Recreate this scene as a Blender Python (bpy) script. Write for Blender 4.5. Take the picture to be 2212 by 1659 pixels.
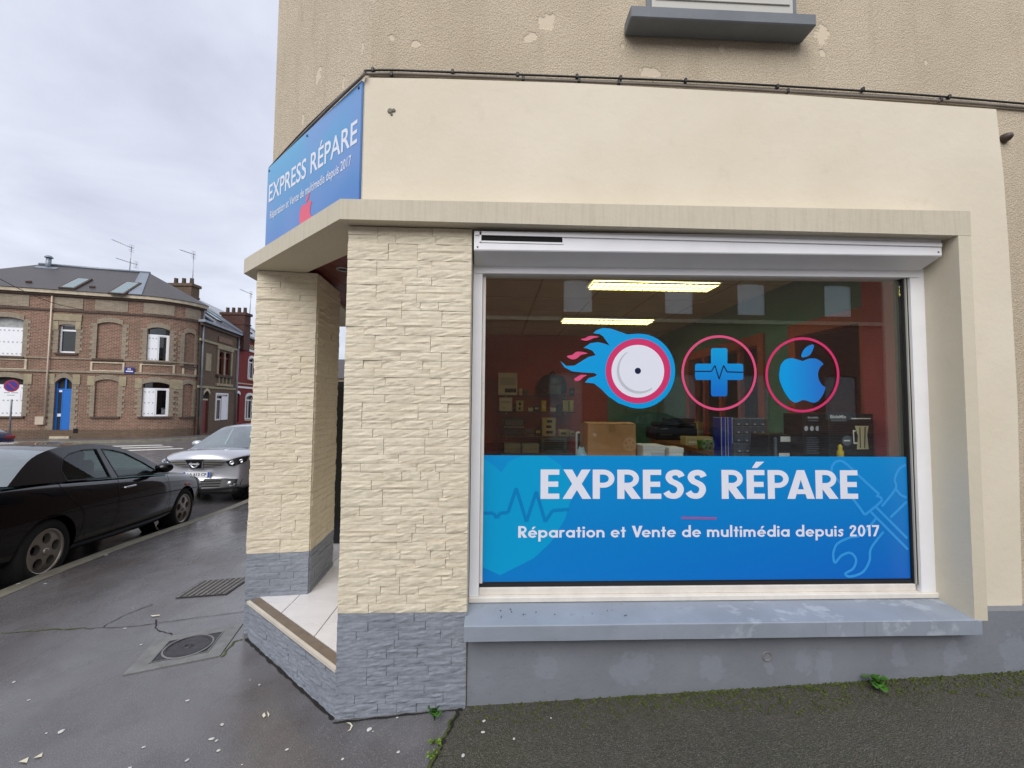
import bpy, bmesh, math, random
from math import sin, cos, tan, pi, radians, sqrt, atan2
from mathutils import Vector, Matrix, noise as mnoise
R = random.Random(7)
for o in list(bpy.data.objects): bpy.data.objects.remove(o)
scene = bpy.context.scene
COL = scene.collection

# ------------------------------------------------------------------ camera
CAMZ = 1.65
FPX, IMW, IMH = 900.0, 2212.0, 1659.0          # focal length and size of the measuring grid
def cam_basis(yaw=2.32, pitch=2.746, roll=.515):
    yaw, pitch, roll = radians(yaw), radians(pitch), radians(roll)
    f = Vector((sin(yaw)*cos(pitch), cos(yaw)*cos(pitch), sin(pitch)))
    r0 = Vector((cos(yaw), -sin(yaw), 0)); u0 = r0.cross(f)
    return r0*cos(roll)+u0*sin(roll), -r0*sin(roll)+u0*cos(roll), f
CR, CU, CF = cam_basis()
CPOS = Vector((0, 0, CAMZ))
cd = bpy.data.cameras.new('camera'); cd.sensor_width = 36; cd.lens = FPX/IMW*36
cd.clip_start = .05; cd.clip_end = 600
cam = bpy.data.objects.new('camera', cd); COL.objects.link(cam)
cam.matrix_world = Matrix(((CR.x, CU.x, -CF.x, 0), (CR.y, CU.y, -CF.y, 0), (CR.z, CU.z, -CF.z, CAMZ), (0, 0, 0, 1)))
scene.camera = cam
# survey helpers: sight line through a grid point, cut with a real plane of the place
def ray(x, y): return CF+CR*((x-IMW/2)/FPX)-CU*((y-IMH/2)/FPX)
def onz(x, y, z): d = ray(x, y); return CPOS+d*((z-CAMZ)/d.z)
def ony(x, y, Y): d = ray(x, y); return CPOS+d*(Y/d.y)
def onx(x, y, X): d = ray(x, y); return CPOS+d*(X/d.x)

# ------------------------------------------------------------------ sky, sun, exposure
SUN_EL, SUN_AZ = radians(40), radians(194)       # azimuth clockwise from +Y: behind the camera, to the right
w = bpy.data.worlds.new('World'); scene.world = w; w.use_nodes = True
nt = w.node_tree; N = nt.nodes; L = nt.links
bg = N['Background']; bg.inputs['Strength'].default_value = .1
sky = N.new('ShaderNodeTexSky'); sky.sky_type = 'NISHITA'; sky.sun_disc = False
sky.sun_elevation = SUN_EL; sky.sun_rotation = SUN_AZ; sky.dust_density = 3; sky.air_density = 1.5
tc = N.new('ShaderNodeTexCoord'); sep = N.new('ShaderNodeSeparateXYZ'); L.new(tc.outputs['Generated'], sep.inputs[0])
mx = N.new('ShaderNodeMath'); mx.operation = 'ADD'; mx.use_clamp = False; mx.inputs[1].default_value = .22
ab = N.new('ShaderNodeMath'); ab.operation = 'ABSOLUTE'; L.new(sep.outputs['Z'], ab.inputs[0]); L.new(ab.outputs[0], mx.inputs[0])
dv = []
for ax in 'XY':
    d = N.new('ShaderNodeMath'); d.operation = 'DIVIDE'; L.new(sep.outputs[ax], d.inputs[0]); L.new(mx.outputs[0], d.inputs[1]); dv.append(d)
cb = N.new('ShaderNodeCombineXYZ'); L.new(dv[0].outputs[0], cb.inputs[0]); L.new(dv[1].outputs[0], cb.inputs[1])
nz = N.new('ShaderNodeTexNoise'); nz.inputs['Scale'].default_value = 1.6; nz.inputs['Detail'].default_value = 7; nz.inputs['Roughness'].default_value = .55
nz.inputs['Distortion'].default_value = .35
L.new(cb.outputs[0], nz.inputs['Vector'])
cr = N.new('ShaderNodeValToRGB'); cr.color_ramp.elements[0].position = .32; cr.color_ramp.elements[1].position = .66
cr.color_ramp.elements[0].color = (4.1, 4.3, 5.15, 1); cr.color_ramp.elements[1].color = (5.7, 5.95, 6.75, 1)
L.new(nz.outputs['Fac'], cr.inputs[0])
mixw = N.new('ShaderNodeMix'); mixw.data_type = 'RGBA'; mixw.inputs[0].default_value = .9
L.new(sky.outputs[0], mixw.inputs[6]); L.new(cr.outputs[0], mixw.inputs[7]); L.new(mixw.outputs[2], bg.inputs['Color'])
sl = bpy.data.lights.new('sun', 'SUN'); sl.energy = 1.5; sl.angle = radians(50); sl.color = (1, .98, .95)
so = bpy.data.objects.new('sun', sl); COL.objects.link(so)
sd = Vector((sin(SUN_AZ)*cos(SUN_EL), cos(SUN_AZ)*cos(SUN_EL), sin(SUN_EL)))
so.rotation_euler = sd.to_track_quat('Z', 'Y').to_euler(); so.location = (3, -6, 12)
vs = scene.view_settings; vs.view_transform = 'Standard'; vs.look = 'None'; vs.exposure = .66; vs.gamma = 1; vs.use_curve_mapping = False
scene.render.engine = 'CYCLES'
scene.cycles.max_bounces = 7; scene.cycles.transparent_max_bounces = 10; scene.cycles.diffuse_bounces = 4; scene.cycles.glossy_bounces = 4

# ------------------------------------------------------------------ materials
def srgb(r, g, b):
    f = lambda c: (c/255/12.92) if c/255 <= .04045 else ((c/255+.055)/1.055)**2.4
    return (f(r), f(g), f(b))
MATS = {}
class NB:                                         # small node builder
    def __init__(s, name):
        s.m = bpy.data.materials.new(name); s.m.use_nodes = True; s.t = s.m.node_tree; s.n = s.t.nodes; s.l = s.t.links
        s.p = s.n['Principled BSDF']; MATS[name] = s.m
        s.pos = s.n.new('ShaderNodeNewGeometry').outputs['Position']
    def noise(s, scale, detail=3, rough=.5, vec=None, dist=0):
        n = s.n.new('ShaderNodeTexNoise'); n.inputs['Scale'].default_value = scale; n.inputs['Detail'].default_value = detail
        n.inputs['Roughness'].default_value = rough; n.inputs['Distortion'].default_value = dist
        s.l.new(vec or s.pos, n.inputs['Vector']); return n.outputs['Fac']
    def voro(s, scale, feature='F1', vec=None, out='Distance'):
        n = s.n.new('ShaderNodeTexVoronoi'); n.feature = feature; n.inputs['Scale'].default_value = scale
        s.l.new(vec or s.pos, n.inputs['Vector']); return n.outputs[out]
    def scale(s, v, vec=None):
        n = s.n.new('ShaderNodeVectorMath'); n.operation = 'MULTIPLY'; s.l.new(vec or s.pos, n.inputs[0]); n.inputs[1].default_value = v; return n.outputs[0]
    def ramp(s, fac, stops):
        n = s.n.new('ShaderNodeValToRGB'); e = n.color_ramp.elements
        while len(e) < len(stops): e.new(.5)
        for i, (p, c) in enumerate(stops):
            e[i].position = p; e[i].color = (c, c, c, 1) if not isinstance(c, (tuple, list)) else (*c, 1)
        s.l.new(fac, n.inputs[0]); return n.outputs[0]
    def mix(s, fac, a, b, mode='MIX'):
        n = s.n.new('ShaderNodeMix'); n.data_type = 'RGBA'; n.blend_type = mode
        for i, v in ((0, fac), (6, a), (7, b)):
            if isinstance(v, (int, float)): n.inputs[i].default_value = v
            elif isinstance(v, tuple): n.inputs[i].default_value = (*v, 1)
            else: s.l.new(v, n.inputs[i])
        return n.outputs[2]
    def math(s, op, a, b=0, clamp=False):
        n = s.n.new('ShaderNodeMath'); n.operation = op; n.use_clamp = clamp
        for i, v in ((0, a), (1, b)):
            if isinstance(v, (int, float)): n.inputs[i].default_value = v
            else: s.l.new(v, n.inputs[i])
        return n.outputs[0]
    def sepxyz(s, vec=None):
        n = s.n.new('ShaderNodeSeparateXYZ'); s.l.new(vec or s.pos, n.inputs[0]); return n.outputs
    def comb(s, x, y, z=0):
        n = s.n.new('ShaderNodeCombineXYZ')
        for i, v in enumerate((x, y, z)):
            if isinstance(v, (int, float)): n.inputs[i].default_value = v
            else: s.l.new(v, n.inputs[i])
        return n.outputs[0]
    def set(s, key, v):
        if isinstance(v, (int, float)): s.p.inputs[key].default_value = v
        elif isinstance(v, tuple): s.p.inputs[key].default_value = (*v, 1) if len(v) == 3 else v
        else: s.l.new(v, s.p.inputs[key])
    def bump(s, h, strength=.5, dist=.01, prev=None):
        n = s.n.new('ShaderNodeBump'); n.inputs['Strength'].default_value = strength; n.inputs['Distance'].default_value = dist
        s.l.new(h, n.inputs['Height'])
        if prev: s.l.new(prev, n.inputs['Normal'])
        s.l.new(n.outputs[0], s.p.inputs['Normal']); return n.outputs[0]
def mat(name, col, rough=.6, metal=0., var=.08, vscale=6., bump=0., bscale=80., bdist=.004, coat=0., spec=.5, emit=None):
    if name in MATS: return MATS[name]
    b = NB(name)
    if var:
        lo = tuple(c*(1-var) for c in col); hi = tuple(min(1, c*(1+var)) for c in col)
        b.set('Base Color', b.mix(b.ramp(b.noise(vscale, 4, .6), [(.3, 0.), (.7, 1.)]), lo, hi))
    else: b.set('Base Color', col)
    b.set('Roughness', rough); b.set('Metallic', metal); b.set('Coat Weight', coat); b.set('Coat Roughness', .04); b.set('Specular IOR Level', spec)
    if bump: b.bump(b.noise(bscale, 4, .6), bump, bdist)
    if emit: b.set('Emission Color', emit[0]); b.set('Emission Strength', emit[1])
    return b.m
def blobmask(b, blobs, freq=9., warp=.12):
    # repaired spots on a wall: soft-edged irregular patches at real places (x, z, rx, rz)
    xyz = b.sepxyz(); n = b.noise(freq, 3); n2 = b.math('MULTIPLY', b.math('SUBTRACT', n, .5), 2.2)
    acc = None
    for x, z, rx, rz in blobs:
        dx = b.math('DIVIDE', b.math('SUBTRACT', xyz[0], x), rx); dz = b.math('DIVIDE', b.math('SUBTRACT', xyz[2], z), rz)
        d = b.math('SQRT', b.math('ADD', b.math('MULTIPLY', dx, dx), b.math('MULTIPLY', dz, dz)))
        m = b.math('SUBTRACT', 1.25, b.math('ADD', d, n2), True)
        acc = m if acc is None else b.math('MAXIMUM', acc, m)
    return b.ramp(acc, [(.12, 0.), (.4, 1.)])

# rough sprayed render of the upper wall
b = NB('roughcast')
n1 = b.noise(150, 3, .7); n2 = b.voro(95); n3 = b.noise(1.3, 5, .6); n4 = b.noise(38, 3, .7)
base = b.mix(b.ramp(n3, [(.3, 0.), (.7, 1.)]), srgb(200, 186, 162), srgb(218, 204, 180))
base = b.mix(b.ramp(b.math('MULTIPLY_ADD', n1, .6, False) if False else n1, [(.34, 1.), (.56, 0.)]), base, srgb(164, 148, 124))
base = b.mix(b.ramp(b.noise(3.2, 5, .7, vec=b.scale((1.6, 1.6, .22))), [(.52, 0.), (.78, .35)]), base, srgb(150, 136, 112))
blobs = []
for px, py, rx, rz in [(1180, 45, .07, .06), (1145, 80, .05, .05), (845, 80, .03, .025), (900, 95, .045, .03), (785, 105, .015, .05), (1405, 155, .09, .045), (1775, 75, .06, .08), (1775, 115, .03, .03),
                       (1560, 105, .025, .03), (2000, 135, .015, .03), (1345, 100, .015, .02), (690, 165, .04, .07), (655, 255, .02, .06), (745, 185, .02, .06)]:
    q = ony(px, py, 2.38) if px > 800 else ony(px, py, 2.38+(800-px)*.0042)
    blobs.append((q.x, q.z, rx, rz))
msk = blobmask(b, [(x, z, rx*.72, rz*.72) for x, z, rx, rz in blobs], 24.)
base = b.mix(b.math('MULTIPLY', msk, .75), base, srgb(216, 202, 178))
b.set('Base Color', base); b.set('Roughness', .95)
h = b.math('MULTIPLY', b.math('ADD', b.math('MULTIPLY', n1, .7), b.math('ADD', b.math('MULTIPLY', n2, .5), b.math('MULTIPLY', n4, .4))), b.math('SUBTRACT', 1, b.math('MULTIPLY', msk, .85)))
b.bump(h, .75, .01)
# smooth painted render of the fascia and surrounds
def painted(name, c1, c2, streak=0., rough=.7):
    b = NB(name); n3 = b.noise(1.3, 5, .55); n1 = b.noise(26, 4, .6)
    col = b.mix(b.ramp(n3, [(.3, 0.), (.72, 1.)]), c1, c2)
    if streak:
        s = b.noise(14, 4, .7, vec=b.scale((4.2, 4.2, .25)))
        col = b.mix(b.ramp(s, [(.45, 0.), (.75, streak)]), col, srgb(128, 118, 98))
    col = b.mix(b.ramp(b.noise(7, 5, .7), [(.6, 0.), (.8, .15)]), col, srgb(150, 138, 112))
    b.set('Base Color', col); b.set('Roughness', rough)
    b.bump(b.math('ADD', b.math('MULTIPLY', n1, .5), b.noise(5, 3)), .35, .01)
    return b.m
painted('cream_render', srgb(217, 206, 184), srgb(228, 218, 198))
painted('canopy_paint', srgb(200, 191, 170), srgb(208, 199, 179), streak=.2)
painted('jamb_paint', srgb(206, 197, 175), srgb(213, 204, 183))
def stone_mat(name, c1, c2, c3):
    b = NB(name); n = b.noise(5, 4, .6)
    col = b.mix(b.ramp(n, [(.3, 0.), (.7, 1.)]), c1, c2)
    col = b.mix(b.ramp(b.noise(48, 4, .7), [(.35, .5), (.55, 0.)]), col, c3)
    b.set('Base Color', col); b.set('Roughness', .75)
    b.bump(b.math('ADD', b.noise(60, 5, .7, vec=b.scale((.6, .6, 1.3))), b.math('MULTIPLY', b.voro(26, vec=b.scale((.6, .6, 1.5))), .8)), .4, .006); return b.m
stone_mat('cream_stone', srgb(219, 208, 184), srgb(228, 218, 196), srgb(208, 195, 170))
stone_mat('grey_stone', srgb(132, 138, 148), srgb(147, 153, 163), srgb(118, 124, 134))
# grey plinth paint with lighter touched-up patches
b = NB('plinth_paint'); n = b.noise(2.2, 5, .6)
col = b.mix(b.ramp(n, [(.3, 0.), (.7, 1.)]), srgb(122, 126, 133), srgb(134, 138, 146))
pl = [(ony(px, py, 2.3).x, ony(px, py, 2.3).z, rx, rz) for px, py, rx, rz in [(1370, 1447, .11, .08), (1540, 1445, .06, .07), (1735, 1430, .05, .06), (1780, 1440, .045, .1), (1940, 1415, .05, .06), (2060, 1420, .06, .08), (1180, 1440, .06, .06), (1660, 1440, .03, .04), (2190, 1410, .08, .1)]]
col = b.mix(b.math('MULTIPLY', blobmask(b, pl, 22), .4), col, srgb(146, 152, 163))
xyz = b.sepxyz()
col = b.mix(b.ramp(b.noise(40, 4, .7), [(.6, 0.), (.72, .5)]), col, srgb(98, 102, 108))
b.set('Base Color', col); b.set('Roughness', .6); b.bump(b.math('ADD', b.noise(18, 5, .6), b.math('MULTIPLY', b.noise(120, 2), .3)), .4, .008)
b = NB('sill_paint'); n = b.noise(3, 5, .6)
col = b.mix(b.ramp(n, [(.3, 0.), (.7, 1.)]), srgb(138, 146, 156), srgb(152, 160, 172))
wv = b.scale((1, 1.6, 1)); s = b.math('MULTIPLY', b.ramp(b.noise(4.2, 5, .65, vec=wv), [(.55, 0.), (.6, 1.)]), b.ramp(b.math('MULTIPLY', b.sepxyz()[0], .3), [(.28, 0.), (.45, .45)]))
col = b.mix(s, col, srgb(190, 198, 206))
col = b.mix(b.ramp(b.noise(10, 4, .7, vec=b.scale((2.5, 2.5, .3))), [(.62, 0.), (.75, .5)]), col, srgb(100, 106, 114))
b.set('Base Color', col); b.set('Roughness', .5); b.bump(b.noise(14, 5, .6), .3, .006)
# asphalt, wet
def asphalt(name, c1, c2, wet=.5, moss=0., speck=.3, brown=None):
    b = NB(name); big = b.noise(.9, 4, .55, dist=.4); mid = b.noise(5, 5, .65); fine = b.noise(220, 2, .6); grit = b.voro(150)
    col = b.mix(b.ramp(big, [(.3, 0.), (.7, 1.)]), c1, c2)
    col = b.mix(b.ramp(mid, [(.5, 0.), (.8, .55)]), col, tuple(c*.55 for c in c1))
    if brown: col = b.mix(b.ramp(b.noise(1.4, 3, .6), [(.48, 0.), (.7, .7)]), col, brown)
    if moss:
        col = b.mix(b.ramp(b.noise(3.1, 6, .7), [(.38, 0.), (.7, moss)]), col, srgb(62, 66, 34))
        col = b.mix(b.ramp(b.noise(60, 3, .7), [(.45, 0.), (.7, .6)]), col, srgb(100, 96, 84))
    col = b.mix(b.ramp(fine, [(.56, 0.), (.7, speck)]), col, srgb(190, 185, 175))
    b.set('Base Color', col)
    st = b.noise(2.2, 5, .65, vec=b.scale((1.9, .32, 1)), dist=.5)
    b.set('Roughness', b.ramp(b.math('ADD', b.math('MULTIPLY', b.noise(.7, 4, .6, dist=.6), .45), b.math('MULTIPLY', st, .55)), [(.4, max(.06, .95-wet)), (.62, min(1., 1.22-wet*.85))]))
    b.set('Specular IOR Level', .5)
    if wet > .5:
        b.set('Coat Weight', b.ramp(b.math('ADD', b.math('MULTIPLY', st, .6), b.math('MULTIPLY', big, .4)), [(.4, .05), (.6, .85)])); b.set('Coat Roughness', .16); b.set('Coat IOR', 1.33)
    b.bump(b.math('ADD', b.math('MULTIPLY', fine, .6), b.math('MULTIPLY', grit, .8)), (.5-.4*wet) if not moss else .9, .004 if not moss else .008)
    return b.m
asphalt('wet_asphalt', srgb(84, 82, 83), srgb(112, 109, 111), wet=.86, speck=.45, brown=srgb(84, 75, 72))
asphalt('mossy_asphalt', srgb(62, 59, 52), srgb(78, 74, 65), wet=.35, moss=.5, speck=.4)
asphalt('road_asphalt', srgb(82, 80, 82), srgb(98, 96, 98), wet=.55, speck=.2)
mat('kerb_stone', srgb(122, 118, 104), .65, var=.25, vscale=9, bump=.5, bscale=60)
mat('crack_dark', srgb(30, 29, 26), .9, var=.3)
mat('crack_moss', srgb(74, 84, 36), .95, var=.4, vscale=30)
mat('concrete_grey', srgb(122, 122, 120), .55, var=.2, vscale=12, bump=.4, bscale=90)
mat('cast_iron', srgb(70, 68, 70), .42, metal=.5, var=.3, vscale=30, bump=.3, bscale=150)
mat('rust_iron', srgb(82, 70, 64), .5, metal=.3, var=.35, vscale=18, bump=.3, bscale=150)
mat('pavement_spot', srgb(205, 203, 196), .7, var=.15)
mat('paint_flake', srgb(225, 218, 190), .7, var=.1)
mat('white_metal', srgb(240, 240, 243), .38, var=.03)
mat('dirty_white', srgb(226, 220, 210), .5, var=.08, vscale=10)
mat('black_rubber', (.012, .012, .013), .6, var=.2)
mat('black_void', (.006, .006, .006), .9, var=0)
mat('cable_black', (.02, .02, .02), .5, var=.2)
mat('cable_grey', srgb(120, 112, 104), .6, var=.2)
mat('grey_sill', srgb(112, 117, 122), .6, var=.1, bump=.3, bscale=30)
mat('red_wood', srgb(104, 52, 48), .45, var=.2, vscale=10, bump=.2)
mat('tile_white', srgb(234, 231, 230), .16, var=.05, vscale=7)
mat('tile_grout', srgb(78, 76, 74), .8, var=.1)
mat('step_trim', srgb(126, 112, 98), .5, var=.15, vscale=15)
mat('step_nosing', srgb(214, 205, 190), .35, var=.1)
mat('steel', srgb(160, 160, 162), .35, metal=.9, var=.1)
mat('dark_brick', srgb(84, 62, 52), .9, var=.2, vscale=5)
# shop interior
mat('red_wall', srgb(196, 88, 94), .8, var=.06, vscale=2)
mat('green_wall', srgb(98, 156, 158), .8, var=.05, vscale=2)
mat('orange_frame', srgb(186, 92, 74), .6, var=.08)
mat('ceiling_tile', srgb(226, 222, 212), .9, var=.05, vscale=3, bump=.2, bscale=120)
mat('ceiling_grid', srgb(84, 78, 68), .6, var=0)
mat('shop_floor', srgb(176, 172, 166), .4, var=.1)
mat('cardboard', srgb(196, 146, 98), .8, var=.07, vscale=9, bump=.15)
mat('parcel_tape', srgb(176, 128, 80), .3, var=.05)
mat('white_card', srgb(228, 228, 226), .6, var=.03)
mat('beige_card', srgb(206, 194, 150), .6, var=.06)
mat('yellow_card', srgb(206, 178, 40), .5, var=.06)
mat('black_plastic', srgb(24, 26, 32), .4, var=.15)
mat('dark_blue_card', srgb(34, 48, 74), .45, var=.15)
mat('blue_plastic', srgb(26, 52, 168), .35, var=.08)
mat('grey_plastic', srgb(96, 104, 116), .4, var=.1)
mat('drawer_clear', srgb(84, 92, 106), .2, var=.2, vscale=30)
mat('table_wood', srgb(150, 108, 76), .45, var=.12, vscale=8)
mat('green_card', srgb(84, 134, 44), .6, var=.15, vscale=20)
mat('pale_blue_cloth', srgb(176, 206, 216), .8, var=.08)
mat('light_metal', srgb(190, 188, 180), .5, var=.03)
mat('tube_light', (1, .86, .42), .5, var=0, emit=((1, .88, .42), 4.5))
mat('louvre', srgb(240, 232, 190), .3, metal=.2, var=0)
def glass(name, tint=(1, 1, 1), refl=(.95, 1, 1), ior=1.5, boost=1.0):
    m = bpy.data.materials.new(name); m.use_nodes = True; t = m.node_tree; t.nodes.remove(t.nodes['Principled BSDF']); MATS[name] = m
    o = t.nodes['Material Output']; tr = t.nodes.new('ShaderNodeBsdfTransparent'); tr.inputs[0].default_value = (*tint, 1)
    gl = t.nodes.new('ShaderNodeBsdfGlossy'); gl.inputs['Color'].default_value = (*refl, 1); gl.inputs['Roughness'].default_value = .008
    lw = t.nodes.new('ShaderNodeLayerWeight'); lw.inputs['Blend'].default_value = .5     # Schlick, the same from both sides
    pw = t.nodes.new('ShaderNodeMath'); pw.operation = 'POWER'; pw.inputs[1].default_value = 5; t.links.new(lw.outputs['Facing'], pw.inputs[0])
    mp = t.nodes.new('ShaderNodeMath'); mp.operation = 'MULTIPLY_ADD'; mp.use_clamp = True; mp.inputs[1].default_value = .9; mp.inputs[2].default_value = .04*boost; t.links.new(pw.outputs[0], mp.inputs[0])
    mxs = t.nodes.new('ShaderNodeMixShader'); t.links.new(mp.outputs[0], mxs.inputs[0]); t.links.new(tr.outputs[0], mxs.inputs[1]); t.links.new(gl.outputs[0], mxs.inputs[2]); t.links.new(mxs.outputs[0], o.inputs['Surface'])
glass('shop_glass', (.95, .98, .97), boost=3.0)
glass('car_glass', (.62, .8, .75), boost=1.4)
glass('windscreen_glass', (.4, .58, .56), boost=8)
glass('house_glass', (.25, .28, .3), boost=2.0)
glass('clear_shelf', (.72, .88, .8), boost=1.5)
glass('lamp_glass', (.85, .87, .88), boost=1.8)
# printed vinyl
def grad(name, axis, lo, hi, c0, c1, rough=.3, c2=None, axis2=None):
    b = NB(name); xyz = b.sepxyz()
    f = b.math('DIVIDE', b.math('SUBTRACT', xyz[axis], lo), hi-lo, True)
    b.set('Base Color', b.mix(f, c0, c1)); b.set('Roughness', rough); b.set('Coat Weight', .15); return b
gb = grad('banner_blue', 2, .63, 1.35, srgb(0, 100, 198), srgb(0, 140, 212))
gx = gb.math('DIVIDE', gb.sepxyz()[0], 2.5, True)
src = gb.p.inputs['Base Color'].links[0].from_socket
gb.set('Base Color', gb.mix(gb.math('MULTIPLY', gb.math('SUBTRACT', 1, gx), .45), src, srgb(0, 150, 210)))
mat('vinyl_heart', srgb(0, 158, 212), .3, var=0)
mat('vinyl_line', srgb(0, 128, 192), .3, var=0)
mat('vinyl_tools', srgb(52, 156, 228), .3, var=0)
mat('vinyl_white', srgb(232, 234, 246), .3, var=0)
mat('vinyl_pink', srgb(214, 54, 110), .3, var=0)
mat('vinyl_pink_light', srgb(224, 84, 130), .3, var=0)
mat('vinyl_cyan', srgb(0, 158, 226), .3, var=0)
mat('vinyl_grey', srgb(196, 200, 208), .3, var=0)
mat('vinyl_navy', srgb(22, 34, 70), .3, var=0)
grad('vinyl_cross', 2, 1.72, 2.0, srgb(16, 112, 208), srgb(0, 164, 226))
grad('vinyl_apple', 0, 1.75, 2.05, srgb(0, 158, 230), srgb(40, 96, 196))
b = grad('sign_blue', 2, 2.75, 3.5, srgb(62, 112, 190), srgb(70, 164, 212))
src = b.p.inputs['Base Color'].links[0].from_socket
b.set('Base Color', b.mix(b.ramp(b.noise(2.2, 1, .4), [(.4, 0.), (.65, .6)]), src, srgb(112, 138, 206)))
mat('sign_red', srgb(226, 84, 112), .35, var=.05)
mat('sign_white', srgb(226, 230, 240), .35, var=0)

# ------------------------------------------------------------------ mesh helpers
def tag(o, label=None, cat=None, group=None, kind=None):
    if label: o['label'] = label
    if cat: o['category'] = cat
    if group: o['group'] = group
    if kind: o['kind'] = kind
    return o
def thing(name, label, cat, loc=(0, 0, 0), group=None):
    o = bpy.data.objects.new(name, None); o.empty_display_size = .2; o.location = loc; COL.objects.link(o)
    return tag(o, label, cat, group)
class MB:                                         # mesh collector in world (or thing-local) coordinates
    def __init__(s): s.v = []; s.f = []; s.sm = []; s.uv = None
    def add(s, vs, fs, smooth=False):
        k = len(s.v); s.v += [tuple(p) for p in vs]; s.f += [tuple(i+k for i in f) for f in fs]; s.sm += [smooth]*len(fs)
        return s
    def box(s, x0, x1, y0, y1, z0, z1, M=None):
        vs = [Vector(p) for p in ((x0, y0, z0), (x1, y0, z0), (x1, y1, z0), (x0, y1, z0), (x0, y0, z1), (x1, y0, z1), (x1, y1, z1), (x0, y1, z1))]
        if M: vs = [M@p for p in vs]
        return s.add(vs, [(0, 3, 2, 1), (4, 5, 6, 7), (0, 1, 5, 4), (1, 2, 6, 5), (2, 3, 7, 6), (3, 0, 4, 7)])
    def bbox(s, x0, x1, y0, y1, z0, z1, b=.01, M=None):    # box with chamfered edges
        xs, ys, zs = (x0, x1), (y0, y1), (z0, z1)
        vs = []; idx = {}
        for i in (0, 1):
            for j in (0, 1):
                for k in (0, 1):
                    sx, sy, sz = (1, -1)[i], (1, -1)[j], (1, -1)[k]
                    for ax in range(3):
                        p = [xs[i]+sx*b, ys[j]+sy*b, zs[k]+sz*b]; p[ax] = (xs[i], ys[j], zs[k])[ax]
                        idx[i, j, k, ax] = len(vs); vs.append(M@Vector(p) if M else Vector(p))
        fs = []
        for ax in range(3):
            o1, o2 = [a for a in range(3) if a != ax]
            for e in (0, 1):
                q = []
                for a, c in ((0, 0), (1, 0), (1, 1), (0, 1)):
                    t = [0, 0, 0]; t[ax] = e; t[o1] = a; t[o2] = c; q.append(idx[t[0], t[1], t[2], ax])
                fs.append(tuple(q))
            for a in (0, 1):
                for c in (0, 1):
                    t0 = [0, 0, 0]; t0[o1] = a; t0[o2] = c; t1 = t0[:]; t1[ax] = 1
                    fs.append((idx[(*t0, o1)], idx[(*t1, o1)], idx[(*t1, o2)], idx[(*t0, o2)]))
            
        for i in (0, 1):
            for j in (0, 1):
                for k in (0, 1): fs.append(tuple(idx[i, j, k, a] for a in range(3)))
        return s.add(vs, fs)
    def prism(s, poly, z0, z1, top=True, bot=True):        # poly = [(x,y)] ccw ; z may be callables
        n = len(poly); g = lambda z, p: z(*p) if callable(z) else z
        vs = [(x, y, g(z0, (x, y))) for x, y in poly]+[(x, y, g(z1, (x, y))) for x, y in poly]
        fs = [(i, (i+1) % n, n+(i+1) % n, n+i) for i in range(n)]
        if top: fs.append(tuple(range(n, 2*n)))
        if bot: fs.append(tuple(reversed(range(n))))
        return s.add(vs, fs)
    def slab(s, poly, O, U, V, Nn, d0, d1):                # polygon (u,v) on a plane, extruded along Nn
        n = len(poly); O, U, V, Nn = map(Vector, (O, U, V, Nn))
        vs = [O+U*a+V*c+Nn*d1 for a, c in poly]+[O+U*a+V*c+Nn*d0 for a, c in poly]
        return s.add(vs, [tuple(range(n)), tuple(reversed(range(n, 2*n)))]+[(i, n+i, n+(i+1) % n, (i+1) % n) for i in range(n)])
    def tube(s, pts, r, n=8, caps=True):
        pts = [Vector(p) for p in pts]; rings = []; k0 = len(s.v)
        for i, p in enumerate(pts):
            t = (pts[min(i+1, len(pts)-1)]-pts[max(i-1, 0)]).normalized()
            a = t.orthogonal().normalized() if i == 0 else (pa-t*pa.dot(t)).normalized()
            pa = a; c = t.cross(a); rr = r[i] if isinstance(r, (list, tuple)) else r
            rings.append([p+a*(cos(2*pi*k/n)*rr)+c*(sin(2*pi*k/n)*rr) for k in range(n)])
        vs = [q for rg in rings for q in rg]; fs = []
        for i in range(len(pts)-1):
            for k in range(n): fs.append((i*n+k, i*n+(k+1) % n, (i+1)*n+(k+1) % n, (i+1)*n+k))
        if caps: fs += [tuple(reversed(range(n))), tuple(range(len(vs)-n, len(vs)))]
        return s.add(vs, fs, True)
    def lathe(s, prof, O, axis, n=24, smooth=True):        # prof=[(r,h)]
        O = Vector(O); ax = Vector(axis).normalized(); a = ax.orthogonal().normalized(); c = ax.cross(a); vs = []; fs = []
        for r, h in prof:
            for k in range(n): vs.append(O+ax*h+a*(cos(2*pi*k/n)*r)+c*(sin(2*pi*k/n)*r))
        for i in range(len(prof)-1):
            for k in range(n): fs.append((i*n+k, i*n+(k+1) % n, (i+1)*n+(k+1) % n, (i+1)*n+k))
        return s.add(vs, fs, smooth)
    def mesh(s, name, m=None, recalc=True):
        me = bpy.data.meshes.new(name); me.from_pydata(s.v, [], s.f); me.validate()
        for p, q in zip(me.polygons, s.sm): p.use_smooth = q
        if s.uv:
            lay = me.uv_layers.new(name='UVMap')
            for lp in me.loops: lay.data[lp.index].uv = s.uv[lp.vertex_index]
        if recalc:
            bm = bmesh.new(); bm.from_mesh(me); bmesh.ops.recalc_face_normals(bm, faces=bm.faces); bm.to_mesh(me); bm.free()
        if m: me.materials.append(MATS[m] if isinstance(m, str) else m)
        me.update(); return me
    def build(s, name, m, parent=None, recalc=True): return place(name, s.mesh(name, m, recalc), parent)
LOCAL = set()                                     # things whose parts are built in the thing's own axes
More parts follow.
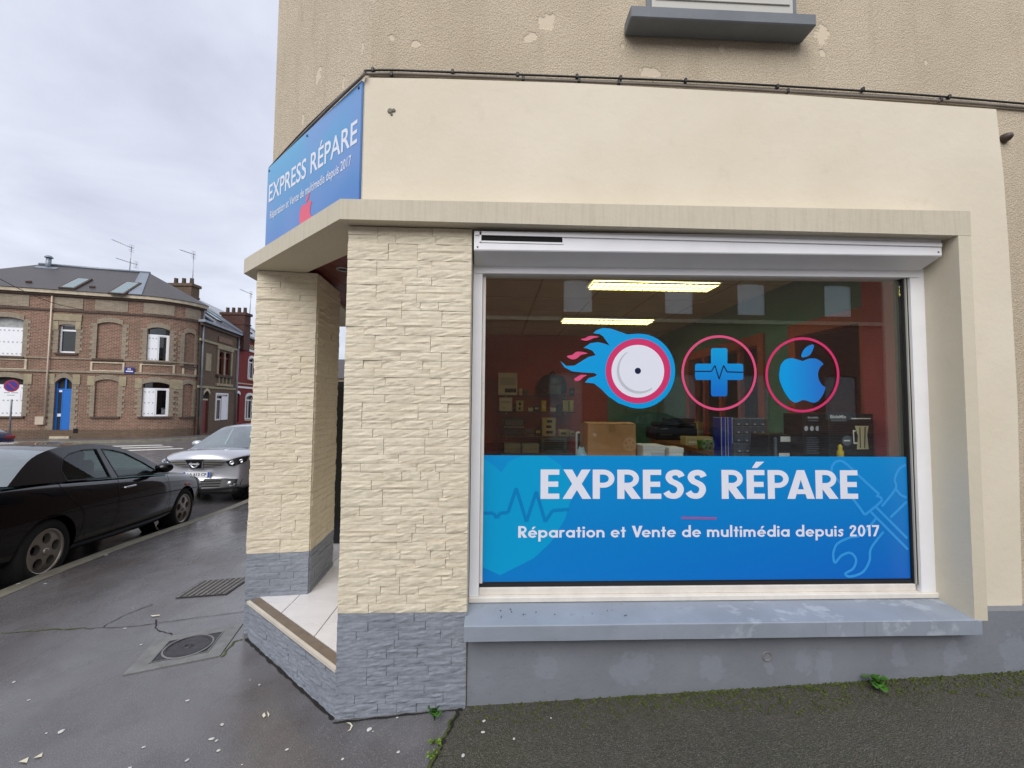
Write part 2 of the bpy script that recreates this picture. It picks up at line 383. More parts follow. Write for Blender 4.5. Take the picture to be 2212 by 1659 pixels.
def place(name, me, parent=None, loc=None, rot=None, scale=None):
    o = bpy.data.objects.new(name, me); COL.objects.link(o)
    if parent is not None:
        o.parent = parent
        if parent.parent is None: o.matrix_parent_inverse = Matrix.Translation(-Vector(parent.location)) if parent.name not in LOCAL else Matrix()
    if loc is not None: o.location = loc
    if rot is not None: o.rotation_euler = rot
    if scale is not None: o.scale = scale
    return o
def struct(o): o['kind'] = 'structure'; return o
def copy_tree(o, parent=None, mats=None):
    c = o.copy(); COL.objects.link(c)
    if parent: c.parent = parent
    for ch in list(o.children): copy_tree(ch, c)
    return c
def catmull(pts, n=6, closed=False):
    P = [Vector(p) for p in pts]; out = []; m = len(P)
    for i in range(m if closed else m-1):
        p0, p1, p2, p3 = (P[(i-1) % m], P[i], P[(i+1) % m], P[(i+2) % m]) if closed else (P[max(i-1, 0)], P[i], P[i+1], P[min(i+2, m-1)])
        for k in range(n):
            t = k/n; out.append(.5*((2*p1)+(p2-p0)*t+(2*p0-5*p1+4*p2-p3)*t*t+(3*p1-p0-3*p2+p3)*t**3))
    if not closed: out.append(P[-1])
    return out
def lerp(a, b, t): return a+(b-a)*t
def smooth(t): t = max(0, min(1, t)); return t*t*(3-2*t)

# ================================================================== GROUND
def gz(y): return -.365*smooth((y-3.3)/6.3)
def gxs(x):
    if x <= -.9: return 0.
    if x <= -.131: return .045*smooth((x+.9)/.769)
    return .045+.0415*(x+.131)
def hp(x, y): return gz(y)+gxs(x)*(1 if y < 3 else max(0, 1-(y-3)/3))     # pavement height
def kx(y): return -4.11-.155*(y-3.73)                                      # pavement side of the kerb
def sheet(name, xs_of_y, ys, nx, zf, m, parent=None):
    mb = MB(); vs = []; fs = []
    for y in ys:
        a, c = xs_of_y(y)
        for i in range(nx+1): x = lerp(a, c, i/nx); vs.append((x, y, zf(x, y)))
    for j in range(len(ys)-1):
        for i in range(nx): k = j*(nx+1)+i; fs.append((k, k+1, k+nx+2, k+nx+1))
    mb.add(vs, fs, True); return mb.build(name, m, parent, recalc=False)
ys1 = [-1.6+.2*i for i in range(24)]+[3.2+.35*i for i in range(40)]+[17.2+3*i for i in range(14)]
def jointx(y): return -.155-.27*(2.34-y) if y < 2.34 else -.155
struct(sheet('pavement', lambda y: (kx(y), jointx(y)), ys1, 26, hp, 'wet_asphalt'))
struct(sheet('pavement', lambda y: (jointx(y), 14), [-1.6+.25*i for i in range(20)], 50, hp, 'mossy_asphalt'))
def yrange(a, b, n): return [lerp(a, b, i/n) for i in range(n+1)]
struct(sheet('road', lambda y: (-150, 120), yrange(-60, -2, 8)+yrange(-1.6, 14, 60)+yrange(16, 260, 20), 60, lambda x, y: gz(y)-.14+gxs(min(x, 14))*(1 if y < 3 else max(0, 1-(y-3)/3))*(1 if x > -.9 else 0), 'road_asphalt'))
mb = MB(); yk = [-1.6+.3*i for i in range(110)]
vs = []; fs = []
for y in yk:
    for dx, dz in ((0, .002), (-.15, .002), (-.165, -.012), (-.17, -.16)): vs.append((kx(y)+dx+.006*mnoise.noise((y*3, dx*9, 0)), y, gz(y)+dz))
for j in range(len(yk)-1):
    for i in range(3): k = j*4+i; fs.append((k, k+1, k+5, k+4))
mb.add(vs, fs, False); struct(mb.build('kerb', 'kerb_stone', recalc=False))
mb = MB(); mb.box(-3.3, 14, -1.76, -1.6, -.2, .0); kf = struct(mb.build('kerb', 'kerb_stone'))
mb = MB(); mb.box(-40, 40, -12.6, -10.6, -.3, .02); struct(mb.build('pavement', 'mossy_asphalt'))
# cracks and joints lying in the asphalt
def ribbon(name, pts, wdt, m, parent=None, dz=.003, jit=.006):
    pts = catmull([(p[0], p[1], 0) for p in pts], 7); mb = MB(); vs = []; fs = []
    for i, p in enumerate(pts):
        t = (pts[min(i+1, len(pts)-1)]-pts[max(i-1, 0)]); nn = Vector((-t.y, t.x, 0)).normalized()
        p = p+nn*R.uniform(-jit, jit); ww = wdt*R.uniform(.5, 1.3)
        for sgn in (-1, 1): q = p+nn*ww*.5*sgn; vs.append((q.x, q.y, hp(q.x, q.y)+dz))
    for i in range(len(pts)-1): fs.append((2*i, 2*i+1, 2*i+3, 2*i+2))
    mb.add(vs, fs); o = mb.build(name, m, parent, recalc=False); return o
def gp(*pp): return [onz(x, y, 0)[:2] for x, y in pp]
pav = bpy.data.objects['pavement']; pav2 = bpy.data.objects['pavement.001']
ribbon('joint', gp((205, 1357), (300, 1352), (400, 1338), (526, 1322)), .006, 'crack_dark', pav)
ribbon('joint', gp((222, 1355), (262, 1333), (330, 1305)), .006, 'crack_dark', pav)
ribbon('joint', gp((0, 1368), (80, 1362), (205, 1357)), .01, 'crack_moss', pav, jit=.012)
ribbon('crack', gp((338, 1338), (336, 1352), (345, 1362), (374, 1371)), .008, 'crack_dark', pav)
ribbon('crack', gp((524, 1382), (508, 1386), (497, 1398), (478, 1420)), .014, 'crack_moss', pav)
ribbon('joint', [(-.158, 2.32), (-.19, 2.2), (-.235, 2.05), (-.28, 1.9), (-.4, 1.4)], .018, 'crack_dark', pav2, jit=.008)
ribbon('joint', [(-.185, 2.24), (-.225, 2.1), (-.262, 1.97), (-.3, 1.83)], .013, 'crack_moss', pav2, jit=.012, dz=.005)
ribbon('joint', [(-.815, 2.262), (-.5, 2.265), (-.15, 2.27)], .012, 'crack_dark', pav, jit=.004)
mb = MB()                                            # thin skin of moss along the wall foot
for i in range(1500):
    x = -.12+3.6*R.random(); d = R.random()**2.2*(.16+.05*sin(x*5)); y = 2.292-d; s = R.uniform(.004, .012)
    if R.random() > .35+.6*smooth((x-.2)/.8): continue
    z = hp(x, y); a = R.random()*6.3; mb.add([(x+s*cos(a+k*2.09), y+s*sin(a+k*2.09), z+.002) for k in range(3)]+[(x, y, z+.004+s*.7)], [(0, 1, 3), (1, 2, 3), (2, 0, 3)])
tag(mb.build('moss', 'crack_moss'), 'thin strip of green moss along the foot of the grey wall', 'moss', kind='stuff')
# chewing-gum spots and paint flakes
mb = MB()
def spot(mb, x, y, r, el=1., a=0., n=9):
    c = hp(x, y); vs = [(x+r*el*cos(t)*cos(a)-r*sin(t)*sin(a), y+r*el*cos(t)*sin(a)+r*sin(t)*cos(a), 0) for t in [2*pi*k/n for k in range(n)]]
    vs = [(p[0]*1+R.uniform(-.15, .15)*r, p[1]+R.uniform(-.15, .15)*r, hp(p[0], p[1])+.0028) for p in vs]
    mb.add(vs+[(x, y, c+.0045)], [(k, (k+1) % n, n) for k in range(n)])
for px, py, r in [(305, 1393, .012), (363, 1376, .012), (372, 1400, .009), (446, 1384, .008), (450, 1402, .008), (30, 1474, .011), (62, 1513, .011), (132, 1581, .02), (100, 1585, .008), (405, 1514, .012), (404, 1643, .011), (457, 1597, .016), (480, 1566, .013), (468, 1601, .01), (720, 1501, .008), (755, 1540, .014), (472, 1622, .012),
                  (797, 1583, .02), (858, 1562, .008), (860, 1640, .012), (1045, 1580, .012), (1043, 1605, .012), (1110, 1623, .009), (270, 1358, .011), (604, 1217, .014), (40, 1258, .02), (98, 1258, .018), (230, 1188, .02), (540, 1470, .006), (560, 1480, .01), (1000, 1655, .012), (1025, 1510, .007), (900, 1515, .008), (660, 1230, .012), (1190, 1580, .007), (620, 1620, .01), (310, 1615, .01), (280, 1660, .012), (740, 1645, .01), (690, 1690, .012)]:
    q = onz(px, py, 0); spot(mb, q.x, q.y, r*.62, R.uniform(1, 1.5), R.random()*3)
for i in range(30):
    x, y = R.uniform(-4, 2.4), R.uniform(.9, 5.5)
    if y > 2.2 and x > -1.9+(.0): continue
    spot(mb, x, y, R.uniform(.002, .005), R.uniform(1, 1.6), R.random()*3, 6)
tag(mb.build('gum_spots', 'pavement_spot', recalc=False), 'pale chewing gum spots dotted over the wet pavement', 'gum', kind='stuff')
mb = MB()
for pts in ([(566, 1547), (569, 1553), (574, 1548), (571, 1541)], [(577, 1538), (582, 1545), (579, 1552)], [(40, 1648), (62, 1638), (58, 1650)], [(72, 1640), (92, 1628), (90, 1637)], [(325, 1331), (345, 1329), (345, 1331), (330, 1333)], [(748, 1565), (757, 1566), (762, 1573), (757, 1583), (750, 1585), (756, 1580), (758, 1573), (755, 1569)]):
    vs = [onz(x, y, 0) for x, y in pts]; mb.add([(v.x, v.y, hp(v.x, v.y)+.0055) for v in vs], [tuple(range(len(vs)))])
tag(mb.build('paint_flakes', 'paint_flake'), 'small cream paint flakes fallen on the wet pavement', 'paint', kind='stuff')

# manhole: concrete surround, iron frame, round lid
q = [onz(*p, 0) for p in [(265, 1460), (340, 1380), (525, 1348), (475, 1418)]]
mc = sum(q, Vector())/4
mh = thing('manhole', 'square concrete surround with round cast iron lid beside the entrance step', 'manhole', (mc.x, mc.y, 0))
def quadscale(q, c, k): return [c+(p-c)*k for p in q]
mb = MB(); o4 = quadscale(q, mc, 1.); i4 = quadscale(q, mc, .64)
vs = [(p.x, p.y, .006) for p in o4]+[(p.x, p.y, .006) for p in i4]+[(p.x, p.y, -.02) for p in o4]
mb.add(vs, [(k, (k+1) % 4, 4+(k+1) % 4, 4+k) for k in range(4)]+[(k, 8+k, 8+(k+1) % 4, (k+1) % 4) for k in range(4)]); mb.build('surround', 'concrete_grey', mh)
i3 = quadscale(q, mc, .63); mb = MB(); vs = [(p.x, p.y, .005) for p in i3]; mb.add(vs, [(0, 1, 2, 3)]); fr = mb.build('iron_frame', 'cast_iron', mh)
mb = MB()
for k in range(4):
    a, c = quadscale(q, mc, .63)[k], quadscale(q, mc, .63)[(k+1) % 4]; a2, c2 = quadscale(q, mc, .6)[k], quadscale(q, mc, .6)[(k+1) % 4]
    mb.add([(a.x, a.y, .0085), (c.x, c.y, .0085), (c2.x, c2.y, .0085), (a2.x, a2.y, .0085)], [(0, 1, 2, 3)])
mb.build('rim', 'concrete_grey', mh)
lid = MB(); lid.lathe([(.128, .004), (.128, .012), (.118, .013), (.116, .009), (.06, .009), (.03, .01), (.028, .013), (.02, .013), (.018, .008), (.0, .008)], (mc.x, mc.y, 0), (0, 0, 1), 36, False)
lid.build('lid', 'cast_iron', mh)
rg = MB(); rg.lathe([(.142, .0065), (.142, .01), (.131, .011), (.131, .0065)], (mc.x, mc.y, 0), (0, 0, 1), 36, False); rg.build('lid_ring', 'concrete_grey', mh)
# patterned iron access cover
q = [onz(378, 1292, 0), onz(435, 1253, 0), onz(545, 1243, 0), onz(490, 1283, 0)]
q = [Vector((p.x, p.y, hp(p.x, p.y))) for p in q]; gc = sum(q, Vector())/4
gt = thing('access_cover', 'rectangular iron access cover with raised chequer pattern on the pavement', 'cover', gc)
mb = MB(); mb.add([p+Vector((0, 0, .004)) for p in q], [(0, 1, 2, 3)]); mb.build('plate', 'rust_iron', gt)
def bil(q, u, v): return (q[0].lerp(q[1], u)).lerp(q[3].lerp(q[2], u), v)
mb = MB()
for i in range(11):
    for j in range(9):
        u0, v0 = (i+.12)/11, (j+.12)/9; u1, v1 = (i+.72)/11, (j+.62)/9
        sh = .5/11 if j % 2 else 0
        c4 = [bil(q, min(u+sh, 1), v)+Vector((0, 0, .009)) for u, v in ((u0, v0), (u1, v0), (u1, v1), (u0, v1))]
        lo = [p-Vector((0, 0, .006)) for p in c4]; mb.add(c4+lo, [(0, 1, 2, 3)]+[(k, 4+k, 4+(k+1) % 4, (k+1) % 4) for k in range(4)])
tag(mb.build('chequer_studs', 'concrete_grey', gt), kind='stuff')
mb = MB()
for k in range(4):
    a, c = q[k], q[(k+1) % 4]; ic, ia = gc+(c-gc)*.95, gc+(a-gc)*.95
    mb.add([p+Vector((0, 0, .0075)) for p in (a, c, ic, ia)], [(0, 1, 2, 3)])
mb.build('frame', 'cast_iron', gt)

# ================================================================== CORNER SHOP
YP = 2.278; YC = 2.208; YS = 2.205; YG = 2.44; YA = 2.358
shop = thing('corner_shop', 'cream rendered corner shop with chamfered stone clad entrance and blue window banner', 'building', (1, 2.4, 0))
CHD = Vector((-.734, .679, 0)).normalized(); CHN = Vector((-CHD.y, CHD.x, 0))*1   # chamfer direction (back-left) and its outward normal
if CHN.y > 0: CHN = -CHN
SDD = Vector((-.05, 1, 0)).normalized()                                            # side street direction
fc = ony(786, 300, YA); FC = Vector((fc.x, YA, 0))
def on_line(px, py, O, D):          # sight line cut with the vertical plane through O along D
    nn = Vector((-D.y, D.x, 0)); d = ray(px, py); t = (Vector((O.x, O.y, 0))-CPOS).dot(nn)/d.dot(nn); return CPOS+d*t
ce = on_line(577, 440, FC, CHD); CE = Vector((ce.x, ce.y, 0))
WC = FC+Vector((.012, .022, 0)); WE = CE+Vector((.03, .006, 0))
BK = WE+SDD*9
mb = MB(); mb.prism([(WC.x, WC.y), (9, WC.y), (9, BK.y), (BK.x, BK.y), (WE.x, WE.y)], 2.78, 9.5)
mb.build('upper_wall', 'roughcast', shop)
mb = MB(); mb.box(2.71, 9, YA+.022, YA+.11, -.2, 2.7802); mb.build('side_wall', 'roughcast', shop)
# fascia: smooth render band over the window, running down the right side
p = lambda x, y: (lambda v: (v.x, v.z))(ony(x, y, YA))
poly = [(FC.x, 2.74), (2.68, 2.74), (2.68, .5), p(2209, 1335), p(2198, 864), p(2178, 518), p(2168, 380), p(2152, 236), p(1700, 204), p(1250, 180), p(950, 170), (FC.x, p(800, 168)[1])]
mb = MB(); mb.slab(poly, (0, YA, 0), (1, 0, 0), (0, 0, 1), (0, -1, 0), -.03, 0); mb.build('fascia', 'cream_render', shop)
ztop = p(800, 168)[1]; ln = (CE-FC).length
mb = MB(); mb.slab([(0.004, 2.74), (ln, 2.74), (ln, ztop-.02), (0.004, ztop)], FC, CHD, (0, 0, 1), CHN, -.03, 0); mb.build('chamfer_fascia', 'cream_render', shop)
mb = MB()
for dx, dz, r in ((0, 0, .018), (.02, .004, .012), (.008, -.02, .008)): mb.lathe([(r, -.002), (r*.8, .006), (r*.3, .008), (0, .004)], (ony(843, 240, YA).x+dx, YA, ony(843, 240, YA).z+dz), (0, -1, 0), 9)
mb.build('broken_anchor', 'kerb_stone', shop)
mb = MB(); q = ony(2168, 300, YA+.02); mb.lathe([(.028, 0), (.026, .02), (.016, .04), (0, .045)], q, (0, -1, 0), 12); mb.build('old_fixing', 'rust_iron', shop)
# canopy
b1, b2 = onz(651, 594, 2.625), onz(753, 549, 2.625)
tip = Vector((-1.925, 3.214, 0)); back = tip+SDD*2.2
poly = [(2.685, YC), (-.836, YC), (tip.x, tip.y), (back.x, back.y), (back.x+.35, back.y), (b1.x-.02, b1.y+.42), (b1.x, b1.y), (b2.x, b2.y), (-.62, 2.56), (2.62, 2.56), (2.685, 2.4)]
poly = poly[::-1]
mb = MB(); mb.prism(poly, 2.625, lambda x, y: 2.735+max(0, x)*.012); mb.build('canopy', 'canopy_paint', shop)
mb = MB(); mb.slab([(2.608, .5), (2.683, .5), (2.683, 2.624), (2.608, 2.624)], (0, YC+.001, 0), (1, 0, 0), (0, 0, 1), (0, -1, 0), -.36, 0); mb.build('jamb', 'jamb_paint', shop)
# porch ceiling of red planks with a recessed spot
def clip(poly, O, n):               # keep the side where (p-O).n <= 0
    out = []
    for i in range(len(poly)):
        a, c = Vector((*poly[i], 0)), Vector((*poly[(i+1) % len(poly)], 0)); da, dc = (a-O).dot(n), (c-O).dot(n)
        if da <= 0: out.append((a.x, a.y))
        if (da < 0) != (dc < 0): q_ = a.lerp(c, da/(da-dc)); out.append((q_.x, q_.y))
    return out
bd = Vector((b2.x-b1.x, b2.y-b1.y, 0)).normalized(); bn = Vector((bd.y, -bd.x, 0)); bo_ = Vector((b1.x, b1.y, 0))+bn*.06
cl = MB().prism(clip([(-1.7, 2.3), (-.4, 2.3), (-.4, 5.3), (-1.7, 5.3)], bo_, bn), 2.672, 2.70).build('porch_ceiling', 'red_wood', shop)
for i in range(13):
    x0 = -1.70+.1*i; pg = clip([(x0, 2.3), (x0+.096, 2.3), (x0+.096, 5.3), (x0, 5.3)], bo_, bn)
    if len(pg) > 2: MB().prism(pg, 2.655, 2.6715).build('plank', 'red_wood', cl)
sp = onz(741, 581, 2.655)
mb = MB(); mb.lathe([(.05, .003), (.05, -.004), (.036, -.006), (.034, .003)], (sp.x, sp.y, 2.652), (0, 0, 1), 20); spo = mb.build('spotlight', 'steel', shop)
mb = MB(); mb.lathe([(.034, 0), (.0, 0)], (sp.x, sp.y, 2.6515), (0, 0, 1), 20); mb.build('spotlight_lens', 'black_void', spo)
# ---- stone cladding
def stone_mesh(L_, h, seed, m, thick=.017):
    rr = random.Random(seed); nx = max(4, int(L_/.03)); nzv = 4; vs = []; fs = []
    off = Vector((seed*3.17, seed*1.7, 0))
    for j in range(nzv+1):
        for i in range(nx+1):
            x = L_*i/nx; z = h*j/nzv; e = min(i, nx-i, j, nzv-j)
            d = thick-.001+.0036*(1-abs(2.2*mnoise.noise(Vector((x*11, z*24, 0))+off)))+.0028*mnoise.noise(Vector((x*50, z*70, 3))+off)
            if e == 0: d = d*.93
            vs.append((x, -max(d, .003), z))
    for j in range(nzv):
        for i in range(nx): k = j*(nx+1)+i; fs.append((k, k+1, k+nx+2, k+nx+1))
    per = [i for i in range(nx+1)]+[(j)*(nx+1)+nx for j in range(1, nzv+1)]+[nzv*(nx+1)+i for i in range(nx-1, -1, -1)]+[j*(nx+1) for j in range(nzv-1, 0, -1)]
    k0 = len(vs); vs += [(vs[i][0], .004, vs[i][2]) for i in per]; n = len(per)
    fs += [(per[i], k0+i, k0+(i+1) % n, per[(i+1) % n]) for i in range(n)]
    mb = MB(); mb.add(vs, fs, False); return mb.mesh('stone', m)
RH = .0462
LENS = (.1, .16, .22, .3)
SM = {}
for m in ('cream_stone', 'grey_stone'):
    for li in LENS:
        for sd_ in range(4): SM[m, li, sd_] = stone_mesh(li-.002, RH-.0012, sd_*7+int(li*100)+(50 if m[0] == 'g' else 0), m)
def row_lengths(W):
    out = []; x = 0
    while x < W-.001:
        li = R.choice(LENS)
        if W-x < .13: li = W-x
        elif W-x-li < .07: li = W-x
        out.append(li); x += li
    return out
def clad(parent, O, D, W, z0, z1, zsplit, joined=None, rowoff=0):
    # rows of split-face stone on a vertical face starting at O along D (outward normal = D rotated -90 deg)
    ang = atan2(D.y, D.x); k = 0; z = zsplit
    rows = []
    while z < z1-.01: rows.append((z, min(RH, z1-z), 'cream_stone')); z += RH
    z = zsplit
    while z > z0: z -= RH; rows.append((z, RH, 'grey_stone'))
    for z, h, m in rows:
        x = 0
        for li in row_lengths(W):
            best = min(LENS, key=lambda a: abs(a-li)); me = SM[m, best, R.randrange(4)]
            loc = Vector((O.x, O.y, z))+D*x; sc = (li/best, R.uniform(.85, 1.18), h/RH)
            if joined is None: place('stone', me, parent, loc, (0, 0, ang), sc)
            else:
                M = Matrix.Translation(loc)@Matrix.Rotation(ang, 4, 'Z')@Matrix.Diagonal((*sc, 1))
                joined[m].add([M@v.co for v in me.vertices], [tuple(pp.vertices) for pp in me.polygons])
            x += li
XR = -.137
mb = MB(); mb.box(-.813, XR, YP+.022, 2.72, -.15, 2.63)
pil = mb.build('pillar', 'cream_stone', shop)
clad(pil, Vector((-.815, YP+.022, 0)), Vector((1, 0, 0)), XR+.815, -.03, 2.622, .541)
cA, cB, cC = onz(529, 1290, .257), onz(667, 1282, .257), onz(720, 1220, .257)
D1 = (cB-cA); W1 = Vector((D1.x, D1.y, 0)).length; D1 = Vector((D1.x, D1.y, 0)).normalized()
D2 = (cC-cB); W2 = Vector((D2.x, D2.y, 0)).length; D2 = Vector((D2.x, D2.y, 0)).normalized()
N1 = Vector((D1.y, -D1.x, 0)); N2 = Vector((D2.y, -D2.x, 0))
ins = .02
k1 = cA-N1*ins; k2 = cB-N1*ins-N2*ins; k3 = cC-N2*ins; k4 = k3-D1*W1
k1 = k1+D1*.0
mb = MB(); mb.prism([(k1.x, k1.y), (k2.x, k2.y), (k3.x, k3.y), (k4.x, k4.y)], -.15, 2.63); colm = mb.build('column', 'cream_stone', shop)
zs = .545
zs = (CPOS+ray(533, 1197)*((cA-CPOS).dot(N1)/ray(533, 1197).dot(N1))).z
clad(colm, Vector((k1.x, k1.y, 0)), D1, (k2-k1).length+.012, -.06, 2.622, zs)
J = {'cream_stone': MB(), 'grey_stone': MB()}
clad(None, Vector((k2.x, k2.y, 0)), D2, (k3-k2).length, .2, 2.622, zs, J)
clad(None, Vector((k4.x, k4.y, 0))+D1*.024, -D2, (k3-k2).length, -.1, 2.622, zs, J)
tag(J['cream_stone'].build('side_cladding', 'cream_stone', colm), kind='stuff'); tag(J['grey_stone'].build('side_cladding', 'grey_stone', colm), kind='stuff')
# ---- entrance step with tiles
SZ = .25
sR = Vector((-.815, YP+.012, 0)); sL = onz(537, 1300, SZ); sL.z = 0
SD = (sR-sL).normalized(); SN = Vector((SD.y, -SD.x, 0))                 # SN points out to the pavement
stp = thing if False else None
mb = MB(); a_, b_ = sL-SN*.02, sR-SN*.02
mb.prism([(a_.x, a_.y), (b_.x, b_.y), (-.6, 2.5), (-.6, 5.4), (sL.x-.1, 5.4), (sL.x-.02, sL.y+.1)], -.15, SZ-.012); step = mb.build('step', 'tile_grout', shop)
J = {'cream_stone': MB(), 'grey_stone': MB()}
clad(None, a_, SD, (b_-a_).length, -.06, SZ-.02, SZ-.03, J); tag(J['grey_stone'].build('step_cladding', 'grey_stone', step), kind='stuff')
mb = MB(); e0, e1 = sL-SD*.01, sR+SD*.0
mb.add([], [])
for d0, d1, z0, z1, nm, mt in ((.008, -.012, SZ-.014, SZ+.004, 'nosing', 'step_nosing'), (-.0125, -.075, SZ-.012, SZ+.001, 'threshold_strip', 'step_trim')):
    mb = MB(); mb.prism([(p_.x, p_.y) for p_ in (e0+SN*d0, e1+SN*d0, e1+SN*d1, e0+SN*d1)], z0, z1); mb.build(nm, mt, step)
ribbon('joint', [(v_.x, v_.y) for v_ in [sL.lerp(sR, k_/5)+SN*.008 for k_ in range(6)]], .02, 'crack_dark', pav, jit=.004)
O_ = sL-SN*.078
for i in range(-3, 3):
    for j in range(-1, 10):
        x0, y0 = -1.06+.337*i, 2.46+.292*j
        x1, y1 = x0+.330, y0+.285
        if x1 < -1.95 or y1 > 5.4 or x0 > -.62: continue
        pl_ = clip([(x0, y0), (x1, y0), (x1, y1), (x0, y1)], O_, SN)
        if len(pl_) > 2: pl_ = clip(pl_, Vector((-.83 if y0 < 2.7 else -.62, 0, 0)), Vector((1, 0, 0)))
        if len(pl_) > 2: pl_ = clip(pl_, Vector((-1.72, 0, 0)), Vector((-1, 0, 0)))
        if len(pl_) < 3: continue
        MB().prism(pl_, SZ-.0115, SZ+.0015).build('tile', 'tile_white', step)
# back of the porch: wall, dark shop door standing open, dark house added to darken reflections in the black saloon
mb = MB(); mb.prism([(-.9, 4.9), (-.62, 2.73), (-.5, 2.73), (-.5, 5.4), (-.9, 5.4)], SZ-.02, 2.66); mb.build('porch_wall', 'cream_render', shop)
nb = thing('added_dark_house', 'dark brick house added beside the shop to darken reflections in the black saloon', 'house', (-1.4, 8, -.3))
MB().prism([(-1.93, 5.6), (-.5, 5.55), (-.5, 16), (-2.6, 16)], -.6, 8.5).build('wall', 'dark_brick', nb)
for k_ in range(4): MB().prism([(-2.0-.064*(1.2+2.2*k_)-.02, 6.8+2.2*k_), (-1.9-.064*(1.2+2.2*k_), 6.8+2.2*k_), (-1.9-.064*(2.2+2.2*k_), 7.8+2.2*k_), (-2.0-.064*(2.2+2.2*k_)-.02, 7.8+2.2*k_)], .9, 2.4).build('window', 'black_plastic', nb)
dr = thing('shop_door', 'dark glazed shop door folded open behind the free standing column', 'door', (-1.5, 4.3, SZ))
mb = MB(); mb.box(-1.62, -1.25, 4.25, 4.29, SZ+.01, 1.86); dd = mb.build('leaf', 'black_plastic', dr)
mb = MB(); mb.box(-1.6, -1.27, 4.243, 4.249, .5, 1.8); mb.build('pane', 'house_glass', dr)
mb = MB(); mb.tube([(-1.3, 4.235, 1.0), (-1.3, 4.21, 1.0), (-1.3, 4.21, 1.25), (-1.3, 4.235, 1.25)], .009); mb.build('handle', 'steel', dr)
# ---- plinth, sill, shop window
mb = MB(); mb.slab([(XR+.004, -.15), (9, -.15), (9, .512), (2.67, .506), (2.67, .43), (XR+.004, .43)], (0, 2.298, 0), (1, 0, 0), (0, 0, 1), (0, -1, 0), -.09, 0); mb.build('plinth', 'plinth_paint', shop)
q = ony(1657, 1418, 2.298); mb = MB(); mb.lathe([(.03, .001), (.026, .006), (.02, .003), (.016, -.012), (0, -.014)], q, (0, -1, 0), 14); mb.build('filled_hole', 'concrete_grey', shop)
mb = MB(); prof = [(YS, .428), (YS, .503), (YS+.006, .507), (2.43, .538), (2.50, .54), (2.50, .428)]
n = len(prof); X0, X1 = -.147, 2.645
segs = 24; vs = []; fs = []
for i in range(segs+1):
    x = lerp(X0, X1, i/segs)
    for y, z in prof: vs.append((x, y+(.002*mnoise.noise((x*6, y*9, z*9)) if y < 2.22 else 0), z+.0015*mnoise.noise((x*4, z*9, 5))))
for i in range(segs):
    for k in range(n): fs.append((i*n+k, i*n+(k+1) % n, (i+1)*n+(k+1) % n, (i+1)*n+k))
fs += [tuple(range(n)), tuple(reversed(range(segs*n, segs*n+n)))]
mb.add(vs, fs); mb.build('sill', 'sill_paint', shop)
mb = MB(); mb.box(XR+.003, 2.61, 2.502, 2.6, -.1, .52); mb.build('apron_wall', 'cream_render', shop)
GX0, GX1, GZ0, GZ1 = -.062, 2.49, .628, 2.45
win = place('shop_window', MB().box(XR+.004, GX0-.018, 2.404, 2.497, .567, 2.6).mesh('shop_window', 'white_metal'), shop)
MB().box(GX1+.03, 2.612, 2.405, 2.50, .567, 2.5).build('side_post', 'white_metal', win)
MB().bbox(XR+.002, 2.614, 2.39, 2.499, .536, .566, .004).build('bottom_track', 'dirty_white', win)
MB().bbox(GX0-.017, GX1+.012, 2.42, 2.49, .5665, .606, .003).build('bottom_rail', 'dirty_white', win)
MB().bbox(GX0-.017, GX1+.012, 2.42, 2.49, GZ1-.006, GZ1+.03, .003).build('top_rail', 'white_metal', win)
MB().box(GX1+.002, GX1+.010, 2.425, 2.488, .607, GZ1-.007).build('gasket', 'black_rubber', win)
MB().box(GX1+.0105, GX1+.0295, 2.415, 2.495, .607, GZ1+.02).build('slide_channel', 'light_metal', win)
MB().box(GX1+.0155, GX1+.0205, 2.412, 2.4149, .607, GZ1+.02).build('gasket', 'black_rubber', win)
MB().box(GX0-.0165, GX1+.001, 2.43, 2.47, .6065, .627).build('gasket', 'black_rubber', win)
MB().box(GX0-.0165, GX0+.001, 2.43, 2.47, .6275, GZ1-.007).build('gasket', 'dirty_white', win)
MB().box(GX0, GX1, YG, YG+.008, GZ0-.001, GZ1-.004).build('pane', 'shop_glass', win)
# roller shutter box with slanted underside and a black slot
p = lambda x, y, Y: ony(x, y, Y)
bt, bl = 2.605, p(1025, 541, 2.27).z
mb = MB(); prof = [(2.27, bt), (2.27, bl+.006), (2.274, bl), (2.40, bl-.045), (2.40, bl-.085), (2.5, bl-.085), (2.5, bt)]
xa, xb = XR+.012, 2.575
vs = [(x, y, z+.012*(x-xa)) for x in (xa, xb) for y, z in prof]; n = len(prof)
mb.add(vs, [(k, (k+1) % n, n+(k+1) % n, n+k) for k in range(n)]+[tuple(range(n)), tuple(reversed(range(n, 2*n)))]); bx = mb.build('shutter_box', 'white_metal', win)
MB().box(xa+.004, xb-.004, 2.262, 2.27, bt-.024, bt-.004).build('box_lip', 'white_metal', win)
s0, s1 = p(1040, 500, 2.268), p(1215, 524, 2.268)
MB().box(s0.x, s1.x, 2.2685, 2.2695, s1.z, s0.z-.008).build('shutter_slot', 'black_void', win)
mb = MB(); mb.box(s0.x-.01, s0.x, 2.262, 2.2695, s1.z-.008, s0.z); mb.box(s1.x, s1.x+.006, 2.266, 2.2695, s1.z-.008, s0.z); mb.box(s0.x, s1.x, 2.266, 2.2695, s1.z-.01, s1.z-.0005); mb.build('slot_trim', 'white_metal', win)
mb = MB()
for x, z in ((xa+.02, bl+.02), (xb-.02, bl+.055)): mb.lathe([(.005, 0), (.004, .003), (0, .003)], (x, 2.2695, z), (0, -1, 0), 8)
mb.build('screw', 'rust_iron', win)
MB().box(xa+.05, xb-.02, 2.41, 2.46, GZ1+.031, GZ1+.06).build('shutter_slat', 'light_metal', win)
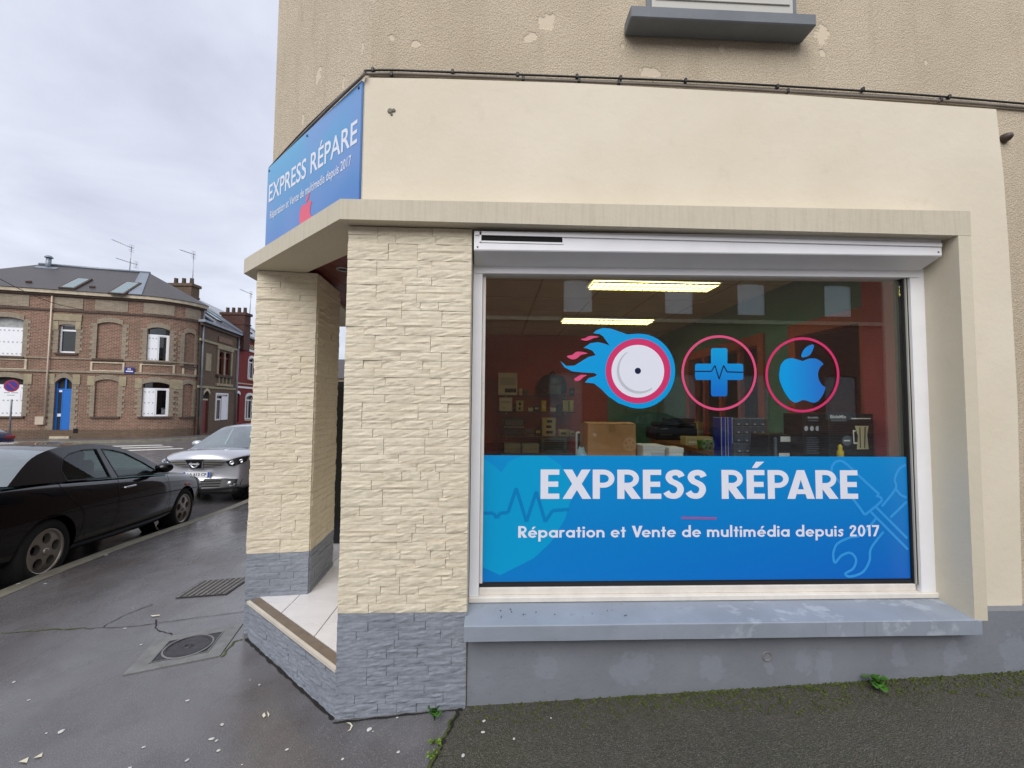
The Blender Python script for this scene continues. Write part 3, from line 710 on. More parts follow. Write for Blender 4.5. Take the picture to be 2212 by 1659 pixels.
# crumbs of dirt on the sill
mb = MB()
for px, py in [(1103, 1309), (1133, 1316), (1160, 1318), (1085, 1330), (1105, 1303), (1275, 1308), (1310, 1306), (1195, 1318), (1345, 1290)]:
    d = ray(px, py); t = (2.32)/d.y; q = CPOS+d*t; yy = q.y
    zz = .507+.031*(yy-YS)/.22
    for _ in range(R.choice((1, 1, 2, 3))): s = R.uniform(.002, .005); x = q.x+R.uniform(-.01, .01); y = 2.3+R.uniform(-.05, .05) ; mb.add([(x-s, y, .507+.031*(y-YS)/.22+.002), (x+s, y-s, .507+.031*(y-YS)/.22+.003), (x, y+s, .507+.031*(y-YS)/.22+.006)], [(0, 1, 2)])
tag(mb.build('dirt_crumbs', 'crack_dark'), 'dark crumbs of dirt lying on the grey window sill', 'dirt', kind='stuff')
# upper-floor window and its grey sill
u0, u1, uz = ony(1362, 38, 2.26), ony(1762, 60, 2.26), 3.86
uw = place('upper_window', MB().box(ony(1407, 0, 2.37).x-.03, ony(1710, 0, 2.37).x+.03, 2.372, 2.3795, ony(1365, 12, 2.25).z+.001, 6).mesh('upper_window', 'grey_sill'), shop)
MB().bbox(u0.x, u1.x, 2.25, 2.378, ony(1362, 36, 2.25).z, ony(1365, 10, 2.25).z, .006).build('sill', 'grey_sill', uw)
zt = ony(1365, 12, 2.25).z
MB().box(ony(1407, 0, 2.37).x, ony(1710, 0, 2.37).x, 2.362, 2.3715, zt+.001, zt+1.4).build('shutter_panel', 'light_metal', uw)
mb = MB()
for k in range(12): mb.box(ony(1407, 0, 2.37).x+.02, ony(1710, 0, 2.37).x-.02, 2.354, 2.3615, zt+.05+.11*k, zt+.055+.11*k)
mb.build('shutter_slats', 'light_metal', uw)
# ---- cables along the top of the fascia
def cable(name, label, pxs, Y, r, m, clips=()):
    t = thing(name, label, 'cable', ony(*pxs[0], Y), 'cables along the fascia'); pts = []
    for x, y in pxs: pts.append(ony(x, y, Y-.004))
    wrap = [CE+Vector((.02, 0, ztop-.02))+CHN*.012, lerp(CE, FC, .5)+Vector((0, 0, ztop+.0))+CHN*.012, FC+Vector((-.03, .01, ztop-.02))+CHN*.012]
    pts = [Vector((q_.x, q_.y, q_.z+(pts[0].z-ztop-.03 if i < 2 else (pts[0].z-ztop)*.2))) for i, q_ in enumerate(wrap)]+pts
    mb = MB(); mb.tube(catmull(pts, 5), r, 6); mb.build('wire', m, t)
    for cx, cy in clips:
        c_ = ony(cx, cy, Y); MB().bbox(c_.x-.008, c_.x+.008, Y-.016, Y+.006, c_.z-.013, c_.z+.013, .003).build('clip', 'cable_black', t)
cable('facade_cable', 'thin black cable clipped to the rough wall above the fascia, the upper of two', [(802, 152), (950, 155), (1250, 166), (1500, 176), (1760, 190), (2000, 206), (2212, 224), (2400, 240), (3600, 330)], YA+.012, .006, 'cable_black', [(806, 153), (978, 157), (1118, 163), (1246, 167), (1340, 170), (1480, 176), (1678, 189), (1862, 195), (2048, 211)])
cable('facade_cable', 'grey cable bundle along the top edge of the fascia, lower of two', [(800, 160), (950, 163), (1250, 176), (1500, 187), (1760, 202), (2000, 216), (2212, 233), (2400, 250), (3600, 340)], YA+.012, .0085, 'cable_grey', [(846, 162), (1130, 172), (1250, 176), (1336, 180), (1700, 198), (2030, 217)])

# ================================================================== LETTERING (geometric bold, drawn stroke by stroke)
def ring_strip(outer, inner):
    n = len(outer); return ('S', outer, inner)
def arcp(cx, cy, rx, ry, a0, a1, n=14): return [(cx+rx*cos(radians(lerp(a0, a1, k/n))), cy+ry*sin(radians(lerp(a0, a1, k/n)))) for k in range(n+1)]
def stroke(pts, w, n=6):
    c = catmull([(x, y, 0) for x, y in pts], n) if len(pts) > 2 else [Vector((x, y, 0)) for x, y in pts]
    o, i = [], []
    for k, q in enumerate(c):
        t = c[min(k+1, len(c)-1)]-c[max(k-1, 0)]; nn = Vector((-t.y, t.x, 0)).normalized()*w/2; o.append((q.x+nn.x, q.y+nn.y)); i.append((q.x-nn.x, q.y-nn.y))
    return ('S', o, i)
def bx_(x0, y0, x1, y1): return ('P', [(x0, y0), (x1, y0), (x1, y1), (x0, y1)])
bowl = ('S', [(.2, 1)]+arcp(.3, .69, .31, .31, 90, -90)+[(.2, .38)], [(.2, .83)]+arcp(.3, .69, .15, .14, 90, -90)+[(.2, .55)])
Ep = ('P', [(0, 0), (.52, 0), (.52, .18), (.21, .18), (.21, .41), (.49, .41), (.49, .59), (.21, .59), (.21, .82), (.52, .82), (.52, 1), (0, 1)])
acc = ('P', [(.16, 1.07), (.31, 1.07), (.52, 1.29), (.28, 1.29)])
G = {'E': (.58, [Ep]), 'É': (.58, [Ep, acc]), 'X': (.82, [('P', [(0, 0), (.25, 0), (.40, .30), (.55, 0), (.80, 0), (.535, .51), (.78, 1), (.53, 1), (.40, .72), (.27, 1), (.02, 1), (.265, .51)])]),
     'P': (.66, [bx_(0, 0, .2, 1), bowl]), 'R': (.69, [bx_(0, 0, .2, 1), bowl, ('P', [(.2, .38), (.42, .40), (.66, 0), (.40, 0), (.2, .33)])]),
     'S': (.60, [stroke([(.49, .76), (.43, .87), (.31, .905), (.18, .86), (.125, .735), (.19, .61), (.31, .54), (.42, .45), (.455, .30), (.38, .14), (.26, .095), (.13, .13), (.045, .24)], .19)]),
     'A': (.82, [('P', [(0, 0), (.23, 0), (.40, .66), (.40, 1), (.29, 1)]), ('P', [(.57, 0), (.80, 0), (.51, 1), (.40, 1), (.40, .66)]), ('P', [(.272, .165), (.528, .165), (.485, .33), (.315, .33)])]),
     'V': (.80, [('P', [(0, 1), (.24, 1), (.40, .38), (.40, 0), (.31, 0)]), ('P', [(.80, 1), (.56, 1), (.40, .38), (.40, 0), (.49, 0)])]),
     ' ': (.34, [])}
def rnd(cx, cy=.32, r=.33, t=.17): return ('S', arcp(cx, cy, r, r, 0, 360, 26), arcp(cx, cy, r-t, r-t, 0, 360, 26))
tt = .17
acl = ('P', [(.26, .72), (.38, .72), (.56, .95), (.35, .95)])
eb = [('S', arcp(.33, .32, .33, .33, 0, 322, 24), arcp(.33, .32, .165, .165, 0, 322, 24)), bx_(.15, .265, .655, .375)]
G.update({'o': (.72, [rnd(.33)]), 'a': (.74, [rnd(.33), bx_(.50, 0, .67, .64)]), 'd': (.74, [rnd(.33), bx_(.50, 0, .67, 1.04)]), 'p': (.74, [rnd(.34), bx_(0, -.34, .17, .64)]),
          'e': (.72, eb), 'é': (.72, eb+[acl]), 'i': (.26, [bx_(.01, 0, .18, .64), ('P', arcp(.095, .84, .105, .105, 0, 340, 14))]), 'l': (.26, [bx_(.01, 0, .18, 1.04)]),
          't': (.42, [bx_(.1, 0, .27, .9), bx_(0, .5, .37, .64)]), 'r': (.45, [bx_(0, 0, .17, .64), ('S', arcp(.29, .37, .28, .28, 180, 62, 8), arcp(.29, .37, .12, .12, 180, 62, 8))]),
          'n': (.66, [bx_(0, 0, .17, .64), ('S', arcp(.30, .355, .295, .295, 170, 0, 12)+[(.595, 0)], arcp(.30, .355, .125, .125, 170, 0, 12)+[(.425, 0)])]),
          'u': (.66, [bx_(.42, 0, .59, .64), ('S', [(0, .64)]+arcp(.295, .285, .295, .295, 180, 350, 12), [(.17, .64)]+arcp(.295, .285, .125, .125, 180, 350, 12))]),
          'm': (1.02, [bx_(0, 0, .17, .64), ('S', arcp(.275, .375, .27, .275, 170, 0, 12)+[(.545, 0)], arcp(.275, .375, .1, .105, 170, 0, 12)+[(.375, 0)]), ('S', arcp(.65, .375, .27, .275, 150, 0, 12)+[(.92, 0)], arcp(.65, .375, .1, .105, 150, 0, 12)+[(.75, 0)])]),
          's': (.50, [stroke([(.40, .50), (.33, .57), (.22, .575), (.13, .52), (.13, .43), (.22, .36), (.32, .29), (.33, .17), (.24, .075), (.12, .08), (.02, .16)], .15)]),
          '2': (.62, [stroke([(.1, .68), (.13, .84), (.27, .915), (.42, .85), (.44, .70), (.36, .54), (.22, .34), (.1, .15)], .17), bx_(.03, 0, .55, .165)]),
          '0': (.64, [('S', arcp(.29, .5, .29, .52, 0, 360, 26), arcp(.29, .5, .12, .35, 0, 360, 26))]), '1': (.42, [bx_(.15, 0, .33, 1), ('P', [(0, .82), (.15, .82), (.15, 1), (.06, 1)])]),
          '7': (.58, [bx_(0, .83, .55, 1), ('P', [(.36, .83), (.55, .83), (.25, 0), (.06, 0)])])})
def lettering(mbs, text, P0, P1, h, Nn, lift=0., sp=.03):
    # text between two base-line points in space, cap height h, up = Z, facing Nn
    P0, P1 = Vector(P0), Vector(P1); U = (P1-P0).normalized(); tot = sum(G[c][0] for c in text)+sp*(len(text)-1)-.06
    KERN = {'PA': -.13, 'ÉP': -.0, 'RÉ': .0, 'AR': -.02, 'Ve': -.08, 'XP': -.01}
    tot += sum(KERN.get(text[i_:i_+2], 0) for i_ in range(len(text)-1))
    kx_ = (P1-P0).length/tot; x = 0; Vv = Vector((0, 0, 1)); Nn = Vector(Nn)
    mb = MB(); mbs.append(mb)
    for ci, c in enumerate(text):
        if c == ' ': mb = MB(); mbs.append(mb)
        for pi_, g in enumerate(G[c][1]):
            z = lift+.00025*pi_
            T = lambda a: P0+U*((x+a[0])*kx_)+Vv*(a[1]*h)+Nn*z
            if g[0] == 'P': mb.add([T(a) for a in g[1]], [tuple(range(len(g[1])))])
            else:
                n = len(g[1]); mb.add([T(a) for a in g[1]]+[T(a) for a in g[2]], [(k, k+1, n+k+1, n+k) for k in range(n-1)])
        x += G[c][0]+sp+KERN.get(text[ci:ci+2], 0)
    return mbs
def text_mesh(name, text, m, bold=.0):
    cu = bpy.data.curves.new(name, 'FONT'); cu.body = text; cu.size = 1; cu.offset = bold; cu.resolution_u = 4
    o = bpy.data.objects.new(name, cu); me = bpy.data.meshes.new_from_object(o); bpy.data.objects.remove(o); me.materials.clear(); me.materials.append(MATS[m]); me.name = name
    return me
def text_on(name, text, m, parent, P0, P1, h, Nn, bold=.02):
    me = text_mesh(name, text, m, bold); xs = [v.co.x for v in me.vertices]; zs_ = [v.co.y for v in me.vertices]
    x0, x1 = min(xs), max(xs); cap = .73
    P0, P1 = Vector(P0), Vector(P1); U = P1-P0; Vv = Vector((0, 0, 1)); sx = 1/(x1-x0); Nn = Vector(Nn)
    words = [w_ for w_ in text.split(' ') if w_]
    par = list(range(len(me.vertices)))
    def root_(i):
        while par[i] != i: par[i] = par[par[i]]; i = par[i]
        return i
    for e_ in me.edges: par[root_(e_.vertices[0])] = root_(e_.vertices[1])
    isl = {}
    for v in me.vertices: isl.setdefault(root_(v.index), []).append(v.co.x)
    iv = sorted((min(q_), max(q_), k_) for k_, q_ in isl.items()); merged = []
    for lo_, hi_, k_ in iv:
        if merged and lo_ <= merged[-1][1]+.001: merged[-1][1] = max(merged[-1][1], hi_); merged[-1][2].append(k_)
        else: merged.append([lo_, hi_, [k_]])
    gaps = sorted(range(len(merged)-1), key=lambda i_: merged[i_][1]-merged[i_+1][0])[:len(words)-1]     # widest gaps part the words
    grp = {}; g_ = 0
    for i_, m_ in enumerate(merged):
        for k_ in m_[2]: grp[k_] = g_
        if i_ in gaps: g_ += 1
    pos = [P0+U*((v.co.x-x0)*sx)+Vv*(v.co.y/cap*h) for v in me.vertices]; polys = [(tuple(p_.vertices), grp[root_(p_.vertices[0])]) for p_ in me.polygons]; o = None
    for k_ in range(g_+1):
        idx = sorted({i_ for p_, q_ in polys if q_ == k_ for i_ in p_}); mp_ = {i_: n_ for n_, i_ in enumerate(idx)}
        mb = MB(); mb.add([pos[i_] for i_ in idx], [tuple(mp_[i_] for i_ in p_) for p_, q_ in polys if q_ == k_]); o = mb.build(name, m, parent, recalc=False)
    return o

# ---- vinyl banner on the lower part of the pane
YV = YG-.0015
def z7(x, y): v = ony((1750+x/1.1957)/1.736, (1680+y/1.1957)/1.736, YV); return v
def z5(x, y): return ony((1750+x/2.074)/1.736, (950+y/2.074)/1.736, YV)
def z6(x, y): return ony((2600+x/2.074)/1.736, (950+y/2.074)/1.736, YV)
def z6p(x, y): return ((2600+x/2.074)/1.736, (950+y/2.074)/1.736)
ban = thing('window_banner', 'blue vinyl banner reading Express Répare across the lower shop window', 'banner', (1.2, YV, GZ0))
zb0, zb1 = GZ0+.004, 1.352
FR = Vector((0, -1, 0))
def flat(name, pts, lift, m, parent):
    mb = MB(); mb.add([p_+FR*lift for p_ in pts], [tuple(range(len(pts)))]); o = mb.build(name, m, parent, recalc=False); return o
def strokes(name, lines, w, fn, lift, m, parent, closed=False):
    mb = MB()
    for li, ln_ in enumerate(lines):
        g = stroke(ln_, w, 6) if len(ln_) > 2 else stroke(ln_, w)
        n = len(g[1]); mb.add([fn(*a)+FR*(lift+.0001*li) for a in g[1]]+[fn(*a)+FR*(lift+.0001*li) for a in g[2]], [(k, k+1, n+k+1, n+k) for k in range(n-1)])
    return mb.build(name, m, parent, recalc=False)
flat('film', [Vector((GX0+.001, YV, zb0)), Vector((GX1-.001, YV, zb0)), Vector((GX1-.001, YV, zb1)), Vector((GX0+.001, YV, zb1))], 0, 'banner_blue', ban)
hv = [(74, 48), (112, 70), (155, 110), (190, 60), (250, 33), (360, 33), (420, 75), (462, 150), (468, 230), (440, 320), (380, 420), (300, 495), (150, 570), (74, 535)]
hp_ = [z7(*a) for a in hv]
for v in hp_: v.x = max(v.x, GX0+.003); v.z = min(v.z, zb1-.002)
flat('heart', hp_, .0004, 'vinyl_heart', ban)
pulse = [(77, 292), (120, 292), (135, 315), (150, 292), (185, 290), (222, 180), (268, 330), (312, 195), (352, 330), (385, 280), (460, 275)]
mb = MB()
for i, (a, c) in enumerate(zip(pulse[:-1], pulse[1:])):
    g = stroke([a, c], 15); lf_ = .0007+.00005*i; mb.add([z7(*g[1][0])+FR*lf_, z7(*g[1][1])+FR*lf_, z7(*g[2][1])+FR*lf_, z7(*g[2][0])+FR*lf_], [(0, 1, 2, 3)])
mb.build('pulse_line', 'vinyl_line', ban, recalc=False)
strokes('tool_outline', [[(1635, 112), (1640, 78), (1665, 58), (1700, 70), (1770, 135), (1850, 208)], [(1640, 115), (1700, 190), (1745, 245), (1785, 300)], [(1785, 300), (1860, 235), (1835, 212)], [(1832, 262), (1975, 405)], [(1812, 287), (1978, 455)],
                         [(1642, 474), (1660, 430), (1715, 402), (1770, 388), (1838, 312)], [(1642, 474), (1650, 514), (1680, 482), (1720, 470), (1745, 500), (1732, 540), (1697, 563), (1720, 576), (1775, 556), (1805, 505), (1812, 450), (1868, 375)],
                         [(1968, 75), (1938, 95), (1918, 140), (1922, 182), (1860, 262)], [(1922, 182), (1945, 210), (1972, 222)], [(1898, 312), (1972, 240)]], 11, z7, .0006, 'vinyl_tools', ban)
def textline(name, text, x0, x1, ybl, ycap, parent):
    a, c = z7(x0, ybl), z7(x1, ybl); c.z = a.z; h = z7(x0, ycap).z-a.z; 
    for mb in lettering([], text, a+FR*.0012, c+FR*.0012, h, FR): mb.build(name, 'vinyl_white', parent, recalc=False)
textline('title_lettering', 'EXPRESS RÉPARE', 331, 1755, 228, 96, ban)
textline('subtitle_lettering', 'Réparation et Vente de multimédia depuis 2017', 231, 1848, 402, 350, ban)
flat('accent_line', [z7(963, 310), z7(1121, 312), z7(1121, 318), z7(963, 316)], .0007, 'vinyl_pink', ban)
# ---- three emblems on the upper pane
fl = thing('flame_sticker', 'blue flaming disc emblem with pink ring stuck on the shop window', 'sticker', z5(1340, 1207))
fo = [(728, 838), (775, 876), (840, 873), (900, 835), (950, 805), (1003, 793), (978, 757), (930, 738), (910, 735), (960, 700), (1020, 690), (1075, 703), (1113, 718), (1085, 680), (1062, 647), (1035, 628), (986, 622), (1010, 597), (1060, 580), (1120, 585), (1180, 606), (1250, 630)]
fo += [(1340+282*sin(radians(a)), 916-291*cos(radians(a))) for a in range(0, 200, 8)]
fo += [(1180, 1165), (1100, 1110), (1040, 1050), (990, 1012), (920, 1003), (950, 970), (1000, 957), (1014, 944), (990, 930), (900, 926), (820, 918), (760, 885)]
flat('flame', [z5(*a) for a in fo], 0, 'vinyl_cyan', fl)
for pk in ([(887, 668), (920, 660), (950, 645), (985, 642), (1027, 650), (985, 660), (960, 672), (925, 680)], [(778, 800), (820, 790), (850, 768), (890, 765), (940, 778), (890, 790), (860, 815), (820, 825)], [(835, 980), (860, 960), (890, 945), (935, 948), (905, 965), (885, 985), (855, 992)]):
    pts = [z5(*a[:2]) for a in catmull([(x, y, 0) for x, y in pk], 4, True)]; mb = MB(); mb.add(pts, [tuple(range(len(pts)))]); mb.build('pink_flame', 'vinyl_pink_light', fl, recalc=False)
def annulus(name, fn, cx, cy, ro, ri, lift, m, parent, sy=1.):
    mb = MB(); n = 56; vs = []
    for r_ in (ro, ri): vs += [fn(cx+r_*cos(2*pi*k/n), cy+r_*sy*sin(2*pi*k/n))+FR*lift for k in range(n)]
    mb.add(vs, [(k, (k+1) % n, n+(k+1) % n, n+k) for k in range(n)]); return mb.build(name, m, parent, recalc=False)
def disc(name, fn, cx, cy, r_, lift, m, parent): n = 48; return flat(name, [fn(cx+r_*cos(2*pi*k/n), cy+r_*sin(2*pi*k/n)) for k in range(n)], lift, m, parent)
annulus('ring', z5, 1333, 915, 252, 200, .0005, 'vinyl_pink', fl)
disc('disc', z5, 1331, 917, 205, .0008, 'vinyl_white', fl)
cres = [(1340+173*cos(radians(a)), 915+176*sin(radians(a))) for a in range(55, 236, 6)]; cres2 = [(1350+164*cos(radians(a)), 905+168*sin(radians(a))) for a in range(235, 54, -6)]
flat('crescent', [z5(*a) for a in cres+cres2], .0011, 'vinyl_grey', fl)
disc('pupil', z5, 1331, 914, 24, .0014, 'vinyl_navy', fl)
cs = thing('cross_sticker', 'pink circle with a blue medical cross emblem in the middle of the shop window', 'sticker', z6(200, 1223))
annulus('ring', z6, 200, 930, 293, 274, 0, 'vinyl_pink_light', cs)
def rrect(x0, y0, x1, y1, r_):
    out = []
    for cx, cy, a0 in ((x1-r_, y1-r_, 0), (x0+r_, y1-r_, 90), (x0+r_, y0+r_, 180), (x1-r_, y0+r_, 270)): out += [(cx+r_*cos(radians(a0+k*18)), cy+r_*sin(radians(a0+k*18))) for k in range(6)]
    return out
for pl_, lf in ((rrect(137, 737, 265, 1112, 18), 0), (rrect(13, 858, 388, 985, 18), .0002)): flat('cross_bar', [z6(*a) for a in pl_], lf, 'vinyl_cross', cs)
ecg = [(13, 918), (140, 918), (168, 872), (200, 978), (235, 872), (262, 922), (388, 925)]; mb = MB()
for i, (a, c) in enumerate(zip(ecg[:-1], ecg[1:])):
    g = stroke([a, c], 9); mb.add([z6(*g[1][0])+FR*(.0006+i*.0001), z6(*g[1][1])+FR*(.0006+i*.0001), z6(*g[2][1])+FR*(.0006+i*.0001), z6(*g[2][0])+FR*(.0006+i*.0001)], [(0, 1, 2, 3)])
mb.build('pulse_line', 'vinyl_navy', cs, recalc=False)
ap = thing('apple_sticker', 'pink circle with a bitten blue apple emblem on the right of the shop window', 'sticker', z6(848, 1237))
annulus('ring', z6, 848, 945, 288, 269, 0, 'vinyl_pink', ap, 1.015)
apl = catmull([(850, 838, 0), (900, 819, 0), (950, 819, 0), (990, 838, 0), (1013, 862, 0)], 5)+catmull([(1013, 862, 0), (985, 890, 0), (970, 935, 0), (978, 985, 0), (1003, 1025, 0), (1028, 1040, 0)], 5)[1:]+catmull([(1028, 1040, 0), (1015, 1085, 0), (985, 1135, 0), (950, 1160, 0), (915, 1158, 0), (880, 1145, 0), (848, 1142, 0), (815, 1156, 0), (785, 1160, 0), (745, 1130, 0), (705, 1070, 0), (675, 1000, 0), (668, 940, 0), (680, 870, 0), (715, 828, 0), (760, 816, 0), (805, 824, 0), (850, 838, 0)], 4)[1:-1]
flat('apple', [z6(a.x, a.y) for a in apl], 0, 'vinyl_apple', ap)
lf = catmull([(843, 808, 0), (850, 765, 0), (885, 725, 0), (935, 710, 0), (930, 750, 0), (900, 795, 0)], 4, True); flat('apple_leaf', [z6(a.x, a.y) for a in lf], 0, 'vinyl_apple', ap)

# ---- signboard on the chamfer
sg = thing('sign_board', 'blue Express Répare signboard screwed to the chamfered corner above the canopy', 'sign', (FC+CE)/2+Vector((0, 0, 2.74)))
SO = FC+CHN*.004
def sgp(px, py): return on_line(px, py, SO+CHN*.014, CHD)
tl, tr_, bl_, br_ = sgp(579, 350), sgp(785, 188), sgp(571, 530), sgp(776, 430)
def uvp(v): return ((v-SO).dot(CHD), v.z)
zt_ = (tl.z+tr_.z)/2; u0_, u1_ = .012, uvp(tl)[0]
mb = MB(); mb.slab([(u0_, 2.742), (u1_, 2.742), (u1_, zt_), (u0_, zt_)], SO, CHD, (0, 0, 1), CHN, 0, .012); mb.build('panel', 'sign_blue', sg)
SP = lambda u, z: SO+CHD*u+CHN*.0135+Vector((0, 0, z))
def stx(nm, text, pa, pb, capx, bold):
    a, c = sgp(*pa), sgp(*pb); zb = (a.z+c.z)/2; h = sgp(*capx).z-zb
    return text_on(nm, text, 'sign_white', sg, SP(uvp(a)[0], a.z), SP(uvp(c)[0], c.z), h, CHN, bold)
stx('title_lettering', 'EXPRESS RÉPARE', (580, 437), (771, 306), (580, 408), .012)
stx('subtitle_lettering', 'Réparation et Vente de multimedia depuis 2017', (583, 473), (758, 355), (583, 460), .008)
ax_ = sgp(660, 462); s_ = .19
def apple2d(): return [((a.x-848)/(345.), -(a.y-1165)/345.) for a in apl], [((a.x-848)/(345.), -(a.y-1165)/345.) for a in lf]
for nm, pp in zip(('apple', 'apple_leaf'), apple2d()):
    mb = MB(); z0_ = ax_.z-.115; pts = [SP(uvp(ax_)[0]-a[0]*.19, max(z0_+a[1]*.19, 2.743)) for a in pp]; mb.add(pts, [tuple(range(len(pts)))]); mb.build(nm, 'sign_red', sg, recalc=False)
for u, z in ((u0_+.03, zt_-.03), (u1_-.03, zt_-.03), ((u0_+u1_)/2, zt_-.03), (u0_+.03, 2.77), (u1_-.03, 2.79)):
    mb = MB(); mb.lathe([(.009, -.002), (.008, .003), (0, .004)], SP(u, z), CHN, 8); mb.build('screw', 'cast_iron', sg)

# ================================================================== SHOP INTERIOR
RX0, RX1, RY0, RY1, RZ0, RZ1 = -.48, 2.68, 2.6, 6.8, .2, 2.78
MB().box(RX0, RX1+.05, RY0, RY1+.1, RZ0-.05, RZ0).build('shop_floor', 'shop_floor', shop)
cx_ = onz(1317, 868, 1.0)
XRED = ony(1316, 860, RY1).x
MB().box(RX0, XRED, RY1, RY1+.08, RZ0, RZ1).build('back_wall', 'red_wall', shop)
MB().box(XRED, RX1+.05, RY1-.003, RY1+.08, RZ0, RZ1).build('back_wall', 'green_wall', shop)
MB().box(XRED-.03, XRED+.03, RY1-.015, RY1-.0035, RZ0, RZ1).build('corner_trim', 'green_wall', shop)
MB().box(RX0-.08, RX0, RY0, RY1, RZ0, RZ1).build('left_wall', 'red_wall', shop)
def yx(px, X=RX1): d = ray(px, 850); return X/d.x*d.y
o1a, o1b = yx(1645), yx(1490); o2a, o2b = yx(1872), yx(1722); ZO = 2.3
mb = MB()
for y0, y1, z0, z1 in ((yx(1880), o2a, RZ0, RZ1), (o2a, o2b, ZO, RZ1), (o2b, o1a, RZ0, RZ1), (o1a, o1b, ZO, RZ1), (o1b, RY1, RZ0, RZ1)):
    if y1-y0 > .002: mb.box(RX1, RX1+.12, y0, y1, z0, z1)
mb.build('right_wall', 'green_wall', shop)
MB().box(RX1-.05, RX1+.1, 2.51, yx(1881), RZ0, RZ1).build('window_reveal', 'red_wall', shop)
for (y0, y1) in ((o1a, o1b), (o2a, o2b)):
    mb = MB(); mb.box(RX1-.025, RX1+.13, y0-.07, y0+.02, RZ0, ZO+.08); mb.box(RX1-.025, RX1+.13, y1-.02, y1+.07, RZ0, ZO+.08); mb.box(RX1-.024, RX1+.129, y0+.02, y1-.02, ZO-.03, ZO+.079); mb.build('door_frame', 'orange_frame', shop)
mb = MB(); 
for k in range(1, 4): y = lerp(o1a, o1b, k/4); mb.box(RX1+.0, RX1+.05, y-.025, y+.025, RZ0, ZO-.031)
mb.build('partition_post', 'orange_frame', shop)
MB().box(RX1+1.5, RX1+1.6, 2.5, 7, RZ0, RZ1).build('store_wall', 'red_wall', shop)
MB().box(RX1+.125, RX1+1.5, 2.5, 2.56, RZ0, RZ1).build('store_wall', 'shop_floor', shop)
MB().box(RX1+.125, RX1+1.5, 7, 7.06, RZ0, RZ1).build('store_wall', 'green_wall', shop)
MB().box(RX1+.05, RX1+1.5, 2.56, 7, RZ0-.05, RZ0).build('store_floor', 'shop_floor', shop)
cg = MB().box(RX0-.08, RX1+1.6, RY0-.05, RY1+.1, RZ1+.012, RZ1+.05).build('interior_ceiling', 'ceiling_grid', shop)
tm = MB().bbox(-.290, .290, -.290, .290, -.006, .006, .003).mesh('ceiling_tile', 'ceiling_tile')
gm = MB()
for i in range(8):
    for j in range(8):
        x, y = RX0+.3+.6*i-.3, RY0+.25+.6*j
        if x > RX1+.1 or y > RY1+.2: continue
        place('ceiling_tile', tm, cg, (x, y, RZ1+.004))
# luminaires
def luminaire(label, pxc, pyc, wpx):
    c = onz(pxc, pyc, RZ1-.05); wd = wpx/900*c.y; t = thing('ceiling_light', label, 'light', (c.x, c.y, RZ1), 'fluorescent ceiling lights')
    x0, x1, y0, y1 = c.x-wd/2, c.x+wd/2, c.y-.115, c.y+.115
    MB().bbox(x0-.03, x1+.03, y0-.03, y1+.03, RZ1-.035, RZ1-.003, .004).build('housing', 'light_metal', t)
    MB().box(x0, x1, y0, y1, RZ1-.042, RZ1-.0355).build('diffuser', 'tube_light', t)
    mb = MB()
    for k in range(21): x = lerp(x0, x1, k/20); mb.box(x-.003, x+.003, y0, y1, RZ1-.055, RZ1-.0425)
    for y in (y0, (y0+y1)/2, y1): mb.box(x0, x1, y-.004, y+.004, RZ1-.056, RZ1-.0425)
    mb.build('louvre', 'louvre', t)
luminaire('nearer fluorescent ceiling light with yellow louvre inside the shop', 1410, 620, 275)
luminaire('farther fluorescent ceiling light with yellow louvre inside the shop', 1311, 696, 195)
# shelves and goods on the red back wall
def z9(x, y): return ((1800+x/3.16)/1.736, (1300+y/3.16)/1.736)
def rectY(fn, x0, y0, x1, y1, Y): a, c = ony(*fn(x0, y0), Y), ony(*fn(x1, y1), Y); return a.x, c.x, c.z, a.z
SY = RY1-.3
shz = []
for i, (zy, nm) in enumerate(((572, 'top'), (765, 'middle'), (1060, 'bottom'))):
    x0, x1, z0, z1 = rectY(z9, 200, zy, 1130, zy+10, SY); shz.append(z1)
    t = thing('wall_shelf', f'{nm} glass shelf on the red back wall inside the shop', 'shelf', (x0, SY, z1), 'shelves on the red back wall')
    MB().bbox(x0, x1, SY-.02, RY1-.002, z1-.014, z1, .003).build('board', 'clear_shelf' if i < 2 else 'table_wood', t)
    for x in (x0+.15, x1-.15): MB().box(x-.01, x+.01, SY+.02, RY1-.002, z1-.05, z1-.0145).build('bracket', 'steel', t)
def carton(label, fn, x0, y0, x1, y1, Y, dep, m, zbase=None, prints=(), name='product_box', lidm=None, group=None, cat='box'):
    a, c, z0, z1 = rectY(fn, x0, y0, x1, y1, Y); z0 = zbase if zbase is not None else z0
    t = thing(name, label, cat, ((a+c)/2, Y, z0), group)
    MB().bbox(a, c, Y, Y+dep, z0, z1, .006).build('carton', m, t)
    MB().bbox(a-.002, c+.002, Y-.003, Y+dep+.002, z1-.03, z1+.003, .003).build('lid', lidm or m, t)
    for (u0, v0, u1, v1, pm) in prints:
        mb = MB(); mb.add([(lerp(a, c, u0), Y-.0045, lerp(z0, z1, v0)), (lerp(a, c, u1), Y-.0045, lerp(z0, z1, v0)), (lerp(a, c, u1), Y-.0045, lerp(z0, z1, v1)), (lerp(a, c, u0), Y-.0045, lerp(z0, z1, v1))], [(0, 1, 2, 3)]); mb.build('print', pm, t, recalc=False)
    return t
g1 = 'goods on the shelves'
carton('tall white box with grey print on the top shelf', z9, 218, 312, 440, 570, SY+.02, .15, 'white_card', shz[0], ((.35, .12, .95, .3, 'black_plastic'), (.1, .45, .9, .8, 'vinyl_grey')), group=g1)
t = thing('backpack', 'black backpack standing on the top shelf by the red wall', 'bag', (*ony(*z9(870, 570), SY+.1)[:2], shz[0]), g1)
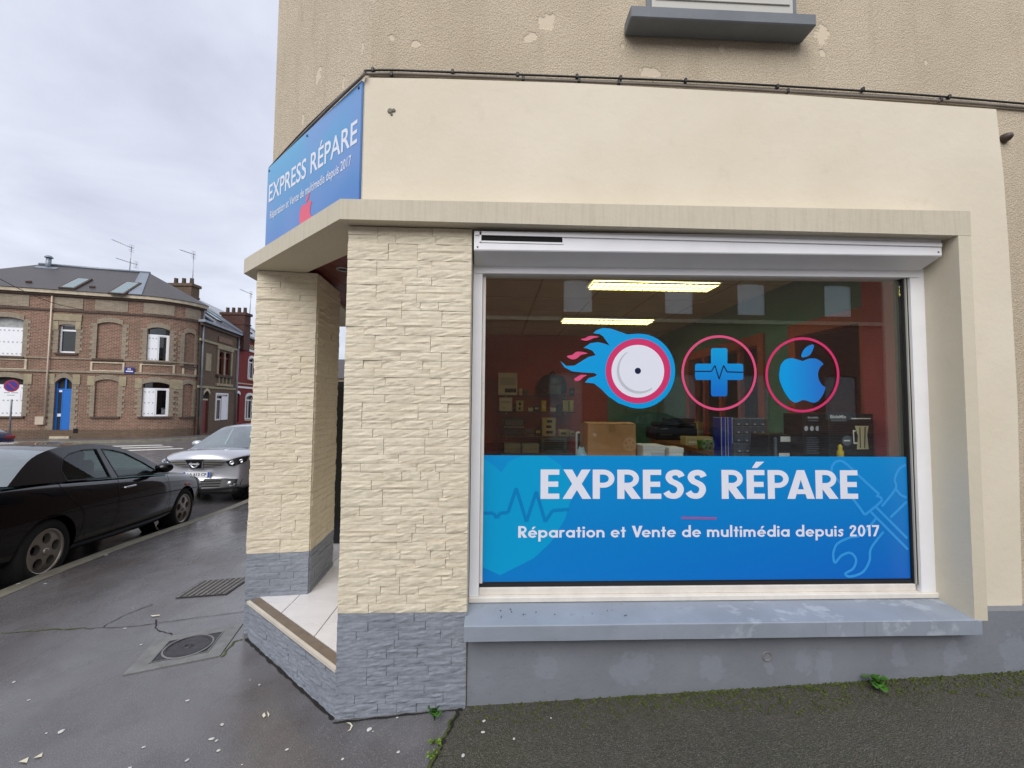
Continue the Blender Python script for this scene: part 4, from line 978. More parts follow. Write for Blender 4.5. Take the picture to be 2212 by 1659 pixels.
a, c, z0, z1 = rectY(z9, 695, 325, 1050, 570, SY+.02); mb = MB(); zc = lerp(shz[0], z1, .5)
mb.lathe([(0, 0), (.55, .02), (.8, .12), (.85, .4), (.78, .75), (.6, .93), (.3, 1), (0, 1)], (0, 0, 0), (0, 0, 1), 20); mb.v = [((a+c)/2+p_[0]*(c-a)*.58, SY+.14+p_[1]*.13, shz[0]+p_[2]*(z1-shz[0])) for p_ in mb.v]; mb.build('bag_body', 'black_plastic', t)
MB().bbox(lerp(a, c, .3), lerp(a, c, .75), SY-.01, SY+.08, shz[0]+.02, lerp(shz[0], z1, .5), .015).build('front_pocket', 'grey_plastic', t)
mb = MB(); mb.tube(catmull([((a+c)/2-.06, SY+.14, z1-.02), ((a+c)/2, SY+.14, z1+.05), ((a+c)/2+.06, SY+.14, z1-.02)], 5), .012); mb.build('grab_loop', 'black_plastic', t)
carton('white box with small dark print at the left of the middle shelf', z9, 230, 605, 380, 755, SY+.02, .12, 'white_card', shz[1], ((.15, .6, .85, .75, 'vinyl_grey'), (.2, .2, .5, .3, 'vinyl_grey')), group=g1)
carton('small cream box with two black shapes on the middle shelf', z9, 430, 640, 515, 755, SY+.02, .1, 'beige_card', shz[1], ((.35, .55, .65, .85, 'black_plastic'), (.35, .15, .6, .4, 'black_plastic')), group=g1)
carton('narrow yellow box on the middle shelf', z9, 727, 638, 785, 755, SY+.02, .1, 'yellow_card', shz[1], ((.2, .3, .8, .6, 'beige_card'),), group=g1)
carton('pale green and cream box at the right of the middle shelf', z9, 985, 638, 1108, 755, SY+.02, .1, 'beige_card', shz[1], ((.5, .02, .62, .97, 'green_card'),), group=g1)
for i, (x0, x1, lb) in enumerate(((575, 625, 'tiny white tag left of the yellow box on the middle shelf'), (838, 898, 'small white tag right of the yellow box on the middle shelf'))): carton(lb, z9, x0, 725, x1, 755, SY+.02, .04, 'white_card', shz[1], group=g1, cat='tag', name='price_tag')
carton('dark blue boxed device with white edge lines on the bottom shelf', z9, 275, 850, 530, 1050, SY+.02, .16, 'dark_blue_card', shz[2], ((.04, .5, .96, .53, 'white_card'), (.1, .6, .9, .9, 'grey_plastic')), group=g1)
carton('cream box printed with three black shapes on the bottom shelf', z9, 735, 845, 895, 1050, SY+.02, .1, 'beige_card', shz[2], ((.35, .75, .75, .88, 'black_plastic'), (.3, .45, .7, .6, 'black_plastic'), (.3, .15, .8, .3, 'black_plastic')), group=g1)
carton('low cream box with a dark shape at the right of the bottom shelf', z9, 935, 985, 1060, 1050, SY+.01, .1, 'beige_card', shz[2], ((.2, .35, .7, .6, 'black_plastic'),), group=g1)
rr3 = random.Random(3); cols_ = ('white_card', 'beige_card', 'black_plastic', 'dark_blue_card', 'grey_plastic', 'yellow_card')
for lb, x0, x1, y0, sh, m in (('thin white pack between the white box and backpack on the top shelf', 470, 500, 500, 0, 'white_card'), ('small grey pack left of the backpack on the top shelf', 520, 575, 520, 0, 'grey_plastic'), ('flat black pack right of the backpack on the top shelf', 1065, 1120, 490, 0, 'black_plastic'), ('dark blue pack right of the small cream box on the middle shelf', 640, 700, 690, 1, 'dark_blue_card'), ('black pack between the tags on the middle shelf', 905, 970, 690, 1, 'black_plastic'), ('black pack left of the small cream box on the middle shelf', 388, 424, 680, 1, 'black_plastic'), ('grey gamepad box beside the dark blue device on the bottom shelf', 545, 640, 985, 2, 'grey_plastic'), ('slim black box beside the printed cream box on the bottom shelf', 655, 720, 950, 2, 'black_plastic'), ('small white box at the right end of the bottom shelf', 1072, 1120, 1000, 2, 'white_card')):
    carton(lb, z9, x0, y0, x1, (570, 755, 1050)[sh], SY+.03, .08, m, shz[sh], ((.15, .35, .85, .6, rr3.choice(cols_)),), group=g1)
# low bench under the shelves with grey cartons and a computer
x0, x1, z0, z1 = rectY(z9, 240, 1262, 1110, 1290, SY-.1)
t = thing('back_bench', 'low bench under the shelves at the back of the shop', 'bench', ((x0+x1)/2, SY, RZ0))
MB().bbox(x0, x1, SY-.15, RY1-.01, z1-.04, z1, .006).build('top', 'table_wood', t)
for x in (x0+.05, x1-.05): MB().box(x-.03, x+.03, SY-.1, RY1-.1, RZ0, z1-.041).build('leg', 'table_wood', t)
BZ = z1
carton('grey carton, left one on the low bench', z9, 290, 1150, 482, 1260, SY-.05, .2, 'vinyl_grey', BZ, ((.1, .3, .9, .4, 'beige_card'),), group=g1)
carton('grey carton, right one on the low bench beside the computer', z9, 497, 1152, 700, 1260, SY-.05, .2, 'vinyl_grey', BZ, ((.1, .3, .6, .4, 'beige_card'),), group=g1)
a, c, z0, z1 = rectY(z9, 722, 1085, 1030, 1260, SY-.05); t = thing('desktop_computer', 'dark grey desktop computer case lying on the low bench', 'computer', ((a+c)/2, SY, BZ), g1)
MB().bbox(a, c, SY-.05, SY+.25, BZ, z1, .008).build('case', 'grey_plastic', t)
for k in range(5): zz = lerp(BZ+.06, z1-.03, k/4); MB().box(lerp(a, c, .12), lerp(a, c, .88), SY-.056, SY-.0505, zz-.008, zz+.004).build('vent_slot', 'black_plastic', t)
# display counter behind the banner, with the near goods
t = thing('display_counter', 'long display counter just behind the blue window banner', 'counter', (1.3, 3.1, RZ0))
CZ = 1.2
MB().bbox(.25, 2.6, 2.72, 3.45, CZ-.04, CZ, .006).build('top', 'table_wood', t)
for x in (.3, 1.4, 2.5): MB().box(x-.03, x+.03, 2.8, 3.4, RZ0, CZ-.041).build('leg', 'table_wood', t)
def V(x, y): return (x, y)
a, c, z0, z1 = rectY(V, 1270, 916, 1374, 980, 3.1)
t = thing('cardboard_box', 'plain brown cardboard box standing behind the blue banner', 'box', ((a+c)/2, 3.1, CZ))
MB().bbox(a, c, 3.1, 3.4, CZ, z1, .004).build('carton', 'cardboard', t)
mb = MB(); mb.add([(a-.002, 3.098, z1+.001), (c+.002, 3.098, z1+.001), (c+.004, 3.24, z1+.012), (a-.004, 3.24, z1+.012)], [(0, 1, 2, 3)]); mb.add([(a-.002, 3.402, z1+.001), (c+.002, 3.402, z1+.001), (c+.004, 3.255, z1+.016), (a-.004, 3.255, z1+.016)], [(3, 2, 1, 0)]); mb.build('flap', 'cardboard', t)
MB().box((a+c)/2-.025, (a+c)/2+.025, 3.0975, 3.0985, z1-.06, z1).build('tape', 'parcel_tape', t)
a, c, z0, z1 = rectY(z9, 1185, 1022, 1290, 1262, 3.25)
t = thing('card_terminal', 'white framed card terminal leaning behind the cardboard box', 'device', ((a+c)/2, 3.42, CZ))
MB().bbox(a, c, 3.41, 3.44, CZ, z1, .012).build('case', 'white_card', t)
MB().box(a+.012, c-.01, 3.4065, 3.4095, CZ+.05, z1-.015).build('screen', 'black_plastic', t)
t = thing('cloth', 'crumpled pale blue cloth beside the cardboard box', 'cloth', (a, 3.2, CZ))
a, c, z0, z1 = rectY(z9, 1125, 1155, 1285, 1262, 3.15); mb = MB(); n_ = 14; vs = []
for j in range(n_+1):
    for i in range(n_+1):
        u, v = i/n_, j/n_; e = sin(pi*u)**.6*sin(pi*v)**.6; vs.append((lerp(a, c, u), 3.06+.2*v, CZ+.003+(z1-CZ)*e*(.75+.5*mnoise.noise((u*5, v*5, 2)))))
mb.add(vs, [(j*(n_+1)+i, j*(n_+1)+i+1, (j+1)*(n_+1)+i+1, (j+1)*(n_+1)+i) for j in range(n_) for i in range(n_)], True); mb.build('fabric', 'pale_blue_cloth', t)
def z8(x, y): return ((2300+x/3.16)/1.736, (1500+y/3.16)/1.736)
carton('white box, left of two small white boxes by the cardboard box', z8, 350, 545, 615, 655, 3.0, .18, 'white_card', CZ, ((.35, .45, .98, .7, 'vinyl_grey'),), group='white boxes on the counter')
carton('white box, right of two small white boxes by the cardboard box', z8, 662, 572, 832, 655, 2.95, .15, 'white_card', CZ, ((.05, .5, .95, .55, 'vinyl_grey'),), group='white boxes on the counter')
# table in the middle of the shop with a printer
TY = 4.3; TZ = ony(*z8(440, 455), 5.0).z
t = thing('work_table', 'brown work table in the middle of the shop', 'table', (1.9, 4.4, RZ0))
pa, pb = ony(*z8(430, 458), 4.9), ony(*z8(1290, 635), 3.5)
mb = MB(); TZ = 1.22
q0 = onz(*z8(430, 458), TZ); q1 = onz(*z8(1290, 632), TZ)
mb.prism([(q0.x, q0.y), (q1.x, q1.y), (q1.x+.75, q1.y+.1), (2.6, q0.y+.3), (q0.x+.2, q0.y+.3)], TZ-.04, TZ); mb.build('top', 'table_wood', t)
for x, y in ((q0.x+.15, q0.y-.0), (q1.x+.25, q1.y+.15), (2.4, q0.y)): MB().box(x-.03, x+.03, y-.03, y+.03, RZ0, TZ-.041).build('leg', 'table_wood', t)
def onT(x, y): return onz(*z8(x, y), TZ)
pr = onT(500, 455); pr2 = onT(780, 490)
t = thing('printer', 'black printer standing on the work table', 'printer', (pr.x, pr.y, TZ))
YPp = pr.y-.25; a, c, z0, z1 = rectY(z8, 500, 215, 1000, 455, YPp)
MB().bbox(a, c, YPp, YPp+.35, TZ+.001, lerp(TZ, z1, .55), .015).build('base', 'black_plastic', t)
MB().bbox(lerp(a, c, .12), c, YPp+.02, YPp+.33, lerp(TZ, z1, .55)+.001, lerp(TZ, z1, .8), .015).build('scanner', 'black_plastic', t)
MB().bbox(lerp(a, c, .4), c, YPp+.06, YPp+.33, lerp(TZ, z1, .8)+.001, z1, .015).build('feeder', 'black_plastic', t)
MB().box(lerp(a, c, .1), lerp(a, c, .4), YPp-.003, YPp-.0005, TZ+.06, TZ+.075).build('paper_slot', 'grey_plastic', t)
for lb, x0, y0, x1, y1, m, nm in (('cream card box with a green sheet on the work table', 860, 440, 1180, 540, 'beige_card', 'product_box'), ('green box at the near end of the work table', 1075, 490, 1280, 590, 'green_card', 'product_box'), ('tall beige box beside the black printer', 1005, 265, 1075, 450, 'beige_card', 'product_box')):
    g_ = onT((x0+x1)/2, y1); Yb = g_.y; carton(lb, z8, x0, y0, x1, y1, Yb, .14, m, TZ+.001, ((.1, .3, .9, .5, 'white_card'),) if m != 'green_card' else ((.1, .2, .5, .8, 'crack_moss'),), group='boxes on the work table')
# tall blue crates
for i, (x0, x1, lb) in enumerate(((1272, 1345, 'tall bright blue crate, left of two behind the banner'), (1350, 1425, 'tall bright blue crate, right of two beside the drawer cabinet'))):
    a, c, z0, z1 = rectY(z8, x0, 205, x1, 660, 3.3); t = thing('blue_crate', lb, 'crate', ((a+c)/2, 3.3, CZ), 'blue crates')
    MB().bbox(a, c-.003, 3.3, 3.42, CZ, z1, .004).build('panel', 'blue_plastic', t)
    mb = MB(); mb.box(a, a+.004, 3.294, 3.2995, CZ, z1); mb.box(c-.012, c-.008, 3.294, 3.2995, CZ, z1); mb.build('edge_strip', 'vinyl_grey', t)
# drawer cabinets
for lb, x0, y0, x1, y1, nx, nzz, Yd, zb in (('upper grey cabinet of small clear drawers behind the banner', 1425, 215, 1815, 510, 4, 3, 3.34, None), ('lower grey cabinet of small clear drawers just above the banner', 1435, 515, 1915, 660, 5, 2, 3.25, CZ)):
    a, c, z0, z1 = rectY(z8, x0, y0, x1, y1, Yd); zb = zb or rectY(z8, 1435, 515, 1915, 660, 3.25)[3]-.0
    zb = max(zb, CZ); t = thing('drawer_cabinet', lb, 'cabinet', ((a+c)/2, Yd, zb), 'drawer cabinets')
    MB().bbox(a, c, Yd, Yd+.11, zb, max(z1, zb+.05), .004).build('case', 'grey_plastic', t); z1 = max(z1, zb+.05)
    for i in range(nx):
        for j in range(nzz):
            u0, u1 = lerp(a, c, (i+.07)/nx), lerp(a, c, (i+.93)/nx); v0, v1 = lerp(zb, z1, (j+.08)/nzz), lerp(zb, z1, (j+.92)/nzz)
            d_ = MB().bbox(u0, u1, Yd-.008, Yd-.0005, v0, v1, .003).build('drawer', 'drawer_clear', t)
            MB().box(lerp(u0, u1, .38), lerp(u0, u1, .62), Yd-.016, Yd-.0085, v0+.008, v0+.018).build('pull', 'vinyl_grey', d_)
t = thing('black_case', 'black boxed device with two white labels beside the drawer cabinets', 'box', (*ony(*z8(2080, 660), 3.0)[:2], CZ))
a, c, z0, z1 = rectY(z8, 1840, 408, 2330, 660, 2.98)
MB().bbox(a, c, 2.98, 3.2, CZ, z1, .006).build('carton', 'black_plastic', t)
for x0, y0, x1, y1 in ((1980, 432, 2112, 495), (1962, 628, 2090, 668)):
    u0, u1, v0, v1 = rectY(z8, x0, y0, x1, y1, 2.978); mb = MB(); mb.add([(u0, 2.978, v0), (u1, 2.978, v0), (u1, 2.978, v1), (u0, 2.978, v1)], [(0, 1, 2, 3)]); mb.build('label', 'white_card', t, recalc=False)
MB().bbox(lerp(a, c, .1), lerp(a, c, .16), 2.955, 2.9785, CZ+.04, z1-.02, .006).build('strap', 'grey_plastic', t)
# boxed blender with print
a, c, z0, z1 = rectY(z6p, 1050, 1245, 1410, 1580, 2.76)
t = thing('blender_box', 'large black blender carton with white print at the right of the window', 'box', ((a+c)/2, 2.76, CZ))
MB().bbox(a, c, 2.76, 3.0, CZ, z1, .004).build('carton', 'black_plastic', t)
def bp(nm, pts, m, lift=.001, Y=2.76): mb = MB(); mb.add([(v.x, Y-lift, v.z) for v in [ony((2600+x/2.074)/1.736, (950+y/2.074)/1.736, Y-lift) for x, y in pts]], [tuple(range(len(pts)))]); return mb.build(nm, m, t, recalc=False)
def bt_(nm, text, x0, x1, yb, h, m='white_card', Y=2.76):
    A, C_ = [ony((2600+x/2.074)/1.736, (950+yb/2.074)/1.736, Y-.0012) for x in (x0, x1)]; return text_on(nm, text, m, t, A, Vector((C_.x, C_.y, A.z)), h, FR, .02)
bt_('brand_print', 'BioleMix', 1066, 1190, 1282, .022)
bp('print_bar', [(1228, 1281), (1380, 1281), (1380, 1289), (1228, 1289)], 'white_card')
bp('subtitle_print', [(1070, 1293), (1193, 1293), (1193, 1306), (1070, 1306)], 'grey_plastic')
bp('badge_print', [(1195+38*cos(k*.393), 1457+40*sin(k*.393)) for k in range(16)], 'grey_plastic', .001)
bp('badge_line', [(1172, 1452), (1218, 1452), (1218, 1462), (1172, 1462)], 'white_card', .0016)
bp('jug_print', [(1256, 1342), (1364, 1342), (1352, 1410), (1364, 1524), (1272, 1524), (1280, 1420)], 'beige_card', .001)
bp('jug_shade', [(1290, 1350), (1300, 1350), (1306, 1515), (1294, 1515)], 'grey_plastic', .0016); bp('jug_shade', [(1330, 1350), (1342, 1350), (1338, 1515), (1326, 1515)], 'grey_plastic', .0016)
bp('jug_handle', [(1240, 1375), (1262, 1375), (1262, 1387), (1250, 1387), (1254, 1470), (1275, 1470), (1275, 1482), (1246, 1482)], 'white_card', .0012)
a, c, z0, z1 = rectY(z6p, 850, 1245, 1046, 1580, 2.85)
t = thing('blender_box', 'narrow black blender carton left of the larger one with a row of four icons', 'box', ((a+c)/2, 2.85, CZ))
MB().bbox(a, c, 2.85, 3.05, CZ, z1, .004).build('carton', 'black_plastic', t)
bt_('brand_print', 'BioleMix', 890, 978, 1284, .014, 'vinyl_grey', 2.85)
bp('subtitle_print', [(895, 1295), (980, 1295), (980, 1304), (895, 1304)], 'grey_plastic', .001, 2.85)
for x in (878, 922, 966, 1013): bp('icon', [(x+15*cos(k*.52), 1362+20*sin(k*.52)) for k in range(12)], 'vinyl_grey', .001, 2.85)
for k in range(8): bp('print_line', [(880, 1432+17*k), (960+40*((k*7) % 3)/2, 1432+17*k), (960+40*((k*7) % 3)/2, 1437+17*k), (880, 1437+17*k)], 'grey_plastic', .001, 2.85)
t = thing('figurine', 'small yellow figurine standing in front of the blender carton', 'figurine', (*ony(*[(2600+1130/2.074)/1.736, (950+1575/2.074)/1.736], 2.74)[:2], CZ))
q = ony((2600+1132/2.074)/1.736, (950+1520/2.074)/1.736, 2.74); zt2 = ony((2600+1132/2.074)/1.736, (950+1485/2.074)/1.736, 2.74).z; hh = zt2-CZ
mb = MB(); mb.lathe([(.0, 0), (.018, 0), (.02, hh*.15), (.014, hh*.3), (.02, hh*.5), (.021, hh*.75), (.012, hh*.85), (.014, hh*.93), (.006, hh), (0, hh)], (q.x, 2.73, CZ), (0, 0, 1), 14); mb.build('body', 'yellow_card', t)

# ================================================================== HOUSES ACROSS THE STREET
def brick_mat(name, c1, c2, mortar, dirt=.4, sc=1.):
    b = NB(name); uv = b.n.new('ShaderNodeUVMap').outputs[0]
    t = b.n.new('ShaderNodeTexBrick'); t.inputs['Scale'].default_value = 1.; t.inputs['Brick Width'].default_value = .23*sc; t.inputs['Row Height'].default_value = .078*sc
    t.inputs['Mortar Size'].default_value = .013*sc; t.inputs['Mortar Smooth'].default_value = .3; t.inputs['Bias'].default_value = -.1
    t.inputs['Color1'].default_value = (*c1, 1); t.inputs['Color2'].default_value = (*c2, 1); t.inputs['Mortar'].default_value = (*mortar, 1); b.l.new(uv, t.inputs['Vector'])
    col = b.mix(b.ramp(b.noise(5, 5, .7, vec=uv), [(.35, 0.), (.75, .6)]), t.outputs['Color'], tuple(c*.5 for c in c1))
    col = b.mix(b.ramp(b.noise(.5, 4, .6, vec=uv), [(.4, 0.), (.7, dirt)]), col, srgb(86, 76, 62))
    b.set('Base Color', col); b.set('Roughness', .9); b.bump(t.outputs['Fac'], .5, -.01); return b.m
brick_mat('brick_red', srgb(144, 100, 80), srgb(110, 76, 62), srgb(162, 150, 134))
brick_mat('brick_brown', srgb(112, 86, 68), srgb(94, 72, 58), srgb(120, 108, 92), .6)
brick_mat('brick_grey', srgb(156, 142, 122), srgb(134, 120, 102), srgb(160, 150, 134), .2)
brick_mat('brick_dark', srgb(92, 54, 48), srgb(78, 46, 42), srgb(96, 76, 68), .4)
brick_mat('brick_crimson', srgb(140, 40, 36), srgb(124, 34, 32), srgb(126, 60, 54), .15)
mat('trim_stone', srgb(186, 174, 150), .8, var=.2, vscale=4)
mat('trim_yellow', srgb(152, 140, 114), .8, var=.2, vscale=4)
mat('trim_dark', srgb(78, 64, 56), .85, var=.2, vscale=4)
mat('zinc', srgb(132, 140, 150), .4, metal=.4, var=.12, vscale=3)
mat('pvc_white', srgb(232, 233, 236), .45, var=.02)
mat('shutter_dot', srgb(170, 172, 178), .7, var=0)
mat('blue_door', srgb(10, 104, 190), .4, var=.05)
mat('dark_red_door', srgb(104, 26, 28), .45, var=.1)
mat('curtain', srgb(160, 162, 160), .9, var=.2, vscale=8)
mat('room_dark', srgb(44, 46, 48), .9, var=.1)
mat('beige_pipe', srgb(200, 184, 164), .6, var=.08)
mat('plaque_blue', srgb(24, 24, 110), .35, var=0)
b = NB('slate'); uv = b.pos
n_ = b.noise(3, 5, .7); s_ = b.noise(22, 3, .7, vec=b.scale((1, 1, 3)))
b.set('Base Color', b.mix(b.ramp(s_, [(.35, 0.), (.7, 1.)]), b.mix(n_, srgb(56, 54, 57), srgb(72, 69, 70)), srgb(86, 82, 82))); b.set('Roughness', .5); b.bump(s_, .3, .02)
asp = lambda xc, d: (lambda v: Vector((v.x, v.y, 0)))(CR*xc+CF*d)
HZ = -.38
class Path:                                    # wall line: straight runs and arcs, sampled densely
    def __init__(s, pts):
        s.p = [Vector((q[0], q[1], 0)) for q in pts]; s.c = [0]
        for a, c in zip(s.p[:-1], s.p[1:]): s.c.append(s.c[-1]+(c-a).length)
        s.len = s.c[-1]
    def at(s, t, d=0, z=0):
        i = 0
        while i < len(s.p)-2 and s.c[i+1] < t: i += 1
        a, c = s.p[i], s.p[i+1]; L_ = s.c[i+1]-s.c[i]; q = a+(c-a)*((t-s.c[i])/L_)
        # smooth normals
        def nrm(j): e = (s.p[min(j+1, len(s.p)-1)]-s.p[max(j-1, 0)]).normalized(); return Vector((e.y, -e.x, 0))
        nn = nrm(i).lerp(nrm(i+1), (t-s.c[i])/L_).normalized()
        return Vector((q.x+nn.x*d, q.y+nn.y*d, z))
    def find(s, px, py):                          # survey: (s, z) of a sight line on the wall
        d = ray(px, py); best = None
        for i in range(len(s.p)-1):
            a, e = s.p[i], s.p[i+1]-s.p[i]; den = d.x*e.y-d.y*e.x
            if abs(den) < 1e-9: continue
            t = (a.x*e.y-a.y*e.x)/den; u = (a.x*d.y-a.y*d.x)/den
            lo = -.5 if i else -1e9; hi = 1.5 if i < len(s.p)-2 else 1e9
            if t > 0 and (0 <= u <= 1 or (i == 0 and u < 0) or (i == len(s.p)-2 and u > 1)):
                if best is None or t < best[0]: best = (t, s.c[i]+u*e.length, CAMZ+d.z*t)
        return best[1], best[2]
    def breaks(s, a, c, step=.45):
        n = max(1, int(math.ceil((c-a)/step))); return [lerp(a, c, k/n) for k in range(n+1)]
def pbox(P, a, c, z0, z1, d0, d1, step=.45, mb=None):     # box bent along the wall line
    mb = mb or MB(); ss = P.breaks(a, c, step); vs = []; n = len(ss); k0 = len(mb.v); uv = []
    for t in ss:
        for d, z in ((d0, z0), (d1, z0), (d1, z1), (d0, z1)): vs.append(P.at(t, d, z)); uv.append((t, z))
    fs = []
    for i in range(n-1):
        for k in range(4): fs.append((i*4+k, i*4+(k+1) % 4, (i+1)*4+(k+1) % 4, (i+1)*4+k))
    fs += [(0, 3, 2, 1), tuple(4*(n-1)+k for k in range(4))]
    mb.add(vs, fs)
    mb.uv = (mb.uv or [])+uv
    return mb
def wall_mesh(P, s0, s1, z0, z1, ops, d=0., step=.45):
    # ops: (sa, sb, za, zb, rise, depth): recessed openings, segmental heads
    S = sorted(set([round(x, 4) for x in P.breaks(s0, s1, step)]+[round(x, 4) for o in ops for x in o[:2] if s0 < x < s1]))
    Z = sorted(set([z0, z1]+[round(x, 4) for o in ops for x in o[2:4]]))
    mb = MB(); mb.uv = []
    def quad(pts, uvs): mb.add(pts, [tuple(range(len(pts)))]); mb.uv += uvs
    inside = lambda s, z: next((o for o in ops if o[0] < s < o[1] and o[2] < z < o[3]), None)
    for i in range(len(S)-1):
        for j in range(len(Z)-1):
            a, c, u, v = S[i], S[i+1], Z[j], Z[j+1]
            if inside((a+c)/2, (u+v)/2): continue
            quad([P.at(a, d, u), P.at(c, d, u), P.at(c, d, v), P.at(a, d, v)], [(a, u), (c, u), (c, v), (a, v)])
    for (a, c, u, v, rise, dep) in ops:
        for t in (a, c): quad([P.at(t, d, u), P.at(t, d-dep, u), P.at(t, d-dep, v), P.at(t, d, v)], [(t, u), (t+dep, u), (t+dep, v), (t, v)])
        quad([P.at(a, d, u), P.at(c, d, u), P.at(c, d-dep, u), P.at(a, d-dep, u)], [(a, u), (c, u), (c, u+dep), (a, u+dep)])
        n = 10; arc = [(lerp(a, c, k/n), v-rise+rise*(1-(2*k/n-1)**2) if rise else v) for k in range(n+1)]
        for (x0, y0), (x1, y1) in zip(arc[:-1], arc[1:]):
            if rise: quad([P.at(x0, d, y0), P.at(x1, d, y1), P.at(x1, d, v+.0), P.at(x0, d, v)], [(x0, y0), (x1, y1), (x1, v), (x0, v)])
            quad([P.at(x0, d, y0), P.at(x1, d, y1), P.at(x1, d-dep, y1), P.at(x0, d-dep, y0)], [(x0, y0), (x1, y1), (x1, y1+dep), (x0, y0+dep)])
    return mb
def arch(P, a, c, zs_, rise, th, d1, m, parent, name='arch', n=12, keys=False):   # segmental arch band over an opening
    mb = MB(); vs = []; uv = []
    for k in range(n+1):
        t = k/n; r0 = rise*(1-(2*t-1)**2); x = lerp(a-.02, c+.02, t)
        for dz, d in ((0, .001), (0, d1), (th, d1), (th, .001)): vs.append(P.at(x, d, zs_+r0+dz)); uv.append((x*(3 if keys else 1), zs_+dz))
    fs = [(i*4+k, i*4+(k+1) % 4, (i+1)*4+(k+1) % 4, (i+1)*4+k) for i in range(n) for k in range(4)]+[(0, 3, 2, 1), tuple(4*n+k for k in range(4))]
    mb.add(vs, fs); mb.uv = uv; return mb.build(name, m, parent)
def quoins(P, a, c, z0, z1, parent, m='brick_grey', w_=.2, t=.1, d=.022):
    for sx, sg_ in ((a, -1), (c, 1)):
        mb = MB(); z = z0; k = 0
        while z < z1-.02:
            ww = w_+(t if k % 2 else 0); zz = min(z+.16, z1); x0, x1 = sorted((sx, sx+sg_*ww)); pbox(P, x0, x1, z, zz-.004, .001, d, 2, mb); z = zz; k += 1
        mb.build('quoins', m, parent)
def backing(P, a, c, z0, z1, d, m, parent, name): mb = pbox(P, a, c, z0, z1, d-.02, d, .4); return mb.build(name, m, parent)
def shutters(P, a, c, z0, z1, d, parent, rows=3, cols=4, name='shutter'):
    s = pbox(P, a, c, z0, z1, d, d+.04, .4).build(name, 'pvc_white', parent); mb = MB()
    for r_ in range(rows):
        for q_ in range(cols):
            x = lerp(a, c, (q_+.5)/cols); z = lerp(z0, z1, (.1, .5, .9)[r_] if rows == 3 else (r_+.5)/rows); pbox(P, x-.03, x+.03, z-.03, z+.03, d+.0405, d+.05, 2, mb)
    mb.build('hinge_pins', 'shutter_dot', s); return s
def casement(P, a, c, z0, z1, d, parent, transom=None, curtain=True, split=True, fm='pvc_white'):
    w_ = place('window', pbox(P, a, a+.07, z0, z1, d, d+.06, 2).mesh('window', fm), parent)
    mb = MB(); pbox(P, c-.07, c, z0, z1, d, d+.06, 2, mb); pbox(P, a+.07, c-.07, z0, z0+.08, d, d+.059, .4, mb); pbox(P, a+.07, c-.07, z1-.07, z1, d, d+.059, .4, mb)
    if transom: pbox(P, a+.07, c-.07, transom-.045, transom+.045, d, d+.058, .4, mb)
    if split: pbox(P, (a+c)/2-.045, (a+c)/2+.045, z0+.08, transom or z1-.07, d, d+.057, 2, mb)
    mb.build('frame', fm, w_)
    pbox(P, a+.06, c-.06, z0+.07, z1-.06, d+.01, d+.018, .4).build('pane', 'house_glass', w_)
    pbox(P, a, c, z0, z1, d-.05, d-.03, .4).build('curtain', 'curtain' if curtain else 'room_dark', w_); return w_

def Zm(x, y): return (x/3.389, 489.6+y/3.389)
# ---- corner house with the rounded end
A0, B0 = asp(-26.3, 21.4), asp(-20.6, 23.1); dirS = (B0-A0).normalized()
A1 = A0-dirS*3.6
R0 = 2.35; nin = Vector((-dirS.y, dirS.x, 0)); ctr = B0+nin*R0; a0 = atan2((B0-ctr).y, (B0-ctr).x); turn = radians(74)
arcpts = [ctr+Vector((cos(a0+turn*k/14), sin(a0+turn*k/14), 0))*R0 for k in range(15)]
P1 = Path([A1]+arcpts)
CEND = arcpts[-1]
h1 = thing('corner_house', 'brown brick corner house with rounded end, slate roof and blue door', 'house', (B0.x, B0.y, HZ))
SB = P1.c[1]
def f1(x, y): return P1.find(*Zm(x, y))
EZ = (f1(40, 452)[1]+f1(1000, 543)[1])/2              # eaves height
def rect1(x0, x1, yt, yb): xm = (x0+x1)/2; a, c = f1(x0, (yt+yb)/2)[0], f1(x1, (yt+yb)/2)[0]; return a, c, f1(xm, yb)[1], f1(xm, yt)[1]
# openings: name -> pixels
OP = {'U1': (-95, 168, 660, 948), 'U2': (428, 556, 716, 925), 'U3': (708, 893, 700, 968), 'U4': (1075, 1240, 738, 992), 'U5': (1348, 1424, 776, 1022),
      'L1': (-100, 166, 1100, 1388), 'D': (395, 520, 1105, 1500), 'L3': (692, 864, 1118, 1390), 'L4': (1038, 1238, 1138, 1390), 'L5': (1334, 1408, 1148, 1390)}
RC = {k: rect1(*v) for k, v in OP.items()}
rise = {k: .14 for k in OP}; rise['D'] = .3; rise['U2'] = .06
dep = {k: .2 for k in OP}
for k in ('U3', 'U5', 'L3', 'L5'): dep[k] = .07
ops = [(*RC[k], rise[k], dep[k]) for k in OP]
wall_mesh(P1, 0, P1.len, HZ-.3, EZ, ops).build('wall', 'brick_red', h1, recalc=False)
for k in ('U3', 'U5', 'L3', 'L5'): a, c, z0, z1 = RC[k]; backing(P1, a, c, z0, z1, -.068, 'brick_red', h1, 'blind_window')
for k in OP:
    a, c, z0, z1 = RC[k]
    arch(P1, a, c, z1-rise[k], rise[k], .26, .03, 'brick_grey', h1, keys=True)
    quoins(P1, a, c, z0, z1-rise[k]*.6, h1)
    if k[0] == 'L' or k == 'D':
        for x0, x1 in ((a-.34, a-.02), (c+.02, c+.34)): pbox(P1, x0, x1, z1-.35, z1+.18, .001, .04, .4).build('springer_stone', 'trim_yellow', h1)
    if k != 'D': pbox(P1, a-.12, c+.12, z0-.1, z0, -.05, .09, .4).build('window_sill', 'trim_dark', h1)
